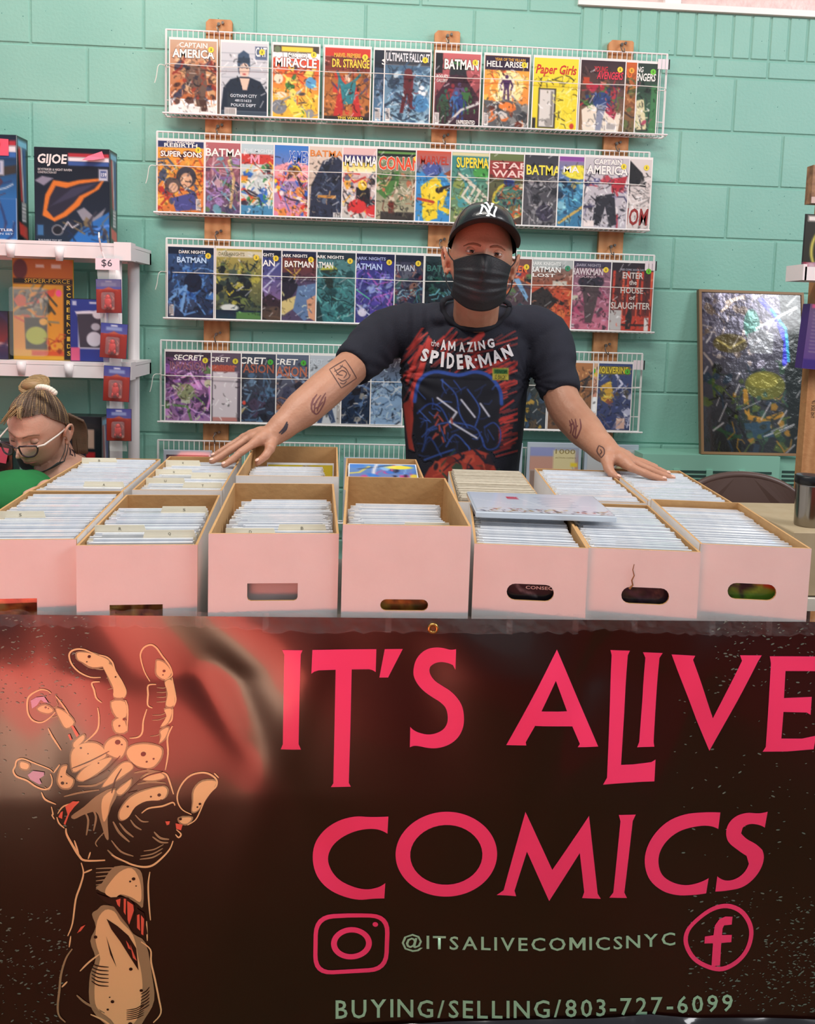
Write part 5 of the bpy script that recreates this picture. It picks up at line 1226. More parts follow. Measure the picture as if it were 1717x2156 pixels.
for p in ([(770,425),(800,415),(795,470),(780,455)],[(820,415),(835,418),(832,520),(820,500)],[(842,430),(880,455),(885,490),(855,580),(845,550)],[(905,520),(920,515),(925,620),(905,600)],[(930,520),(950,545),(945,648),(932,640)],[(835,680),(850,700),(870,740),(850,730)],[(862,705),(905,810),(880,790)],[(520,640),(545,600),(575,585),(545,625)]): L3_.append((3, bx(p, E_), []))
for x, y, r_ in ((882,292,12),(860,308,7),(640,662,12),(866,862,12),(933,997,11),(750,1067,12),(720,1117,8),(864,1208,15),(898,337,5),(732,1040,5)): L2_.append((2, bx(ring(x, y, r_, r_*.85, 10), E_), []))
for p, w in (([(985,250),(975,330),(980,450),(990,555)],9),([(965,560),(970,685)],8),([(930,690),(990,740),(995,820),(1020,930),(1045,1050),(1058,1140),(1010,1200)],10),([(545,195),(560,260),(540,340),(510,430),(490,580),(460,660)],10),([(480,660),(470,730)],8),([(490,740),(450,800),(420,900),(410,1000),(400,1100),(410,1160),(450,1200)],12),([(560,260),(615,235)],9),([(425,980),(460,945)],9),([(540,880),(600,820),(685,755)],9),([(520,1030),(580,1080),(700,1140)],12),([(610,1150),(700,1190),(800,1270)],10)): L1.append((0 if w != 12 else 1, bx(strokepoly(p, w*1.2), E_), []))
for q in range(6):
    L0.append((1, bx(strokepoly([(640, 360-26*q), (720, 345-24*q), (800, 335-22*q)], 9), E_), []))
    L2_.append((2, bx(strokepoly([(615, 830+22*q), (660, 845+24*q), (725, 850+24*q)], 8), E_), []))
    L2_.append((2, bx(strokepoly([(930, 1020+20*q), (965, 1000+20*q), (985, 975+22*q)], 7), E_), []))
    L2_.append((2, bx(strokepoly([(840, 1120+12*q), (900, 1110+12*q), (950, 1080+14*q)], 6), E_), []))
decal('hand_drawing_shade', L0, HM, .0007, 'stuff'); decal('hand_drawing', L1, HM, .0010, 'stuff'); decal('hand_drawing_ink', L2_, HM, .0013, 'stuff'); decal('hand_drawing_wounds', L3_, HM, .0016, 'stuff')
# paint splatter printed on the corners
r = random.Random(5); sp_ = MB()
M_SPLAT = mat('banner_splatter_print', '#6a8072', .35, coat=.25)
for (x0, x1, y0, y1, n) in ((0, 190, 1300, 1480, 170), (0, 240, 1440, 1760, 60), (0, 150, 1900, 2150, 170), (1500, 1717, 1310, 1460, 120), (1420, 1717, 1450, 1800, 80), (1440, 1717, 1860, 2120, 260), (1600, 1717, 1960, 2120, 120)):
    for k in range(n):
        x, y = r.uniform(x0, x1), r.uniform(y0, y1); sz = r.choice((.7, .9, 1.1, 1.4, 2.0)); an = r.uniform(-.7, .5)
        e = [(x+sz*2.2*math.cos(a)*math.cos(an)-sz*.8*math.sin(a)*math.sin(an), y+sz*2.2*math.cos(a)*math.sin(an)+sz*.8*math.sin(a)*math.cos(an)) for a in (0, 1.05, 2.1, 3.14, 4.2, 5.2)]
        q = bx(e, (0, 0, 1)); sp_.add([tuple(Vector(bpt(a, c, .0006))-BO) for a, c in q], [(0, 1, 2, 3, 4, 5)])
tag(sp_.build('paint_splatter_print', M_SPLAT, ban), kind='stuff')
# grommets, tape and the rolled hem
M_BRASS = mat('brass_grommet', '#c79a55', .25, metal=.9)
for px, py in ((911, 1318), (876, 2150)):
    q = UY(px, py, YF-.006); c = Vector(bpt(q.x, q.z, .001))-BO
    gm = MB(); gm.tube([(c.x+.0068*math.cos(a*.3927), c.y-.0016, c.z+.0068*math.sin(a*.3927)) for a in range(16)], .0026, 8, closed=True)
    gm.build('grommet', M_BRASS, ban, True)
    MB().tube([(c.x, c.y-.0012, c.z), (c.x, c.y+.0004, c.z)], .0042, 12).build('grommet_eye', flat('#7a5428'), ban)
M_TAPE = mat('clear_packing_tape', '#d9d6d4', .08, coat=1.0, alpha=.07, bump=(55, .9))
r = random.Random(9)
x = BX0+.1
while x < .78:
    L = r.uniform(.10, .22); b = MB(); n = 14; up = r.uniform(.004, .010); dn = r.uniform(.016, .024)
    vs = []
    for i in range(n+1):
        xx = x+L*i/n
        for j, dz in enumerate((up+r.uniform(-.003, .003), 0.0, -dn*.5, -dn+r.uniform(-.003, .003))):
            vs.append(Vector(bpt(xx, min(BT, BT+dz), .0012+r.uniform(0, .0016)))*1.0-BO+Vector((0, 0, max(0, dz))))
    b.add(vs, [(i*4+j, i*4+j+1, (i+1)*4+j+1, (i+1)*4+j) for i in range(n) for j in range(3)])
    b.build('clear_tape', M_TAPE, ban); x += L-.01
# wrinkled black hem turned up at the foot
M_HEM = mat('banner_black_hem', '#17161a', .22, coat=.6)
hp = [(330, 2160), (560, 2154), (760, 2149), (880, 2145), (965, 2136), (1110, 2128), (1290, 2121), (1360, 2115), (1450, 2124), (1620, 2128), (1800, 2134)]
n = 80; b = MB(); vs = []
for i in range(n+1):
    f = i/n*(len(hp)-1); k = min(int(f), len(hp)-2); t = f-k
    X = hp[k][0]*(1-t)+hp[k+1][0]*t; Y = hp[k][1]*(1-t)+hp[k+1][1]*t
    q = UY(X, Y, YF-.02); ww = min(1, i/12)
    fold = .006*math.sin(X*.045)+.004*math.sin(X*.11+1)+.010*math.exp(-((X-1350)/12)**2)+.008*math.exp(-((X-1215)/9)**2)
    base_y = bpt(q.x, q.z)[1]
    for j, (dy, dz) in enumerate(((-.002, 0), (-.010-.6*fold, -.006), (-.014-fold, -.022), (-.012-fold*.7, -.045), (-.006, -.075))):
        vs.append(Vector((q.x, base_y+dy*ww-.0015, q.z+dz))-BO)
b.add(vs, [(i*5+j, i*5+j+1, (i+1)*5+j+1, (i+1)*5+j) for i in range(n) for j in range(4)])
b.build('turned_hem', M_HEM, ban, True)
# ================================================================== GRADED COMICS ON THE LOWEST RACK
M_SLAB = mat('graded_case_plastic', '#aebac6', .1, coat=1.0)
def slab(pl, pr, ytop, label, painter, txt=None):
    a = UY(pl, ytop, RACK_Y-.01); c = UY(pr, ytop, RACK_Y-.01); H = .325; W = min(.21, c.x-a.x)
    t = thing('graded_comic', label, 'comic', ((a.x+c.x)/2, RACK_Y-.012, a.z-H), group='graded comics on the lowest rack')
    me = MB().box(-W/2, W/2, -.006, .006, 0, H).mesh('case_shell', M_SLAB); bevel_mesh(me, .0025, 2); link('case_shell', me, t)
    cv = Canvas(44, 66); painter(cv); link('label_and_cover', cv.mesh('label_and_cover', plane_xf(W-.022, H-.03, -.0064, -W/2+.011, .012), print_mat('label_print', .2, .9)), t)
    if txt:
        b = MB()
        for s, x0, x1, z0, z1 in txt: put_text(b, s, lambda u, v: (-W/2+W*(x0+u*(x1-x0)), -.0067, H*(z0+v*(z1-z0))), .0)
        b.build('label_lettering', flat('#8a7a4a'), t)
def s1(c): c.grad('#9aa4b8', '#b88a7a', 0, .3); c.rect(0, 0, .5, .12, '#8a92c0'); c.rect(0, .12, .5, .3, '#c09484'); c.rect(.48, .04, .93, .3, '#d8cc9c'); c.rect(0, .3, 1, 1, '#8a7a70'); c.busy(3, 12, .1, ['#8a90a8', '#c8a89a'], (0, .3, 1, 1)); c.rect(.84, .2, .98, .25, '#e0c83c')
def s2(c): c.grad('#c0c8cc', '#a89a90'); c.rect(.6, .05, .95, .3, '#d0c8a0'); c.busy(5, 14, .1, ['#b0b8bc', '#8a7a70'], (0, .1, .6, .9))
def s3(c): c.grad('#2a3444', '#3a3a48'); c.busy(6, 20, .1, ['#4a5a70', '#1d2430', '#6a5a5c'], (0, .05, 1, 1))
def s4(c): c.grad('#b86a58', '#5a4a44'); c.busy(7, 24, .1, ['#c88a5a', '#7a4a44', '#d8b88a'], (0, 0, 1, 1))
slab(1107, 1229, 930, 'clear graded comic case with a cream 1000 label', s1, [('1000', .52, .88, .87, .925), ('ACTION COMICS', .52, .9, .815, .83)])
slab(1231, 1346, 934, 'clear graded comic case behind the tattooed wrist', s2)
slab(345, 447, 946, 'dark graded comic on the lowest rack near the shelf unit', s3)
slab(724, 842, 962, 'rust coloured graded comic behind the tall kraft box', s4)
slab(985, 1102, 930, 'graded comic case half hidden by the dark t-shirt', s2)

# ================================================================== WHITE PLASTIC SHELVES AND TOYS
M_PLAST = mat('white_shelf_plastic', '#ece4e4', .4); M_CLEAR = mat('clear_blister', '#d8e0e4', .06, coat=1.0, alpha=.09)
M_PRINTB = print_mat('toy_box_print', .3, .5)
SY0, SY1 = 2.80, 3.08
sx1 = UY(273, 515, SY0).x; sx0 = -1.75
sz1 = UY(120, 508, SY0).z; sz2 = UY(140, 762, SY0).z; LIP = .052
un = thing('shelf_unit', 'white plastic shelf unit with toys against the teal wall', 'shelf unit', (-1.3, 2.95, 0))
off = Vector((-1.3, 2.95, 0))
def sbox(x0, x1, y0, y1, z0, z1): return MB().box(x0-off.x, x1-off.x, y0-off.y, y1-off.y, z0, z1)
for zt in (sz1, sz2, sz2-.50, .12):
    b = sbox(sx0, sx1, SY0, SY1, zt-.012, zt); 
    b.box(sx0-off.x, sx1-off.x, SY0-off.y, SY0+.02-off.y, zt-LIP, zt-.011); b.box(sx1-.02-off.x, sx1-off.x, SY0-off.y, SY1-off.y, zt-LIP, zt-.011)
    b.box(sx0-off.x, sx1-off.x, SY1-.02-off.y, SY1-off.y, zt-LIP, zt-.011)
    b.build('shelf_board', M_PLAST, un)
    b = MB(); b.box(sx1-.05-off.x, sx1+.006-off.x, SY0-.006-off.y, SY0+.05-off.y, zt-LIP-.004, zt+.004); b.build('corner_socket', M_PLAST, un)
for x in (sx0+.03, sx1-.055):
    for y in (SY0+.03, SY1-.03):
        MB().tube([(x-off.x, y-off.y, 0), (x-off.x, y-off.y, sz1-.01)], .021, 14).build('post', M_PLAST, un, True)
for px, py in ((22, 528), (125, 535), (45, 775), (145, 780)):
    q = UY(px, py, SY0-.004)
    MB().tube([(q.x-off.x, SY0-.003-off.y, q.z-.022), (q.x-off.x, SY0-.003-off.y, q.z+.022)], [.011, .016], 12).build('label_clip', M_PLAST, un, True)
# toy boxes
def toy_box(name, label, cx, y, z, w, h, d, rz, painter, txt, side=None, nx=70, group=None):
    t = thing(name, label, 'toy box', (cx, y, z), rz, group)
    me = MB().box(-w/2, w/2, 0, d, 0, h).mesh('carton', flat('#14161f', .4, .5)); bevel_mesh(me, .0015, 1); link('carton', me, t)
    cv = Canvas(nx, int(nx*h/w)); painter(cv); link('front_print', cv.mesh('front_print', plane_xf(w-.004, h-.004, -.0006, -w/2+.002, .002), M_PRINTB), t)
    if side:
        cv = Canvas(12, 60, asp=h/d); side(cv)
        xf = lambda u, v: np.stack([np.full_like(u, w/2+.0006), .002+u*(d-.004), .002+(1-v)*(h-.004)], 1)
        link('side_print', cv.mesh('side_print', xf, M_PRINTB), t)
    for s, x0, x1, z0, z1, colr, shr in txt:
        b = MB(); put_text(b, s, lambda u, v: (-w/2+w*(x0+u*(x1-x0)), -.0012, h*(z0+v*(z1-z0))), .03, shr)
        b.build('box_lettering', flat(colr, .4, .5), t)
    return t
def jet(c):
    c.grad('#141722', '#1d2a3c'); c.rect(.45, .05, 1, .09, '#b0303a'); c.rect(.45, .09, 1, .135, '#e4dce0'); c.rect(.45, .135, 1, .18, '#3c5a9a')
    c.poly([(.1, .72), (.14, .5), (.25, .34), (.45, .36), (.6, .33), (.95, .3), (.86, .42), (.66, .52), (.6, .6), (.42, .72), (.26, .78)], '#d8762c'); c.poly([(.16, .66), (.2, .52), (.28, .4), (.42, .42), (.6, .37), (.9, .33), (.8, .42), (.6, .5), (.52, .58), (.38, .68), (.25, .74)], '#2a2838')
    c.poly([(.2, .62), (.5, .42), (.82, .36), (.55, .5)], '#3c3a50'); c.poly([(.0, .35), (.1, .3), (.25, .32), (.12, .4)], '#8a8698'); c.poly([(.56, .66), (.66, .62), (.8, .72), (.95, .62), (.85, .8), (.64, .76)], '#8a8a94')
    c.poly([(.45, 1), (.62, .84), (1, .66), (1, 1)], '#2c6ab0'); c.busy(4, 20, .07, ['#5a8ad8', '#3a3844', '#7a6a4a', '#1d2c4a'], (.45, .78, .98, .95)); c.ell(.3, .87, .075, .055, '#c8c8cc'); c.ell(.3, .87, .066, .048, '#1a1c24'); c.rect(.03, .82, .11, .93, '#3a6a9a'); c.rect(.86, .21, .98, .33, '#b8bccc'); c.rect(.88, .225, .96, .3, '#4a5a8a'); c.line([(.38, .86), (.44, .78), (.5, .84), (.58, .8)], .012, '#e8e8ec')
def sidep(c):
    c.grad('#161822', '#161822'); c.rect(.05, .03, .9, .1, '#7ab8d8'); c.poly([(.05, .1), (.3, .1), (.5, .62), (.3, .62)], '#a8343a'); c.poly([(.3, .1), (.45, .1), (.62, .62), (.5, .62)], '#e0dce0'); c.poly([(.45, .1), (.8, .1), (.85, .62), (.62, .62)], '#2c4a8a'); c.poly([(.1, .82), (.9, .86), (.95, .99), (.15, .94)], '#b83a34')
    for k in range(5): c.rect(.38, .63+.038*k, .78, .658+.038*k, '#e0dce0')
jb = UY(70, 308, 2.86); jr = UY(232, 306, 2.86)
jw = jr.x-jb.x; jh = jb.z-sz1
T1 = toy_box('toy_box', 'black jet building set box with striped banner and pink price note', (jb.x+jr.x)/2, 2.86, sz1, jw, jh, .075, -.03, jet,
    [('GIJOE', .05, .44, .80, .93, '#e8e0dc', .12), ('SKYSTRIKER & NIGHT RAVEN', .05, .5, .755, .78, '#b8b4b4', 0), ('CONSTRUCTION KIT', .05, .3, .725, .748, '#b8b4b4', 0), ('BUILDABLE TOY SET', .05, .36, .015, .035, '#a8a8b0', 0), ('159', .885, .955, .71, .75, '#d8dce8', 0)], sidep)
note = MB(); note.add([(jw*.22, -.004, jh*.92), (jw*.4, -.003, jh*.975), (jw*.44, -.006, jh*.90), (jw*.3, -.018, jh*.87), (jw*.16, -.02, jh*.865)], [(0, 2, 1), (0, 3, 2), (0, 4, 3)]); note.build('price_note', mat('pink_paper', '#f27088', .7), T1)
def blue(c):
    c.grad('#1a2030', '#2c6aa8', .0, .6); c.rect(0, .6, 1, 1, '#2c66a8'); c.rect(0, .05, 1, .1, '#b0303a'); c.rect(0, .1, 1, .16, '#e4dce0'); c.rect(0, .16, 1, .21, '#3c6ab0'); c.poly([(0, .42), (1, .28), (1, .36), (0, .55)], '#3a3430'); c.line([(.3, .42), (.8, .3)], .02, '#d8a84a'); c.busy(8, 26, .07, ['#1d2c54', '#8ab0e0', '#5a2c34', '#d8dce4', '#2c3c6a'], (.4, .4, .98, .95)); c.rect(.6, .24, .86, .38, '#b8bccc'); c.rect(.64, .26, .82, .35, '#3c5a9a')
b2l = UY(37, 285, 2.83)
T2 = toy_box('toy_box', 'blue building set box with a pink price note marked 50', b2l.x-.15, 2.83, sz1, .30, UY(37, 285, 2.83).z-sz1, .08, -.05, blue,
    [('244', .66, .8, .68, .73, '#d8dce8', 0), ('COBRA RATTLER', .45, .95, .085, .11, '#d8e0f0', 0), ('CONSTRUCTION SET', .4, .95, .05, .07, '#a8c0e0', 0)], sidep)
nz = b2l.z-sz1
MB().add([(.045, -.004, nz*.80), (.125, -.004, nz*.80), (.125, -.004, nz*.955), (.045, -.005, nz*.965)], [(0, 1, 2, 3)]).build('price_note', mat('pink_paper2', '#f0566e', .7), T2)
b = MB(); put_text(b, '50', lambda u, v: (.065+u*.034, -.0062, nz*.86+v*.034), 0.0); b.build('price_lettering', flat('#b8324a'), T2)
# carded toy
def card_art(c):
    c.grad('#c8782c', '#d89a34'); c.rect(0, 0, 1, .24, '#c8742a'); c.ell(.12, .1, .12, .1, '#6a3434'); c.rect(0, .19, 1, .245, '#2a2018'); c.rect(0, .25, .84, .3, '#c89030'); c.rect(.84, .25, 1, 1, '#231c16'); c.rect(0, .3, .6, .56, '#6a6c5c'); c.poly([(.3, .36), (.72, .28), (.68, .36), (.4, .44)], '#c8503a'); c.busy(9, 40, .1, ['#7a7a66', '#3a3a30', '#c85a34', '#a8a890', '#d8922c'], (.02, .32, .6, .62)); c.poly([(.2, .95), (.18, .58), (.56, .58), (.56, .92)], '#3a3a24'); c.ell(.38, .76, .18, .09, '#a8b43c'); c.ell(.5, .62, .07, .035, '#e0a82c'); c.rect(.0, .9, .84, 1, '#d8a030'); c.rect(.3, .91, .84, .96, '#c8522c'); c.busy(10, 14, .06, ['#8a3424', '#c8522c'], (.55, .76, .82, .92)); c.ell(.76, .33, .05, .035, '#e0508a'); c.rect(.38, .05, .52, .08, '#efe8e0'); c.rect(.64, .045, .8, .085, '#e8dcd0')
ca = UY(25, 543, 2.86); cb = UY(155, 545, 2.86); cw = cb.x-ca.x; ch = ca.z-sz2
tc_ = thing('carded_toy', 'orange and black carded toy pack with clear blister on the white shelf', 'toy', ((ca.x+cb.x)/2, 2.86, sz2), -.02)
MB().box(-cw/2, cw/2, 0, .003, 0, ch).build('card', flat('#b89a2c', .5), tc_)
cv = Canvas(60, 90); card_art(cv); link('card_print', cv.mesh('card_print', plane_xf(cw-.004, ch-.004, -.0008, -cw/2+.002, .002), M_PRINTB), tc_)
b = MB()
for k, chh in enumerate('SCREENOIDS'): put_text(b, chh, lambda u, v: (cw*(.385+u*.07), -.0014, ch*(.70-.072*k+v*.045)), .02)
put_text(b, 'SPIDER-FORCE', lambda u, v: (-cw/2+cw*(.2+.74*u), -.0014, ch*(.765+v*.04)), .0)
b.build('card_lettering', flat('#d8b44a'), tc_)
bl = MB().box(-cw*.48, cw*.1, -.05, -.001, ch*.04, ch*.72).mesh('blister', M_CLEAR); bevel_mesh(bl, .012, 3); link('blister', bl, tc_)
# blue and white boxed toy with dark window
def bw(c): c.grad('#2a3a8a', '#2a3484'); c.poly([(.12, .2), (.5, .18), (.95, .2), (.92, .8), (.2, .8), (.2, .3)], '#dcd8e4'); c.poly([(.17, .24), (.9, .22), (.88, .78), (.24, .78)], '#3c3844'); c.ell(.62, .64, .2, .12, '#c8c8d4'); c.ell(.66, .44, .12, .06, '#b0b0bc'); c.ell(.72, .24, .14, .07, '#d8d4dc'); c.rect(.0, .78, .24, 1, '#d85a80'); c.rect(.05, .03, .16, .1, '#b8c0dc'); c.rect(.5, .04, .8, .07, '#c8cce0')
wa = UY(150, 628, 2.84); wb = UY(214, 628, 2.84)
toy_box('toy_box', 'blue and white window box behind the hanging carded figures', (wa.x+wb.x)/2+.01, 2.84, sz2, wb.x-wa.x+.03, wa.z-sz2, .09, 0, bw, [], None, 40)
def rd(c): c.grad('#2a2438', '#b83a2c'); c.rect(0, .85, 1, 1, '#1d1a20'); c.busy(3, 10, .2, ['#e8604a', '#f0e8e4', '#3a3050'], (.3, .2, 1, .9))
ra = UY(17, 655, 2.84)
toy_box('toy_box', 'dark toy box with red corner at the far end of the middle shelf', ra.x-.08, 2.84, sz2, .16, ra.z-sz2, .08, 0, rd, [], None, 24)
def dk(c): c.grad('#171a22', '#202430'); c.rect(.62, .14, .84, .36, '#b89a8a'); c.rect(.64, .4, .86, 1, '#a8242c'); c.busy(3, 24, .08, ['#5a2c34', '#3a4a5c', '#8a3438', '#2a3444'], (.05, .2, .58, .95)); c.rect(.1, .05, .5, .09, '#b8bcc8')
da = UY(148, 876, 2.86); db = UY(214, 880, 2.86); zsh = sz2-.50
toy_box('toy_box', 'black toy box with a red stripe on the lower shelf behind the woman', (da.x+db.x)/2-.02, 2.86, zsh, db.x-da.x+.04, da.z-zsh, .08, -.04, dk, [], sidep, 40)
# hanging strip with four carded figures and price tag
st = thing('merchandise_strip', 'clear hanging strip with price card six dollars on the shelf edge', 'display strip', (0, 2.775, sz1))
p0 = UY(222, 540, 2.775); p1 = UY(250, 950, 2.775)
M_STRIP = mat('clear_strip_plastic', '#dfe4e2', .15, coat=.8, alpha=.45)
so_ = Vector(st.location)
b = MB(); b.add([(p0.x-.03-so_.x, 0, p0.z-so_.z), (p0.x+.03-so_.x, 0, p0.z-so_.z), (p1.x+.028-so_.x, .0, p1.z-so_.z), (p1.x-.03-so_.x, 0, p1.z-so_.z)], [(0, 3, 2, 1)]); b.build('strip', M_STRIP, st)
q0, q1 = UY(201, 543, 2.77), UY(252, 569, 2.77)
MB().box(q0.x-so_.x, q1.x-so_.x, -.006, -.005, q1.z-so_.z, q0.z-so_.z).build('price_card', flat('#f0dce4', .6), st)
b = MB(); put_text(b, '$6', lambda u, v: (q0.x+.02+u*.034-so_.x, -.0065, q1.z+.008+v*.026-so_.z), 0.0); b.build('price_lettering', flat('#3a3a44'), st)
b = MB(); b.tube([(p0.x-.02-so_.x, -.001, .03), (p0.x-.012-so_.x, -.026, .012), (p0.x-.01-so_.x, -.004, -.03), (p0.x+.0-so_.x, -.002, -.06)], .003, 6); b.build('strip_hook', M_PLAST, st)
def fig(c): c.grad('#a83a2c', '#8a2c24'); c.grad('#3c4a9a', '#5a5a9a', 0, .3); c.poly([(.1, .35), (.5, .22), (.9, .35), (.85, .3), (.15, .3)], '#b85a44'); c.rect(.2, .1, .8, .2, '#8a9ac8'); c.rect(.26, .36, .76, .92, '#8a3028'); c.busy(3, 10, .06, ['#d85a44', '#6a1d1a', '#e8a08a'], (.3, .45, .7, .88)); c.rect(.38, .04, .62, .08, '#e8ecf4')
for k, (x0, y0, x1, y1) in enumerate(((203, 587, 257, 660), (209, 680, 266, 755), (216, 770, 272, 846), (224, 860, 277, 929))):
    a = UY(x0, y0, 2.765); c = UY(x1, y1, 2.765); w, h = c.x-a.x, a.z-c.z
    t = thing('carded_figure', ['topmost', 'second', 'third', 'lowest'][k]+' small red carded figure on the hanging strip', 'toy', ((a.x+c.x)/2, 2.765, c.z), group='carded figures on the strip')
    t.rotation_euler = (0, (-.02, .05, .04, .0)[k], 0)
    MB().box(-w/2, w/2, 0, .002, 0, h).build('card', flat('#4a3a6a', .5), t)
    cv = Canvas(26, 36); fig(cv)
    if k == 0: cv.rect(0, 0, 1, .22, '#7a7088', .7)
    link('card_print', cv.mesh('card_print', plane_xf(w-.002, h-.002, -.0008, -w/2+.001, .001), M_PRINTB), t)
    bl = MB().box(-w*.26, w*.26, -.022, -.001, h*.1, h*.62).mesh('blister', M_CLEAR); bevel_mesh(bl, .008, 3); link('blister', bl, t)
    f = MB(); f.ell((0, -.011, h*.46), (.008, .007, .010)); f.ell((0, -.011, h*.32), (.012, .008, .018)); f.tube([(-.006, -.011, h*.26), (-.010, -.011, h*.14)], .005, 8); f.tube([(.006, -.011, h*.26), (.009, -.011, h*.14)], .005, 8)
    f.build('toy_figure', mat('red_toy_plastic', '#c8342c', .35), t, True)

# ================================================================== RIGHT SIDE: FRAMED ART, RACK POST, CHAIR, FLASK
pb0, pb1 = UY(1467, 957, 2.965), UY(1692, 962, 2.965); pt0 = UY(1514, 609, 3.085); pt1 = UY(1713, 617, 3.085)
pz0 = hz1+.001; Wp = (pb1.x-pb0.x+.0); Hp = math.hypot(pt0.z-pz0, .10)
po = thing('framed_art', 'dark iridescent framed art in crinkled plastic leaning on the heater', 'picture', (pb0.x+Wp/2+.02, 2.972, pz0))
po.rotation_euler = (-math.atan2(.118, pt0.z-pz0), 0, 0)
MB().box(-Wp/2, Wp/2, 0, .018, 0, Hp).build('backing', mat('frame_edge', '#6a5a48', .6), po)
cv = Canvas(110, 170); cv.grad('#6a6478', '#23282a')
cv.busy(31, 120, .05, ['#8a8494', '#4a4658', '#a89a94', '#3a3848', '#6a5a50'], (0, 0, .6, .45)); cv.busy(32, 80, .07, ['#1d2a24', '#2c4a34', '#4a5a2c', '#1a1c20', '#2a3a4a'], (0, .45, 1, 1))
cv.poly([(.78, 0), (1, 0), (1, 1), (.85, 1), (.82, .5)], '#15201f'); cv.ell(.62, .58, .2, .09, '#6a6a28'); cv.ell(.6, .55, .15, .05, '#8a8430'); cv.line([(.42, .62), (.44, .78), (.6, .8), (.78, .76)], .05, '#b8862c'); cv.ell(.28, .32, .17, .06, '#5a5034'); cv.line([(.15, .3), (.28, .35), (.42, .3)], .02, '#a8985a')
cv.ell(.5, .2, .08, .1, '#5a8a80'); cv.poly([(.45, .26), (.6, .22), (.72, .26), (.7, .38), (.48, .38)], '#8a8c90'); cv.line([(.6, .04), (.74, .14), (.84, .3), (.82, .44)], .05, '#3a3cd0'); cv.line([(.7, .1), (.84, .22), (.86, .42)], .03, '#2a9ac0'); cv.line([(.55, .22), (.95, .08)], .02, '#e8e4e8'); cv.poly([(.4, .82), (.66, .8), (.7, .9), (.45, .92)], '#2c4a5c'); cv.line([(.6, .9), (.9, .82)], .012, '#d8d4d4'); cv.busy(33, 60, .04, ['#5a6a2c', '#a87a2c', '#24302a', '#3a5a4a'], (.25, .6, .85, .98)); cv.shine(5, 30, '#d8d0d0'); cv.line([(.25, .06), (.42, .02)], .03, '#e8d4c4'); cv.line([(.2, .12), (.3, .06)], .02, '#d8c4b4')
link('art_print', cv.mesh('art_print', plane_xf(Wp-.02, Hp-.02, -.002, -Wp/2+.01, .01), print_mat('crinkled_foil_print', .18, .9, bump=(26, .35), metal=.3)), po)
fr_ = MB()
for (x0, x1, z0, z1) in ((-Wp/2, Wp/2, 0, .01), (-Wp/2, Wp/2, Hp-.01, Hp), (-Wp/2, -Wp/2+.01, .01, Hp-.01), (Wp/2-.01, Wp/2, .01, Hp-.01)): fr_.box(x0, x1, -.006, .001, z0, z1)
fr_.build('frame', mat('frame_wood', '#8a6a48', .5), po)
# wooden display upright with ledge
RY = 2.62
ux = UY(1695, 900, RY).x
up = thing('display_upright', 'raw wooden display upright with a small white ledge beside the leaning framed art', 'rack', (ux+.06, RY, 0))
MB().box(-.06, .06, 0, .04, 0, UY(1715, 352, RY).z).build('post', M_WOOD, up)
b = MB(); put_text(b, 'THIS SIDE UP', lambda u, v: (-.042+v*.012, -.0008, UY(1700, 880, RY).z+u*.06), 0.0); b.build('stencil_lettering', flat('#4a3a2a'), up)
lz = UY(1690, 592, RY-.05).z; lx = UY(1676, 580, RY-.05).x-(ux+.06)
b = MB(); b.box(lx, .2, -.10, .0, lz, lz+.008); b.box(lx, .2, -.105, -.099, lz, lz+.042); b.box(lx-.006, lx+.006, -.105, 0.0, lz, lz+.05); b.build('ledge', M_PLAST, up)
t = thing('carded_toy', 'black carded toy with yellow bow shape standing on the small white ledge', 'toy', (UY(1693, 505, RY-.05).x+.09, RY-.05, lz+.008))
kh = UY(1692, 450, RY-.05).z-lz-.008
def yb(c): c.grad('#26241c', '#2a281c'); c.ell(.5, .55, .38, .4, '#c8c05a'); c.ell(.5, .55, .33, .37, '#2e2c1e'); c.line([(.5, .2), (.2, .9)], .05, '#d8d060'); c.line([(.3, .95), (.7, .4), (.8, .9)], .04, '#c8c040'); c.rect(.05, .02, .3, .1, '#e0dcd8'); c.ell(.4, .1, .08, .05, '#e0507a')
MB().box(-.09, .09, 0, .003, 0, kh).build('card', flat('#1d1c20'), t)
cv = Canvas(40, 50); yb(cv); link('card_print', cv.mesh('card_print', plane_xf(.176, kh-.004, -.0008, -.088, .002), M_PRINTB), t)
t = thing('blister_pack', 'red and violet blister pack tucked at the front of the small white ledge', 'toy', (UY(1691, 575, RY-.085).x+.07, RY-.085, lz+.008))
me = MB().box(-.07, .09, 0, .012, 0, .05).mesh('pack', M_PRINTB); 
cv = Canvas(24, 10, asp=.32); cv.grad('#8a3040', '#5a3a6a'); cv.busy(3, 16, .12, ['#d83a4a', '#6a4a8a', '#c8b8c0'], (0, 0, 1, 1))
MB().box(-.07, .09, 0.001, .012, 0, .05).build('tray', flat('#6a3a54'), t); link('pack_print', cv.mesh('pack_print', plane_xf(.16, .05, 0, -.07, 0), M_PRINTB), t)
pa = UY(1697, 642, RY-.03); pz = UY(1692, 778, RY-.03).z
t = thing('boxed_toy', 'purple printed package fixed to the wooden display upright', 'package', (pa.x+.07, RY-.045, pz)); t.rotation_euler = (0, .06, 0)
ph = pa.z-pz
MB().box(-.075, .075, 0.001, .044, 0, ph).build('carton', flat('#4a2c78', .4), t)
cv = Canvas(36, 60); cv.grad('#6a5478', '#5a3a84'); cv.rect(0, .85, 1, 1, '#3c2478'); cv.rect(.05, 0, .4, .06, '#e05a8a')
for k in range(12): cv.rect(.1, .12+.055*k, .95, .135+.055*k, '#8a7494')
link('pack_print', cv.mesh('pack_print', plane_xf(.15, ph, 0, -.075, 0), M_PRINTB), t)
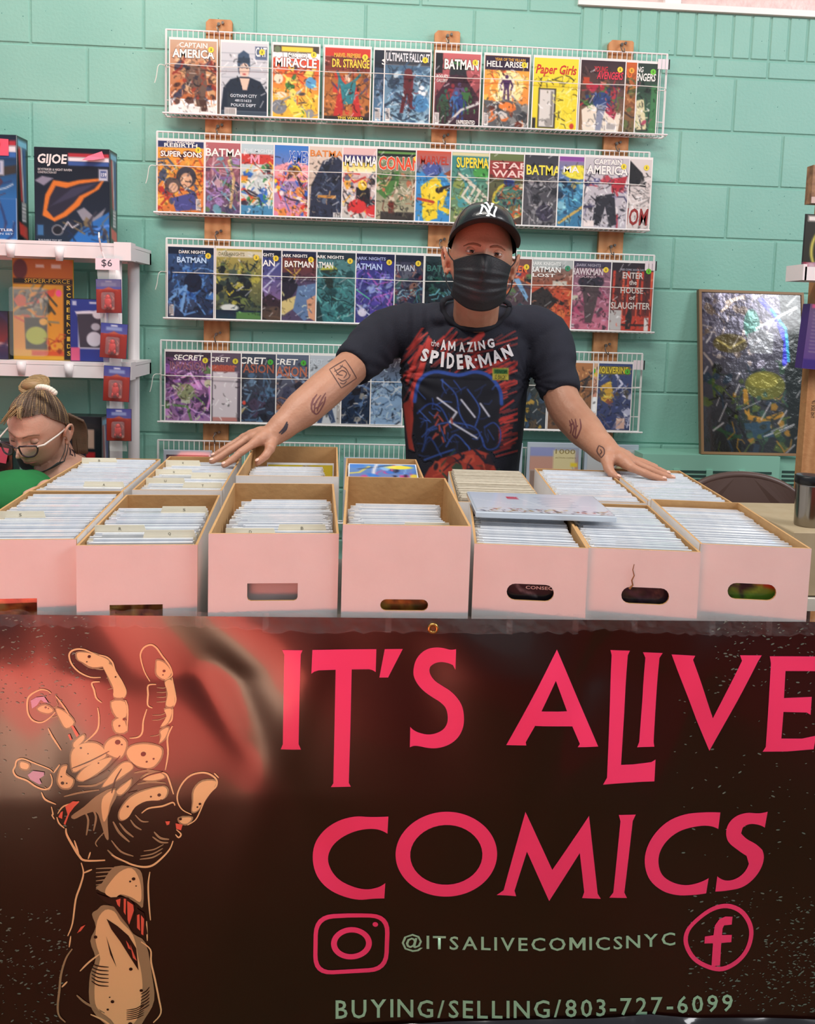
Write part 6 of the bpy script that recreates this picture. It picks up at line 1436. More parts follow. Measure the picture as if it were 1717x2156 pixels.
t = thing('boxed_toy', 'brown edged package high on the wooden display upright', 'package', (UY(1711, 390, RY-.04).x+.07, RY-.04, UY(1712, 428, RY-.04).z))
MB().box(-.07, .07, 0.0, .038, 0, .12).build('carton', mat('tan_package', '#a8805c', .6, noise=(40, '#6a4c38', .2, 4)), t)
MB().box(-.07, .07, -.004, .0, 0, .02).build('lower_flap', flat('#c8b0a8'), t)
# brown folding chair
M_CHAIR = mat('brown_chair_enamel', '#54403a', .38); 
CYc = 2.30
cxl = UY(1578, 1010, CYc); ctop = cxl.z; ccx = cxl.x
chx = thing('folding_chair', 'brown metal folding chair with rounded back behind the comic boxes', 'chair', (ccx, CYc, 0), -.05)
W2 = .205
prof = []
for k in range(25):
    a = math.pi*k/24; prof.append((W2*math.cos(a), ctop-.16+.16*math.sin(a)**.8))
prof = [(W2, ctop-.24)]+prof+[(-W2, ctop-.24)]
b = MB(); b.poly2(prof, [], 0, .012, xf=lambda x, y, z: (x, y+.035*(x/W2)**2*-1+.035, z)); b.build('backrest', M_CHAIR, chx)
b = MB(); b.tube(smooth_path([(-W2, .0, .0), (-W2, .01, .45), (-W2, .02, ctop-.16)]+[(W2*math.cos(math.pi-math.pi*k/10), .02+.03*math.sin(math.pi*k/10), ctop-.16+.165*math.sin(math.pi*k/10)**.8) for k in range(1, 10)]+[(W2, .02, ctop-.16), (W2, .01, .45), (W2, 0, 0)], 3), .011, 8); b.build('back_frame', M_CHAIR, chx, True)
me = MB().box(-.19, .19, .0, .38, .43, .45).mesh('seat', M_CHAIR); bevel_mesh(me, .008, 2); link('seat', me, chx)
for s in (-1, 1): MB().tube([(s*.18, -.02, .52), (s*.18, .40, .0)], .011, 8).build('leg', M_CHAIR, chx, True)
MB().tube([(-.18, .3, .1), (.18, .3, .1)], .008, 8).build('stretcher', M_CHAIR, chx, True)
# tan storage box with the steel flask
SYb = 1.93
zt_ = UY(1697, 1106, SYb).z
sbx = thing('storage_box', 'tan cardboard carton standing behind the last comic box', 'box', (UY(1690, 1106, SYb).x+.09, SYb+.06, 0))
M_TANB = mat('tan_carton', '#b3a184', .7, noise=(20, '#a59272', .3, 3))
x0l = UY(1575, 1103, SYb+.16).x-sbx.location.x
me = MB().box(x0l, .22, -.13, .19, TZ+.004-.0, zt_).mesh('carton', M_TANB); bevel_mesh(me, .002, 1); link('carton', me, sbx)
me = MB().box(x0l-.01, .22, -.14, .2, TZ-.03, TZ).mesh('stand_top', M_TABLE); 
link('stand_top', me, sbx)
for sx in (x0l+.03, .19):
    for sy in (-.1, .16): MB().tube([(sx, sy, 0), (sx, sy, TZ-.03)], .012, 8).build('stand_leg', M_LEGS, sbx)
fk = thing('steel_flask', 'stainless steel travel flask with black lid on the tan carton', 'flask', (UY(1699, 1106, SYb).x, SYb, zt_))
fh = UY(1699, 1000, SYb).z-zt_; fr2 = (UY(1726, 1060, SYb).x-UY(1672, 1060, SYb).x)/2
M_SS = mat('brushed_steel', '#9a958e', .22, metal=1.0); M_LID = mat('black_lid_plastic', '#17171a', .3)
b = MB(); b.lathe([(fr2*.86, 0), (fr2*.9, .004), (fr2*.98, fh*.8), (fr2, fh*.84)], 28); b.build('body', M_SS, fk, True)
b = MB(); b.lathe([(fr2*1.02, fh*.835), (fr2*1.06, fh*.85), (fr2*1.06, fh*.985), (fr2*.98, fh), (fr2*.5, fh)], 28); b.build('lid', M_LID, fk, True)
# green cloth bundle seen beyond the last box


# ================================================================== PEOPLE: shared tools
def skin_material(name, col, col2):
    m = mat(name, col, .48, noise=(22, col2, .28, 4), bump=(160, .12), sss=.12)
    return m
def remesh(mb, name, voxel, smooth=4, mats=None, sm_factor=.5):
    """union of overlapping closed tubes as one continuous surface"""
    me = mb.mesh(name+'_cage', []) if False else None
    me = bpy.data.meshes.new(name+'_cage'); me.from_pydata(mb.v, [], mb.f)
    bm = bmesh.new(); bm.from_mesh(me); bmesh.ops.recalc_face_normals(bm, faces=bm.faces[:]); bm.to_mesh(me); bm.free()
    o = bpy.data.objects.new('cage', me); COL.objects.link(o)
    md = o.modifiers.new('r', 'REMESH'); md.mode = 'VOXEL'; md.voxel_size = voxel
    if smooth:
        s = o.modifiers.new('s', 'SMOOTH'); s.iterations = smooth; s.factor = sm_factor
    dg = bpy.context.evaluated_depsgraph_get()
    out = bpy.data.meshes.new_from_object(o.evaluated_get(dg)); out.name = name
    bpy.data.objects.remove(o); bpy.data.meshes.remove(me)
    out.materials.clear()
    for m in mats or []: out.materials.append(m)
    out.polygons.foreach_set('use_smooth', [True]*len(out.polygons))
    return out
def shift_mesh(me, v): me.transform(Matrix.Translation(v)); return me
def bvh_of(me): return BVHTree.FromPolygons([v.co.copy() for v in me.vertices], [tuple(p.vertices) for p in me.polygons])
def onto(bvh, px, py, off):
    """point of the surface seen at this pixel, lifted slightly along its normal"""
    d = Vector(ray(px, py)).normalized(); h = bvh.ray_cast(Vector(CAM), d)
    if h[0] is None: return None
    n = h[1] if h[1].dot(d) < 0 else -h[1]
    return h[0]+n*off
def ink_lines(bvh, name, lines, w, material, parent, base, off=.0009):
    """thin drawn lines laid on a surface (px polylines)"""
    b = MB()
    for pts in lines:
        P = smooth_path([(x, y, 0) for x, y in pts], 4); Q = []
        for i, p in enumerate(P):
            t = (P[min(i+1, len(P)-1)]-P[max(i-1, 0)]).normalized(); n = Vector((-t.y, t.x, 0))
            f = i/(len(P)-1); ww = w*(.55+.45*math.sin(math.pi*f))
            a, c = onto(bvh, *(p+n*ww/2)[:2], off), onto(bvh, *(p-n*ww/2)[:2], off)
            if a is None or c is None: break
            Q.append((a-base, c-base))
        if len(Q) > 1:
            vs = [v for q in Q for v in q]; b.add(vs, [(2*i, 2*i+1, 2*i+3, 2*i+2) for i in range(len(Q)-1)])
    return b.build(name, material, parent, True)
def head_shape(mb, M, rx=.077, ry=.098, rz=.120, nose=.020, chin=.0, jaw=.20, nu=72, nv=54):
    """face looks along -y of the head frame; origin between the ears"""
    vs = []
    for i in range(nv+1):
        t = math.pi*i/nv
        for j in range(nu):
            a = 2*math.pi*j/nu
            x, y, z = rx*math.sin(t)*math.cos(a), ry*math.sin(t)*math.sin(a), rz*math.cos(t)
            g = lambda cx, cz, sx, sz: math.exp(-((x-cx)/sx)**2-((z-cz)/sz)**2)
            if z < 0:
                k = (-z/rz); x *= 1-jaw*k**1.4
                if y > 0: y *= 1-.45*k
                else: y *= 1+.06*k
            if y < 0:
                fr = min(1, -y/(ry*.55))
                y += fr*(.010*g(.031, .012, .016, .011)+.010*g(-.031, .012, .016, .011))
                y -= fr*(.006*math.exp(-((z-.032)/.010)**2)*math.exp(-(x/.05)**2))
                y -= fr*nose*g(0, -.022, .010, .017)+fr*.011*g(0, .0, .008, .022)
                y -= fr*.006*g(.013, -.030, .008, .008)+fr*.006*g(-.013, -.030, .008, .008)
                y -= fr*(.006*g(.043, -.012, .02, .016)+.006*g(-.043, -.012, .02, .016))
                y -= fr*(.008*g(0, -.064, .022, .007)+.007*g(0, -.075, .018, .006))
                y += fr*.003*g(0, -.0695, .02, .0025)
                y -= fr*(.010+chin)*g(0, -.100, .02, .014)
            vs.append(M @ Vector((x, y, z)))
    mb.add(vs, [(i*nu+j, (i+1)*nu+j, (i+1)*nu+(j+1) % nu, i*nu+(j+1) % nu) for i in range(nv) for j in range(nu)])
def ear_shape(mb, M, s, sc=1.0):
    """s=+1 / -1 : side of the head"""
    x0 = .074*s
    x0 = .079*s
    ctr = Vector((x0+.006*s, .012, -.016))
    rim = [p+Vector((0, 0, -.013)) for p in (Vector((x0+.004*s, -.004, -.002)), Vector((x0+.013*s, -.004, .018)), Vector((x0+.017*s, .008, .030)), Vector((x0+.019*s, .022, .026)), Vector((x0+.018*s, .027, .008)), Vector((x0+.013*s, .020, -.012)), Vector((x0+.007*s, .008, -.028)), Vector((x0+.003*s, .0, -.020)))]
    mb.tube([M @ (ctr+(p-ctr)*sc) for p in smooth_path(rim, 3)], [.0052*sc]*(len(rim)*3-2), 8)
    E = Matrix.Rotation(.35*s, 4, 'Z')
    mb.ell(M @ ctr, (.0055*sc, .018*sc, .026*sc), 14, 10, (M.to_3x3().to_4x4() @ E))
    mb.ell(M @ Vector((x0+.006*s, .002, -.013-.026*sc)), (.006*sc, .008*sc, .010*sc), 10, 8)
def W3(p): return UY(*p)
def finger(mb, pts, r0=.0095, r1=.0072):
    P = [W3(p) for p in pts]; Q = smooth_path(P, 4); n = len(Q)
    rs = [r0+(r1-r0)*i/(n-1) for i in range(n)]
    for k in range(1, len(P)-1): rs[k*4] *= 1.07
    mb.tube(Q, rs, 10); mb.ell(Q[-1], (r1,)*3, 10, 8); mb.ell(Q[0], (r0*1.15,)*3, 10, 8)
def limb(mb, pts, radii, n=6, seg=18, flat=None):
    Q = smooth_path([W3(p) if len(p) == 3 and p[0] > 5 else Vector(p) for p in pts], n)
    rs = []
    for i in range(len(radii)-1):
        for k in range(n):
            t = k/n; t = t*t*(3-2*t); rs.append(radii[i]*(1-t)+radii[i+1]*t)
    rs.append(radii[-1])
    mb.tube(Q, rs, seg); mb.ell(Q[0], (rs[0],)*3, 14, 10); mb.ell(Q[-1], (rs[-1],)*3, 14, 10)

# ================================================================== THE MAN
M_SKIN = skin_material('man_skin', '#c08e74', '#b27c62')
M_TEE = mat('black_cotton_tee', '#1c1d29', .85, noise=(30, '#20212e', .3, 4), bump=(220, .15))
man = thing('person', 'person in black cap, black face mask and dark printed t-shirt leaning on boxes', 'person', (UY(985, 900, 2.36).x, 2.38, 0))
mb0 = Vector(man.location)
body = MB()
# head frame
HC = UY(1013, 546, 2.125)
HM4 = Matrix.Translation(HC) @ Matrix.Rotation(.075, 4, 'Y') @ Matrix.Rotation(-.06, 4, 'Z') @ Matrix.Rotation(.02, 4, 'X')
head_shape(body, HM4, .080, .100, .125)
for s in (-1, 1): ear_shape(body, HM4, s, 1.08)
nk = HM4 @ Vector((0, .028, -.07))
limb(body, [nk, UY(1004, 640, 2.245), UY(1002, 664, 2.297), UY(1001, 692, 2.385)], [.062, .063, .064, .058])
# arms (viewer-left arm, then viewer-right arm)
AL = [(812, 704, 2.38), (742, 771, 2.25), (688, 818, 2.165), (642, 858, 2.115), (600, 894, 2.075), (578, 913, 2.055)]
AR = [(1148, 708, 2.38), (1180, 828, 2.275), (1198, 866, 2.235), (1225, 898, 2.18), (1262, 936, 2.075), (1286, 957, 2.015)]
limb(body, AL, [.058, .049, .051, .049, .037, .031]); limb(body, AR, [.058, .050, .052, .050, .038, .031])
hl = dict(i=[(534, 934, 2.005), (508, 952, 1.978), (489, 968, 1.965), (472, 979, 1.955)], m=[(518, 927, 2.035), (486, 947, 2.012), (464, 962, 2.0), (446, 971, 1.99)],
          r=[(513, 922, 2.065), (484, 940, 2.052), (464, 952, 2.045), (450, 960, 2.04)], p=[(520, 920, 2.09), (492, 936, 2.085), (468, 950, 2.08)],
          t=[(573, 927, 2.035), (569, 944, 2.01), (559, 960, 1.995), (543, 973, 1.985)])
hr = dict(i=[(1330, 984, 1.945), (1360, 997, 1.927), (1381, 1005, 1.917), (1399, 1010, 1.910)], m=[(1336, 975, 1.975), (1372, 991, 1.957), (1398, 1001, 1.945), (1417, 1007, 1.940)],
          r=[(1334, 969, 2.005), (1368, 982, 1.990), (1390, 991, 1.981), (1407, 998, 1.975)], p=[(1330, 965, 2.030), (1354, 972, 2.025), (1382, 983, 2.015)],
          t=[(1279, 968, 1.985), (1282, 985, 1.963), (1290, 998, 1.945), (1303, 1007, 1.933)])
for hd, wr in ((hl, AL[-1]), (hr, AR[-1])):
    w = W3(wr)
    for k in 'imrp':
        mc = W3(hd[k][0]); body.tube(smooth_path([w, (w+mc)/2+Vector((0, 0, .004)), mc], 4), [.020]*5+[.017]*2+[.013]*2, 12)
        finger(body, hd[k], .0112 if k != 'p' else .0098, .0084 if k != 'p' else .0076)
    a = W3(hd['t'][0]); body.tube([w, a, W3(hd['t'][1])], [.022, .018, .0125], 12); finger(body, hd['t'][1:], .0125, .0092)
    body.ell((W3(hd['i'][0])+W3(hd['p'][0])+w)/3, (.030, .030, .015), 16, 10)
# trunk and legs below the clothes
body.tube([UY(985, 700, 2.37), UY(982, 800, 2.37), UY(980, 900, 2.36), UY(978, 985, 2.36), Vector((UY(978, 985, 2.36).x, 2.37, .80))], [.15, .16, .145, .14, .145], 20, ry=[.09, .10, .10, .10, .10], up=(1, 0, 0))
for s in (-1, 1):
    body.tube([Vector((mb0.x+.08*s, 2.37, .84)), Vector((mb0.x+.10*s, 2.38, .48)), Vector((mb0.x+.11*s, 2.40, .06))], [.078, .055, .038], 14)
    body.ell((mb0.x+.11*s, 2.35, .035), (.04, .12, .035), 14, 8)
bme = remesh(body, 'body', .0036, 5, [M_SKIN])
MAN_BVH = bvh_of(bme)
link('body', shift_mesh(bme, -mb0), man)
# trousers (behind the boxes)
tr = MB()
for s in (-1, 1): tr.tube([Vector((mb0.x+.08*s, 2.37, .90)), Vector((mb0.x+.10*s, 2.38, .48)), Vector((mb0.x+.11*s, 2.40, .05))], [.095, .075, .062], 16)
tr.ell((mb0.x, 2.37, .88), (.165, .115, .09), 18, 12)
link('trousers', shift_mesh(remesh(tr, 'trousers', .012, 3, [mat('dark_denim', '#20242e', .9)]), -mb0), man)
# t-shirt
sh = MB()
P = [(990, 668, 2.35), (986, 712, 2.37), (981, 770, 2.37), (978, 830, 2.365), (976, 900, 2.36), (974, 990, 2.36), (974, 1075, 2.36)]
sh.tube([W3(p) for p in P], [.120, .188, .190, .184, .176, .168, .172], 28, ry=[.055, .118, .128, .130, .131, .132, .130], up=(1, 0, 0))
sh.ell(UY(999, 708, 2.345), (.135, .098, .050), 22, 14); sh.ell(UY(1002, 726, 2.325), (.10, .090, .050), 20, 12)
sh.ell(UY(935, 672, 2.355), (.07, .07, .034), 18, 12); sh.ell(UY(1062, 678, 2.355), (.07, .07, .034), 18, 12)
for A, wd in ((AL, None), (AR, None)):
    s0 = W3(A[0]); e = W3(A[1]); c = UY(985, 690, 2.37)
    sh.tube(smooth_path([c, s0*.6+c*.4+Vector((0, 0, .012)), s0, (s0+e)/2, e+(e-s0).normalized()*.006], 4), [.072]*5+[.076]*4+[.071]*4+[.063]*3+[.059], 20)
sme = remesh(sh, 't_shirt', .0065, 6, [M_TEE])
# soft cloth folds: pulled from the armpits and hanging at the sides
_ax = ((-1, UY(842, 790, 2.3)), (1, UY(1115, 800, 2.3))); _q = UY(880, 690, 2.3)
_no = [v.normal.copy() for v in sme.vertices]
for v, n in zip(sme.vertices, _no):
    p = v.co.copy()
    f = mnoise.noise(Vector((p.x*9+3, p.y*5, p.z*4)))*.006+mnoise.noise(Vector((p.x*22, p.y*9, p.z*8+5)))*.0028
    for sx, ax in _ax:
        d = p-ax; r_ = math.hypot(d.x, d.z)
        if r_ < .2: f += .0045*math.sin(26*math.atan2(d.z, d.x*sx)*.55)*math.exp(-r_/.09)
    # vertical drape lines on the viewer-left chest and shoulder
    q = _q; f += .0042*math.sin((p.x-q.x)*150)*math.exp(-((p.x-q.x)/.055)**2-((p.z-q.z)/.09)**2)
    v.co = p+n*f
sme.update()
TEE_BVH = bvh_of(sme)
tee = link('t_shirt', shift_mesh(sme, -mb0), man)
# collar band: rib following the neck opening
cp = []
for px, py in ((931, 640), (934, 656), (945, 673), (962, 684), (983, 691), (1005, 693), (1028, 690), (1050, 680), (1066, 665), (1073, 650)):
    ha, hb = onto(TEE_BVH, px, py, .001), onto(MAN_BVH, px, py, .001)
    cand = [h for h in (ha, hb) if h is not None and h.y < 2.34]
    cp.append(min(cand, key=lambda h: h.y) if cand else UY(px, py, 2.30))
cp = smooth_path(cp, 3)
cp += smooth_path([cp[-1], UY(1066, 636, 2.34), UY(1004, 622, 2.37), UY(944, 628, 2.34), cp[0]], 4)[1:-1]
b = MB(); b.tube([p-mb0 for p in cp], .0075, 10, closed=True); b.build('collar', mat('tee_collar_rib', '#15161f', .9), tee, True)
# --- t-shirt print: lettering and a loose abstract picture (no figure is copied)
PX0, PX1, PY0, PY1 = 842, 1090, 690, 1012
cv = Canvas(124, 160, '#1c1d29', asp=(PY1-PY0)/(PX1-PX0)); base_col = cv.C.copy()
def U2(x, y): return ((x-PX0)/(PX1-PX0), (y-PY0)/(PY1-PY0))
r = random.Random(4)
for k in range(150):       # red scratched ground
    side = r.random()
    if side < .45: x, y = r.uniform(868, 1078), r.uniform(706, 782)
    elif side < .8: x, y = r.uniform(1035, 1080), r.uniform(760, 960)
    else: x, y = r.uniform(860, 885), r.uniform(720, 880)
    L = r.uniform(10, 28); an = r.uniform(1.9, 2.5) if x < 960 else r.uniform(2.5, 3.0)
    cv.line([U2(x-L*math.cos(an), y-L*math.sin(an)), U2(x+L*math.cos(an), y+L*math.sin(an))], r.uniform(.006, .018), r.choice(['#b8302c', '#a02824', '#c8443a', '#7a2222']))
for (a, b_, w) in (((905, 718), (866, 850), .05), ((888, 730), (858, 800), .03), ((1015, 704), (996, 722), .05)): cv.line([U2(*a), U2(*b_)], w, '#b83a34')
cv.poly([U2(*p) for p in ((880, 800), (900, 785), (950, 788), (1000, 782), (1035, 795), (1056, 830), (1050, 880), (1050, 930), (1020, 965), (940, 975), (890, 965), (870, 900), (872, 840))], '#12131f')
for w, pts in ((.03, [(874, 845), (884, 802), (915, 783), (965, 790), (1000, 783), (1030, 792), (1052, 820), (1056, 850)]), (.012, [(880, 870), (905, 850), (930, 860), (950, 900)]), (.012, [(930, 800), (960, 830), (968, 870), (985, 900)]), (.012, [(900, 905), (940, 890), (1000, 900), (1020, 940)]), (.014, [(890, 950), (905, 920), (930, 960)]), (.014, [(895, 968), (930, 955), (960, 945)]), (.010, [(1020, 900), (1040, 890), (1054, 910), (1048, 940), (1025, 945), (1015, 920)]), (.010, [(1028, 905), (1040, 925)]), (.012, [(985, 820), (1010, 860), (1000, 900)]), (.012, [(940, 940), (960, 915), (990, 945)]), (.010, [(885, 880), (900, 890), (895, 930)])):
    cv.line([U2(*p) for p in smooth2(pts)] if False else [U2(*p[:2]) for p in smooth_path([(x, y, 0) for x, y in pts], 5)], w, r.choice(['#2c4a9a', '#35539f', '#27407f']))
for k in range(46):
    x, y = r.uniform(884, 1046), r.uniform(806, 965); an = r.uniform(0, 6.28); L = r.uniform(6, 20); bd = r.uniform(-6, 6)
    cv.line([U2(x-L*math.cos(an), y-L*math.sin(an)), U2(x+bd*math.sin(an), y-bd*math.cos(an)), U2(x+L*math.cos(an), y+L*math.sin(an))], r.uniform(.005, .009), r.choice(['#2c4a9a', '#24386e', '#3f62b4', '#1d2c58']))
for pts in ([(922, 838), (962, 868), (948, 888), (1004, 922)], [(972, 842), (1000, 878)], [(1012, 850), (1030, 876)]): cv.line([U2(*p) for p in pts], .016, '#c8c6d2')
cv.poly([U2(*p) for p in ((905, 985), (930, 965), (965, 955), (1000, 945), (1030, 955), (1045, 990), (1050, 1012), (890, 1012))], '#a83c30')
cv.busy(12, 30, .05, ['#7a2a24', '#c8503c', '#1d1a28', '#2c4a3a'], tuple(U2(900, 955))+tuple(U2(1040, 1010)))
cv.poly([U2(*p) for p in ((850, 850), (866, 840), (872, 880), (868, 920), (874, 950), (862, 945), (856, 900))], '#a83a30')
for k in range(10): x, y = r.uniform(915, 960), r.uniform(865, 925); cv.line([U2(x, y), U2(x+r.uniform(-8, 8), y+r.uniform(4, 14))], .014, '#a8463a')
cv.rect(*U2(1037, 775), *U2(1071, 800), '#b8a83c'); cv.rect(*U2(1040, 777), *U2(1069, 787), '#3a7a3c')
keep = (np.abs(cv.C-base_col).max(2) > .01)
pts3 = [[onto(TEE_BVH, PX0+(PX1-PX0)*i/cv.nx, PY0+(PY1-PY0)*j/cv.ny, .0014) for i in range(cv.nx+1)] for j in range(cv.ny+1)]
vs, fs, cl = [], [], []; idx = {}; CC = cv.cols()
def vid(i, j):
    if (i, j) not in idx: idx[(i, j)] = len(vs); vs.append(tuple(pts3[j][i]-mb0)); cl.append((*CC[j, i], 1))
    return idx[(i, j)]
for j in range(cv.ny):
    for i in range(cv.nx):
        if keep[j:j+2, i:i+2].any() and all(pts3[jj][ii] is not None for jj in (j, j+1) for ii in (i, i+1)):
            ys_ = [pts3[jj][ii].y for jj in (j, j+1) for ii in (i, i+1)]
            if max(ys_)-min(ys_) < .03: fs.append((vid(i, j), vid(i, j+1), vid(i+1, j+1), vid(i+1, j)))
me = bpy.data.meshes.new('shirt_print'); me.from_pydata(vs, [], fs)
at = me.color_attributes.new('Col', 'FLOAT_COLOR', 'POINT'); at.data.foreach_set('color', np.array(cl, np.float32).ravel())
me.materials.append(print_mat('screen_print', .8, 0.0)); me.polygons.foreach_set('use_smooth', [True]*len(fs)); me.update()
link('shirt_print', me, tee)
def px_letter(mb, ch, cx, yt, yb, w, rot, bvh, base, off, bold=.04):
    v, f, (x0, x1, y0, y1) = text_mesh(ch, bold)
    h = yb-yt; out = []
    for p in v:
        a = ((p[0]-x0)/max(x1-x0, 1e-4)-.5)*w; d = (.5-(p[1]-y0)/max(y1-y0, 1e-4))*h
        X = cx+a*math.cos(rot)-d*math.sin(rot); Y = (yt+yb)/2+a*math.sin(rot)+d*math.cos(rot)
        q = onto(bvh, X, Y, off)
        if q is None: return
        out.append(q-base)
    mb.add(out, f)
def cz(x, y): return 840+x/6.132, 660+y/6.132
for nm, rows, colr in (('shirt_lettering', [('A', 582, 350, 475, 70, .04), ('M', 690, 365, 482, 95, .04), ('A', 822, 375, 492, 80, .0), ('Z', 922, 375, 488, 75, -.05), ('I', 985, 370, 470, 22, -.15), ('N', 1065, 360, 462, 80, -.2), ('G', 1180, 335, 440, 85, -.2),
        ('S', 345, 455, 628, 95, .22), ('P', 470, 480, 655, 100, .18), ('I', 570, 500, 690, 36, .08), ('D', 672, 515, 712, 95, .04), ('E', 792, 530, 722, 78, -.06), ('R', 920, 530, 715, 110, -.18), ('-', 992, 580, 615, 30, 0), ('M', 1105, 505, 690, 150, -.22), ('A', 1255, 460, 640, 120, -.28), ('N', 1385, 415, 580, 115, -.42),
        ('the', 478, 355, 425, 95, .1)], '#e4dedf'),):
    b = MB()
    for ch, cx, yt, yb, w, rot in rows:
        X, Yt = cz(cx, yt); _, Yb = cz(cx, yb); px_letter(b, ch, X, Yt, Yb, w/6.132, rot, TEE_BVH, mb0, .0050, .0 if ch == 'the' else .045)
    b.build(nm, mat('screen_print_white', colr, .8), tee, True)
b = MB(); px_letter(b, 'VENOM', 1054, 778, 786, 26, .03, TEE_BVH, mb0, .0040, .0); px_letter(b, 'IS BACK!', 1054, 789, 798, 24, .03, TEE_BVH, mb0, .0040, .0)
b.build('shirt_badge_lettering', mat('screen_print_dark', '#1f2a18', .8), tee, True)
# --- tattoos
M_TAT = mat('tattoo_ink', '#5e4440', .6)
ink_lines(MAN_BVH, 'tattoo', [[(694, 778), (710, 768), (727, 758)], [(727, 758), (740, 777), (751, 796)], [(751, 796), (735, 807), (719, 817)], [(719, 817), (706, 797), (694, 778)],
    [(704, 782), (716, 776), (722, 768)], [(708, 790), (720, 780), (730, 786), (724, 796)], [(716, 770), (728, 776), (736, 790)], [(712, 796), (722, 802), (734, 796), (738, 788)], [(716, 806), (724, 808), (730, 802)], [(704, 775), (712, 788), (722, 790)]], 2.0, M_TAT, man, mb0)
ink_lines(MAN_BVH, 'tattoo', [[(655, 862), (660, 842), (668, 830)], [(662, 870), (664, 850), (676, 832)], [(658, 868), (656, 852), (660, 838)], [(668, 866), (674, 848), (686, 827)], [(672, 868), (682, 850), (686, 835)], [(655, 860), (666, 872), (676, 862)], [(664, 860), (672, 856)], [(660, 852), (668, 846)], [(670, 858), (680, 846)]], 3.0, mat('tattoo_ink_red', '#7a4a48', .6), man, mb0)
ink_lines(MAN_BVH, 'tattoo', [[(588, 912), (598, 902), (605, 888)], [(592, 914), (602, 904), (606, 892)], [(596, 908), (602, 898)]], 4.0, mat('tattoo_ink_dark', '#3a3038', .6), man, mb0)
ink_lines(MAN_BVH, 'tattoo', [[(1200, 885), (1204, 900), (1202, 912)], [(1204, 882), (1210, 898), (1206, 916)], [(1212, 882), (1214, 898), (1212, 920)], [(1222, 882), (1224, 900), (1218, 916)], [(1206, 914), (1214, 922), (1222, 908)], [(1208, 904), (1218, 896)], [(1200, 896), (1210, 890)]], 3.2, mat('tattoo_ink_red', '#7a4a48', .6), man, mb0)
ink_lines(MAN_BVH, 'tattoo', [[(1262, 938), (1258, 950), (1266, 962)], [(1262, 938), (1272, 944), (1273, 956), (1266, 964)], [(1265, 946), (1268, 952), (1264, 956)]], 2.4, M_TAT, man, mb0)
# --- finger nails
M_NAIL = mat('finger_nail', '#e3b5a2', .3)
for hd in (hl, hr):
    for k in 'imrt':
        tip = W3(hd[k][-1]); prev = W3(hd[k][-2]); d = (tip-prev).normalized()
        up_ = Vector((0, -.45, .9)); up_ = (up_-d*up_.dot(d)).normalized(); sd = d.cross(up_)
        c = tip+up_*(.0066 if k != 't' else .0082)-d*.001
        b = MB(); b.ell(c-mb0, (1, 1, 1), 10, 6, Matrix(((sd.x*.0048, d.x*.0062, up_.x*.0016, 0), (sd.y*.0048, d.y*.0062, up_.y*.0016, 0), (sd.z*.0048, d.z*.0062, up_.z*.0016, 0), (0, 0, 0, 1))))
        b.build('finger_nail', M_NAIL, man, True)
# --- eyes and brows
def face_pt(bvh, H, x, z, off=.001):
    d = (H.to_3x3() @ Vector((0, 1, 0))).normalized(); h = bvh.ray_cast(H @ Vector((x, -.3, z)), d)
    return h[0]-d*off if h[0] else H @ Vector((x, -.1, z))
M_EYEW = mat('eye_white', '#d9cfc8', .2, coat=.5); M_IRIS = mat('iris_brown', '#4a3424', .2, coat=.6); M_PUP = mat('pupil_black', '#0c0a0a', .15)
M_BROW = mat('brow_hair', '#80543f', .9)
def eye(parent, H, ex, ez, ey, base, r=.0118, lid_mat=None, upper=.35, lower=-.35, look=(0, 0), iris=M_IRIS):
    c = H @ Vector((ex, ey, ez)); R3 = H.to_3x3().to_4x4()
    b = MB(); b.ell(c-base, (r, r, r), 20, 14, R3); e = b.build('eye', M_EYEW, parent, True)
    d = R3 @ Vector((look[0], -1, look[1])).normalized(); q = d.to_track_quat('Z', 'Y').to_matrix().to_4x4()
    b = MB(); b.lathe([(.0001, r*1.01), (r*.30, r*.965), (r*.48, r*.885)][::-1], 18, Matrix.Translation(c-base) @ q); b.build('iris', iris, e, True)
    b = MB(); b.lathe([(.0001, r*1.03), (r*.22, r*1.0)][::-1], 14, Matrix.Translation(c-base) @ q); b.build('pupil', M_PUP, e, True)
    R = r*1.12; lid = MB()
    for lo, hi in ((upper, 1.45), (-1.45, lower)):
        vs = []; n, m = 18, 7
        for i in range(m+1):
            for j in range(n+1):
                a = -1.45+2.9*j/n; bend = math.cos(a)
                e0 = (lo if lo == upper else hi); el = (lo+(hi-lo)*i/m)
                if lo == upper: el = (lo*bend+(1.45-lo*bend)*i/m)
                else: el = (-1.45+(hi*bend+1.45)*i/m)
                vs.append((c-base)+R3 @ Vector((R*math.cos(el)*math.sin(a)*1.12, -R*math.cos(el)*math.cos(a), R*math.sin(el))))
        lid.add(vs, [(i*(n+1)+j, i*(n+1)+j+1, (i+1)*(n+1)+j+1, (i+1)*(n+1)+j) for i in range(m) for j in range(n)])
    lid.build('eyelid', lid_mat or M_SKIN, parent, True)
for s in (-1, 1):
    eye(man, HM4, .0315*s, .012, -.0785, mb0, .0122, None, .20, -.36)
    b = MB(); b.tube([face_pt(MAN_BVH, HM4, x*s, z, .0002)-mb0 for x, z in ((.011, .0255), (.020, .0285), (.030, .0300), (.041, .0285), (.052, .0235))], [.0024, .0030, .0030, .0024, .0012], 8, ry=[.0016]*5, up=(0, 0, 1)); b.build('eyebrow', M_BROW, man, True)
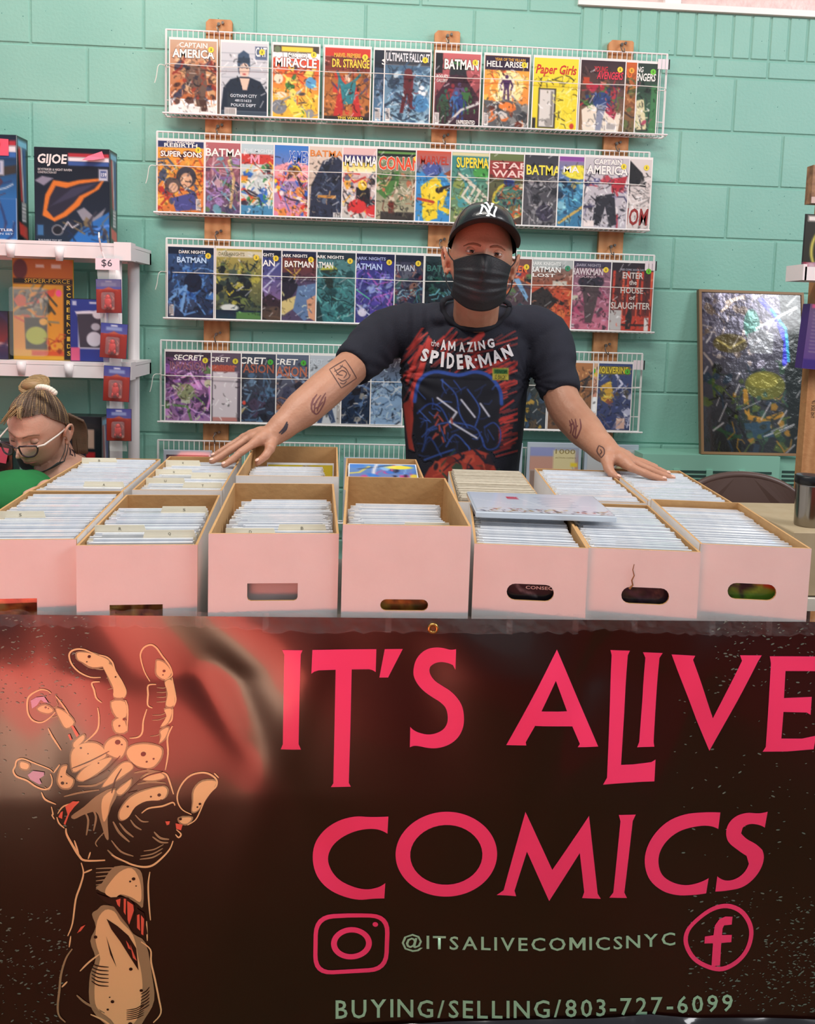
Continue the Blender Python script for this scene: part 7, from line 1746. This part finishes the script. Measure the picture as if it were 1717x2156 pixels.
# --- face mask
M_MASK = mat('black_mask_fabric', '#191a1f', .55, bump=(240, .15))
mk = MB(); nu_, nv_ = 36, 36; vs = []
def mask_pt(u, v):
    top = .006-.020*abs(u)**1.6; bot = -.133+.034*abs(u)**2.2
    z = top+(bot-top)*v
    x = u*(.073-.004*v)*(1-.06*math.sin(math.pi*v))
    ylim = .106+.008*math.sin(math.pi*min(1, v*1.15))
    y = -ylim*math.sqrt(max(0.02, 1-(u*.80)**2))
    y -= .022*math.exp(-(u/.22)**2)*math.exp(-((v-.22)/.24)**2)
    y += .020*max(0, v-.82)/.18*(1-.3*abs(u))
    for pv in (.30, .48, .66):
        d = (v-pv-.03*(1-abs(u)))/.05
        if -1 < d < 1: y -= .0062*(1-abs(u)**3*.3)*(1-d)*.5*(1 if d > -.6 else (d+1)/.4)
    return Vector((x, y, z))
for i in range(nv_+1):
    for j in range(nu_+1): vs.append(HM4 @ mask_pt(-1+2*j/nu_, i/nv_)-mb0)
mk.add(vs, [(i*(nu_+1)+j, (i+1)*(nu_+1)+j, (i+1)*(nu_+1)+j+1, i*(nu_+1)+j+1) for i in range(nv_) for j in range(nu_)])
mko = mk.build('face_mask', M_MASK, man, True)
sd_ = mko.modifiers.new('thickness', 'SOLIDIFY'); sd_.thickness = .0015; sd_.offset = 1
for s in (-1, 1):
    b = MB()
    for v0, ez, ey in ((.04, .030, .006), (.93, -.030, .012)):
        p0 = mask_pt(s*.98, v0); p2 = Vector((s*.088, ey, ez)); p1 = (p0+p2)/2+Vector((s*.006, -.004, -.004))
        b.tube([HM4 @ p-mb0 for p in smooth_path([p0, p1, p2], 5)], .0016, 6)
    b.build('ear_loop', M_MASK, mko, True)
# --- cap
M_CAP = mat('black_leather_cap', '#14161a', .30, coat=.3, bump=(160, .08)); M_CAPD = mat('cap_brim_fabric', '#121318', .5, bump=(160, .1))
CPM = HM4 @ Matrix.Translation((0, .004, .040)) @ Matrix.Rotation(.07, 4, 'X')
cp_ = MB(); vs = []; nu_, nv_ = 60, 18
def cap_pt(a, t, k=1.0):
    ca, sa = math.cos(a), math.sin(a)                       # a=-pi/2 is the front
    low = -.012+.064*max(0, -sa)**1.3-.020*max(0, sa)
    el = t*math.pi/2; rr = math.cos(el)**.82
    bulge = 1+.03*max(0, -sa)*math.sin(el*2)
    return Vector(((.0885*ca)*rr*bulge*k, (.110*sa)*rr*bulge*k, low*(1-t)+(.104-low*t*0)*math.sin(el)**.95*k if low < 0 else low+(.104-low)*math.sin(el)**.95*k))
for i in range(nv_+1):
    for j in range(nu_): vs.append(CPM @ cap_pt(2*math.pi*j/nu_, i/nv_)-mb0)
cp_.add(vs, [(i*nu_+j, i*nu_+(j+1) % nu_, (i+1)*nu_+(j+1) % nu_, (i+1)*nu_+j) for i in range(nv_) for j in range(nu_)])
cme = cp_.mesh('cap', M_CAP, True); CAP_BVH = BVHTree.FromPolygons([v.co+mb0 for v in cme.vertices], [tuple(p.vertices) for p in cme.polygons])
cap = link('cap', cme, man)
b = MB(); vs = []; na, nr = 32, 8
for q in range(2):
    for i in range(nr+1):
        for j in range(na+1):
            a = -math.pi/2+(-1.28+2.56*j/na); t = i/nr; w = math.cos((a+math.pi/2)*1.18)
            p = cap_pt(a, 0)
            ext = .072*max(0.0, w)**.65*t
            d = Vector((math.cos(a)*.35, -1, 0)).normalized()
            y_ = p+d*ext+Vector((0, 0, .002-.010*(p.x/.088)**2*t+.008*t-.004*q))
            vs.append(CPM @ y_-mb0)
m_ = (nr+1)*(na+1); fsb = []
for i in range(nr):
    for j in range(na):
        a0 = i*(na+1)+j; fsb.append((a0, a0+1, a0+na+2, a0+na+1)); fsb.append((m_+a0, m_+a0+na+1, m_+a0+na+2, m_+a0+1))
for j in range(na): a0 = nr*(na+1)+j; fsb.append((a0, a0+1, m_+a0+1, m_+a0))
b.add(vs, fsb); b.build('brim', M_CAPD, cap, True)
b = MB(); b.ell(CPM @ Vector((0, 0, .104))-mb0, (.007, .007, .004), 12, 8); b.build('top_button', M_CAP, cap, True)
b = MB()
for k in range(6):
    a = -math.pi/2+math.pi/3*k+(0 if k else 0); b.tube([CPM @ cap_pt(a, t/10, 1.002)-mb0 for t in range(11)], .0009, 5)
b.build('panel_seams', M_CAPD, cap, True)
# interlocked N and Y badge
def nz_(pts): return [(1008+(x-850)/5.723*1.0-0.0, 400+y/5.723) for x, y in pts]
def cpx(x, y): x = 965+(x-965)*.92; y = 240+(y-265)*.86; return 860+x/5.723, 400+y/5.723
NYL = [[(862, 318), (884, 250), (892, 200)], [(878, 205), (905, 215), (935, 245), (962, 300), (1000, 335), (1040, 352)], [(1048, 358), (1040, 320), (1062, 260), (1075, 228)], [(920, 172), (945, 180), (968, 215), (985, 265), (968, 310), (960, 345)], [(985, 265), (1010, 215), (1018, 188)], [(848, 316), (885, 322)], [(868, 205), (900, 198)], [(915, 178), (955, 168)], [(1000, 180), (1040, 192)], [(935, 345), (985, 350)], [(1050, 226), (1078, 240)], [(1020, 352), (1058, 362)]]
ink_lines(CAP_BVH, 'cap_badge', [[cpx(*p) for p in l] for l in NYL[:5]], 4.4, mat('white_embroidery', '#e6e8ea', .7), cap, mb0, .0014)
tag(ink_lines(CAP_BVH, 'cap_badge_serifs', [[cpx(*p) for p in l] for l in NYL[5:]], 3.0, mat('white_embroidery', '#e6e8ea', .7), cap, mb0, .0015), kind='stuff')
# ================================================================== THE SEATED WOMAN
M_SKIN2 = skin_material('woman_skin', '#d3a48f', '#c8957e')
M_HAIRD = mat('dark_blond_hair', '#6e5745', .5, wave=(70, '#4c3a2e', 3, 'Z')); M_HAIRL = mat('light_blond_hair', '#b39468', .5, wave=(70, '#8a6c48', 3, 'Z'))
M_GREENT = mat('green_cotton_top', '#1f7a3e', .85, noise=(12, '#1a6a36', .3, 4), bump=(60, .1))
wom = thing('person', 'person with blond bun and dark-rimmed glasses looking down, in green top', 'person', (UY(90, 990, 2.55).x-.02, 2.55, 0))
wb_ = Vector(wom.location)
WC = UY(80, 902, 2.52)
WM = Matrix.Translation(WC) @ Matrix.Rotation(-.20, 4, 'Z') @ Matrix.Rotation(.44, 4, 'X') @ Matrix.Rotation(.08, 4, 'Y')
wbdy = MB()
head_shape(wbdy, WM, .074, .094, .116, .034, -.002, .24)
for s in (-1, 1): ear_shape(wbdy, WM, s, .98)
limb(wbdy, [WM @ Vector((0, .035, -.06)), UY(124, 965, 2.60), UY(130, 1005, 2.64)], [.052, .050, .062])
# trunk, arms and legs (seated behind the tables)
limb(wbdy, [UY(132, 1020, 2.61), UY(120, 1150, 2.62), Vector((wb_.x, 2.66, .52))], [.11, .12, .13])
for s, sx in ((-1, -.20), (1, .15)):
    limb(wbdy, [Vector((UY(132, 1020, 2.6).x+sx*.75, 2.60, UY(132, 1040, 2.6).z)), Vector((wb_.x+sx*1.35, 2.45, .82)), Vector((wb_.x+sx*.9, 2.28, .86))], [.055, .042, .03])
    hx = wb_.x+sx*.9
    for q in range(4): wbdy.tube([Vector((hx+.016*(q-1.5)*.9, 2.27, .86)), Vector((hx+.018*(q-1.5), 2.235, .855)), Vector((hx+.018*(q-1.5), 2.20, .845))], [.011, .0085, .007], 8)
    wbdy.ell((hx, 2.275, .86), (.036, .04, .014), 14, 8); wbdy.tube([Vector((hx-.03*s, 2.28, .86)), Vector((hx-.045*s, 2.25, .855)), Vector((hx-.04*s, 2.225, .85))], [.012, .010, .008], 8)
    wbdy.tube([Vector((wb_.x+.09*s, 2.66, .52)), Vector((wb_.x+.12*s, 2.26, .50)), Vector((wb_.x+.12*s, 2.30, .06))], [.085, .06, .04], 14); wbdy.ell((wb_.x+.12*s, 2.26, .035), (.04, .11, .035), 12, 8)
wme = remesh(wbdy, 'body', .0034, 2, [M_SKIN2]); WOM_BVH = bvh_of(wme)
link('body', shift_mesh(wme, -wb_), wom)
# green top: trunk, hunched near shoulder and sleeve
tp = MB()
limb(tp, [UY(128, 1035, 2.62), UY(118, 1150, 2.62), Vector((wb_.x, 2.66, .55))], [.128, .140, .15])
for q, r_ in (((30, 1046, 2.33), (.12, .10, .075)), ((-20, 1080, 2.36), (.16, .12, .11)), ((75, 1062, 2.42), (.10, .10, .07)), ((18, 1016, 2.36), (.05, .05, .03))):
    tp.ell(UY(*q), r_, 20, 14)
limb(tp, [UY(60, 1050, 2.42), UY(-20, 1075, 2.36), UY(-60, 1170, 2.34)], [.085, .085, .06])
tme = remesh(tp, 'top', .008, 5, [M_GREENT])
_no = [v.normal.copy() for v in tme.vertices]
for v, n in zip(tme.vertices, _no): v.co += n*(mnoise.noise(v.co*11)*.006)
link('green_top', shift_mesh(tme, -wb_), wom)
# hair: cap of strands drawn up into a bun
def hloc(x, y, z): return WM @ Vector((x, y, z))
hb = MB(); vs = []; nu_, nv_ = 56, 24
def scalp(a, t, k=1.0):
    """a: azimuth (-pi/2 is the face), t: 0 hairline .. 1 crown"""
    sa, ca = math.sin(a), math.cos(a)
    low = .084 if sa < -.55 else (.084-(sa+.55)*.095)
    el0 = math.asin(max(-.9, min(.9, low/.122))); el = el0+(math.pi/2-el0)*t
    return Vector((.080*math.cos(el)*ca*k, (.101*math.cos(el)*sa+.003)*k, .122*math.sin(el)*k))
for i in range(nv_+1):
    for j in range(nu_): vs.append(WM @ scalp(2*math.pi*j/nu_, i/nv_)-wb_)
hb.add(vs, [(i*nu_+j, i*nu_+(j+1) % nu_, (i+1)*nu_+(j+1) % nu_, (i+1)*nu_+j) for i in range(nv_) for j in range(nu_)])
hair = hb.build('hair', M_HAIRD, wom, True)
r = random.Random(3)
BUN = UY(72, 812, 2.56); knot = UY(82, 832, 2.53)
Mi = WM.inverted()
sl, sd2 = MB(), MB()
kl = Mi @ knot
for k in range(420):
    a = r.uniform(-math.pi, math.pi); t0 = r.uniform(-.02, .45)**1.0 if r.random() < .5 else r.uniform(-.02, .06)
    pts = []
    s0 = scalp(a, t0, 1.01)
    for q in range(7):
        f = q/6; p = s0.lerp(kl, f); d = Vector((p.x/.080, p.y/.101, p.z/.122)); 
        if d.length < 1.03: p = p*(1.012+.02*r.random())/max(d.length, .2)
        pts.append(WM @ p-wb_)
    pts[-1] = knot-wb_+Vector((r.uniform(-.012, .012), r.uniform(-.012, .012), r.uniform(-.006, .006)))
    (sl if r.random() < .3 else sd2).tube(smooth_path(pts, 2), [.0007]*3+[.0012]*4+[.0016]*5+[.0012], 4, cap=False)
tag(sd2.build('dark_strands', M_HAIRD, hair, True), kind='stuff'); tag(sl.build('light_strands', M_HAIRL, hair, True), kind='stuff')
bn = MB()
for k in range(46):
    a0 = r.uniform(0, 6.28); tl = r.uniform(-.5, .5); R0 = r.uniform(.016, .040); pts = []
    for q in range(14):
        a = a0+q*.40; pts.append(BUN-wb_+Vector((R0*math.cos(a)*1.12, R0*math.sin(a)*.9*math.cos(tl), R0*math.sin(a)*.62+tl*.024*math.cos(a*.5)+r.uniform(-.0015, .0015))))
    bn.tube(pts, .0036, 6)
bn.ell(BUN-wb_, (.038, .034, .024), 18, 12)
tag(bn.build('bun', M_HAIRL, hair, True), kind='stuff')
# loose fringe wisps
ws = MB()
for (p0, p1, p2) in (((60, 842, 2.50), (30, 858, 2.43), (3, 892, 2.42)), ((64, 845, 2.47), (42, 862, 2.42), (40, 882, 2.41)), ((66, 845, 2.48), (46, 856, 2.43), (18, 880, 2.41))):
    for q in range(9): j = Vector((r.uniform(-.004, .004), r.uniform(-.004, .004), r.uniform(-.004, .004))); ws.tube(smooth_path([UY(*p0)-wb_, UY(*p1)-wb_+j, UY(*p2)-wb_+j*1.5], 5), [.0011]*10+[.0005], 5)
tag(ws.build('fringe_wisps', M_HAIRL, hair, True), kind='stuff')
# loose hair behind the neck
tl_ = MB()
for q in range(26):
    x = 150+q*1.2; tl_.tube(smooth_path([UY(x-6, 870+q*.6, 2.58)-wb_, UY(x+2, 905, 2.60)-wb_, UY(x+6+r.uniform(-3, 3), 955, 2.61)-wb_], 4), [.004]*6+[.003]*3, 5)
tag(tl_.build('nape_strands', M_HAIRD, hair, True), kind='stuff')
sc = MB(); kq = UY(99, 822, 2.455)-wb_
for q in range(9):
    a = -1.1+q*.28; sc.ell(kq+Vector((.026*math.sin(a), -.012*math.cos(a), .010*math.cos(a*1.3)-.006*a)), (.009, .010, .0085), 10, 8)
sc.build('hair_tie', mat('white_scrunchie', '#e9e3d3', .8), wom, True)
# face details
for s in (-1, 1):
    eye(wom, WM, .0300*s, .008, -.0705, wb_, .0118, M_SKIN2, -.16, -.52, (0, -.5))
    b = MB(); b.tube([face_pt(WOM_BVH, WM, x*s, z, .0003)-wb_ for x, z in ((.011, .0285), (.026, .0335), (.038, .0330), (.049, .0275))], [.0018, .0024, .0020, .0010], 8, ry=[.0012]*4, up=(0, 0, 1)); b.build('eyebrow', mat('brow_brown', '#8a6450', .9), wom, True)
    b = MB()
    b.tube([WM @ Vector((.030*s+.0125*math.sin(a), -.0705-.0138*math.cos(a), .0055-.002*abs(math.sin(a)))) -wb_ for a in (-1.1, -.7, -.35, 0, .35, .7, 1.1)], .0009, 5); b.build('eyelashes', flat('#3a2a24'), wom, True)
b = MB(); b.tube([face_pt(WOM_BVH, WM, x, z, -.001)-wb_ for x, z in ((-.022, -.0705), (-.010, -.0690), (0, -.0695), (.010, -.0690), (.022, -.0705))], [.0015, .0046, .0050, .0046, .0015], 8); b.build('lips', mat('lip_rose', '#b8736a', .45), wom, True)
# glasses
M_GLF = mat('dark_glasses_rim', '#33202a', .25, coat=.6); M_GLT = mat('pale_glasses_temple', '#e4d9cf', .35)
M_GLL = mat('glasses_lens', '#dfe6ea', .03, coat=1.0, alpha=.14)
gl = thing('eyeglasses', 'dark-rimmed eyeglasses with pale temples worn by the woman', 'glasses', tuple(WM @ Vector((0, -.12, .0))))
gb = Vector(gl.location)
def G3(x, y, z): return WM @ Vector((x, y, z))-gb
for s in (-1, 1):
    loop = [(.010, -.1185, .014), (.022, -.1190, .0185), (.044, -.1120, .0185), (.057, -.1035, .012), (.055, -.1040, -.006), (.045, -.1110, -.018), (.026, -.1180, -.018), (.013, -.1185, -.008)]
    P8 = [Vector((s*x, y, z-.002)) for x, y, z in loop]
    ring_ = [tuple(p) for p in closed3(P8)] if False else None
    Q = []
    for i in range(8):
        p0, p1, p2, p3 = P8[i-1], P8[i], P8[(i+1) % 8], P8[(i+2) % 8]
        for k in range(4):
            t = k/4; Q.append(.5*((2*p1)+(p2-p0)*t+(2*p0-5*p1+4*p2-p3)*t*t+(3*p1-p0-3*p2+p3)*t**3))
    b = MB(); b.tube([WM @ q-gb for q in Q], .0027, 8, closed=True); b.build('rim', M_GLF, gl, True)
    cen = sum(P8, Vector())/8; b = MB(); b.add([WM @ cen-gb]+[WM @ q-gb for q in Q], [(0, i+1, (i+1) % 32+1) for i in range(32)]); b.build('lens', M_GLL, gl, True)
    b = MB(); b.tube([G3(.057*s, -.1035, .010), G3(.072*s, -.090, .010), G3(.081*s, -.03, .006), G3(.083*s, .006, .004), G3(.080*s, .022, -.022)], [.0030, .0032, .0026, .0024, .002], 8); b.build('temple', M_GLT, gl, True)
b = MB(); b.tube([G3(-.011, -.1185, .008), G3(0, -.1225, .0115), G3(.011, -.1185, .008)], .002, 8); b.build('bridge', M_GLF, gl, True)
# lowered mask under the chin
b = MB(); vs = []
for i in range(9):
    for j in range(17):
        u = -1+2*j/16; v = i/8
        vs.append(WM @ Vector((u*(.068+.004*v), -.078*math.sqrt(max(.03, 1-(u*.86)**2))+.055*v, -.112-.028*v+.022*u*u))-wb_)
b.add(vs, [(i*17+j, (i+1)*17+j, (i+1)*17+j+1, i*17+j+1) for i in range(8) for j in range(16)])
lm = b.build('lowered_mask', mat('grey_teal_mask', '#39474a', .8), wom, True); q = lm.modifiers.new('thickness', 'SOLIDIFY'); q.thickness = .0016
b = MB(); b.tube(smooth_path([WM @ Vector(p)-wb_ for p in ((.080, .004, -.030), (.078, -.006, -.065), (.068, -.03, -.095))], 4), .0012, 5); b.tube(smooth_path([WM @ Vector(p)-wb_ for p in ((.080, .018, -.035), (.076, .012, -.075), (.066, -.008, -.112))], 4), .0012, 5)
b.build('mask_loop', mat('grey_teal_mask', '#39474a', .8), lm, True)
ink_lines(WOM_BVH, 'tattoo', [[(146, 942), (148, 950), (147, 958)], [(150, 946), (156, 952), (158, 962)], [(152, 940), (154, 948), (160, 954)], [(149, 956), (154, 960)]], 2.6, mat('tattoo_ink_dark', '#3a3038', .6), wom, wb_)
# pink tag and dark bundle beside her
pt_ = UY(2, 958, 2.69)
tg = MB().box(-.035, .02, 0, .002, -.025, .025).build('price_note', mat('pink_paper2', '#f0566e', .7)); tg.location = pt_; tg.rotation_euler = (0, .2, .1); tag(tg, 'pink price note on the dark toy carton beside the face', 'note')
def bd(c): c.grad('#2a1d20', '#3a2420'); c.busy(3, 20, .12, ['#8a4a30', '#5a2420', '#c8a078', '#1d1a1c'], (0, .2, 1, 1))
q = UY(-8, 935, 2.70)
toy_box('toy_box', 'dark red toy carton behind the bent face of the woman', q.x-.02, 2.70, q.z-.16, .14, .17, .07, .1, bd, [], None, 24)
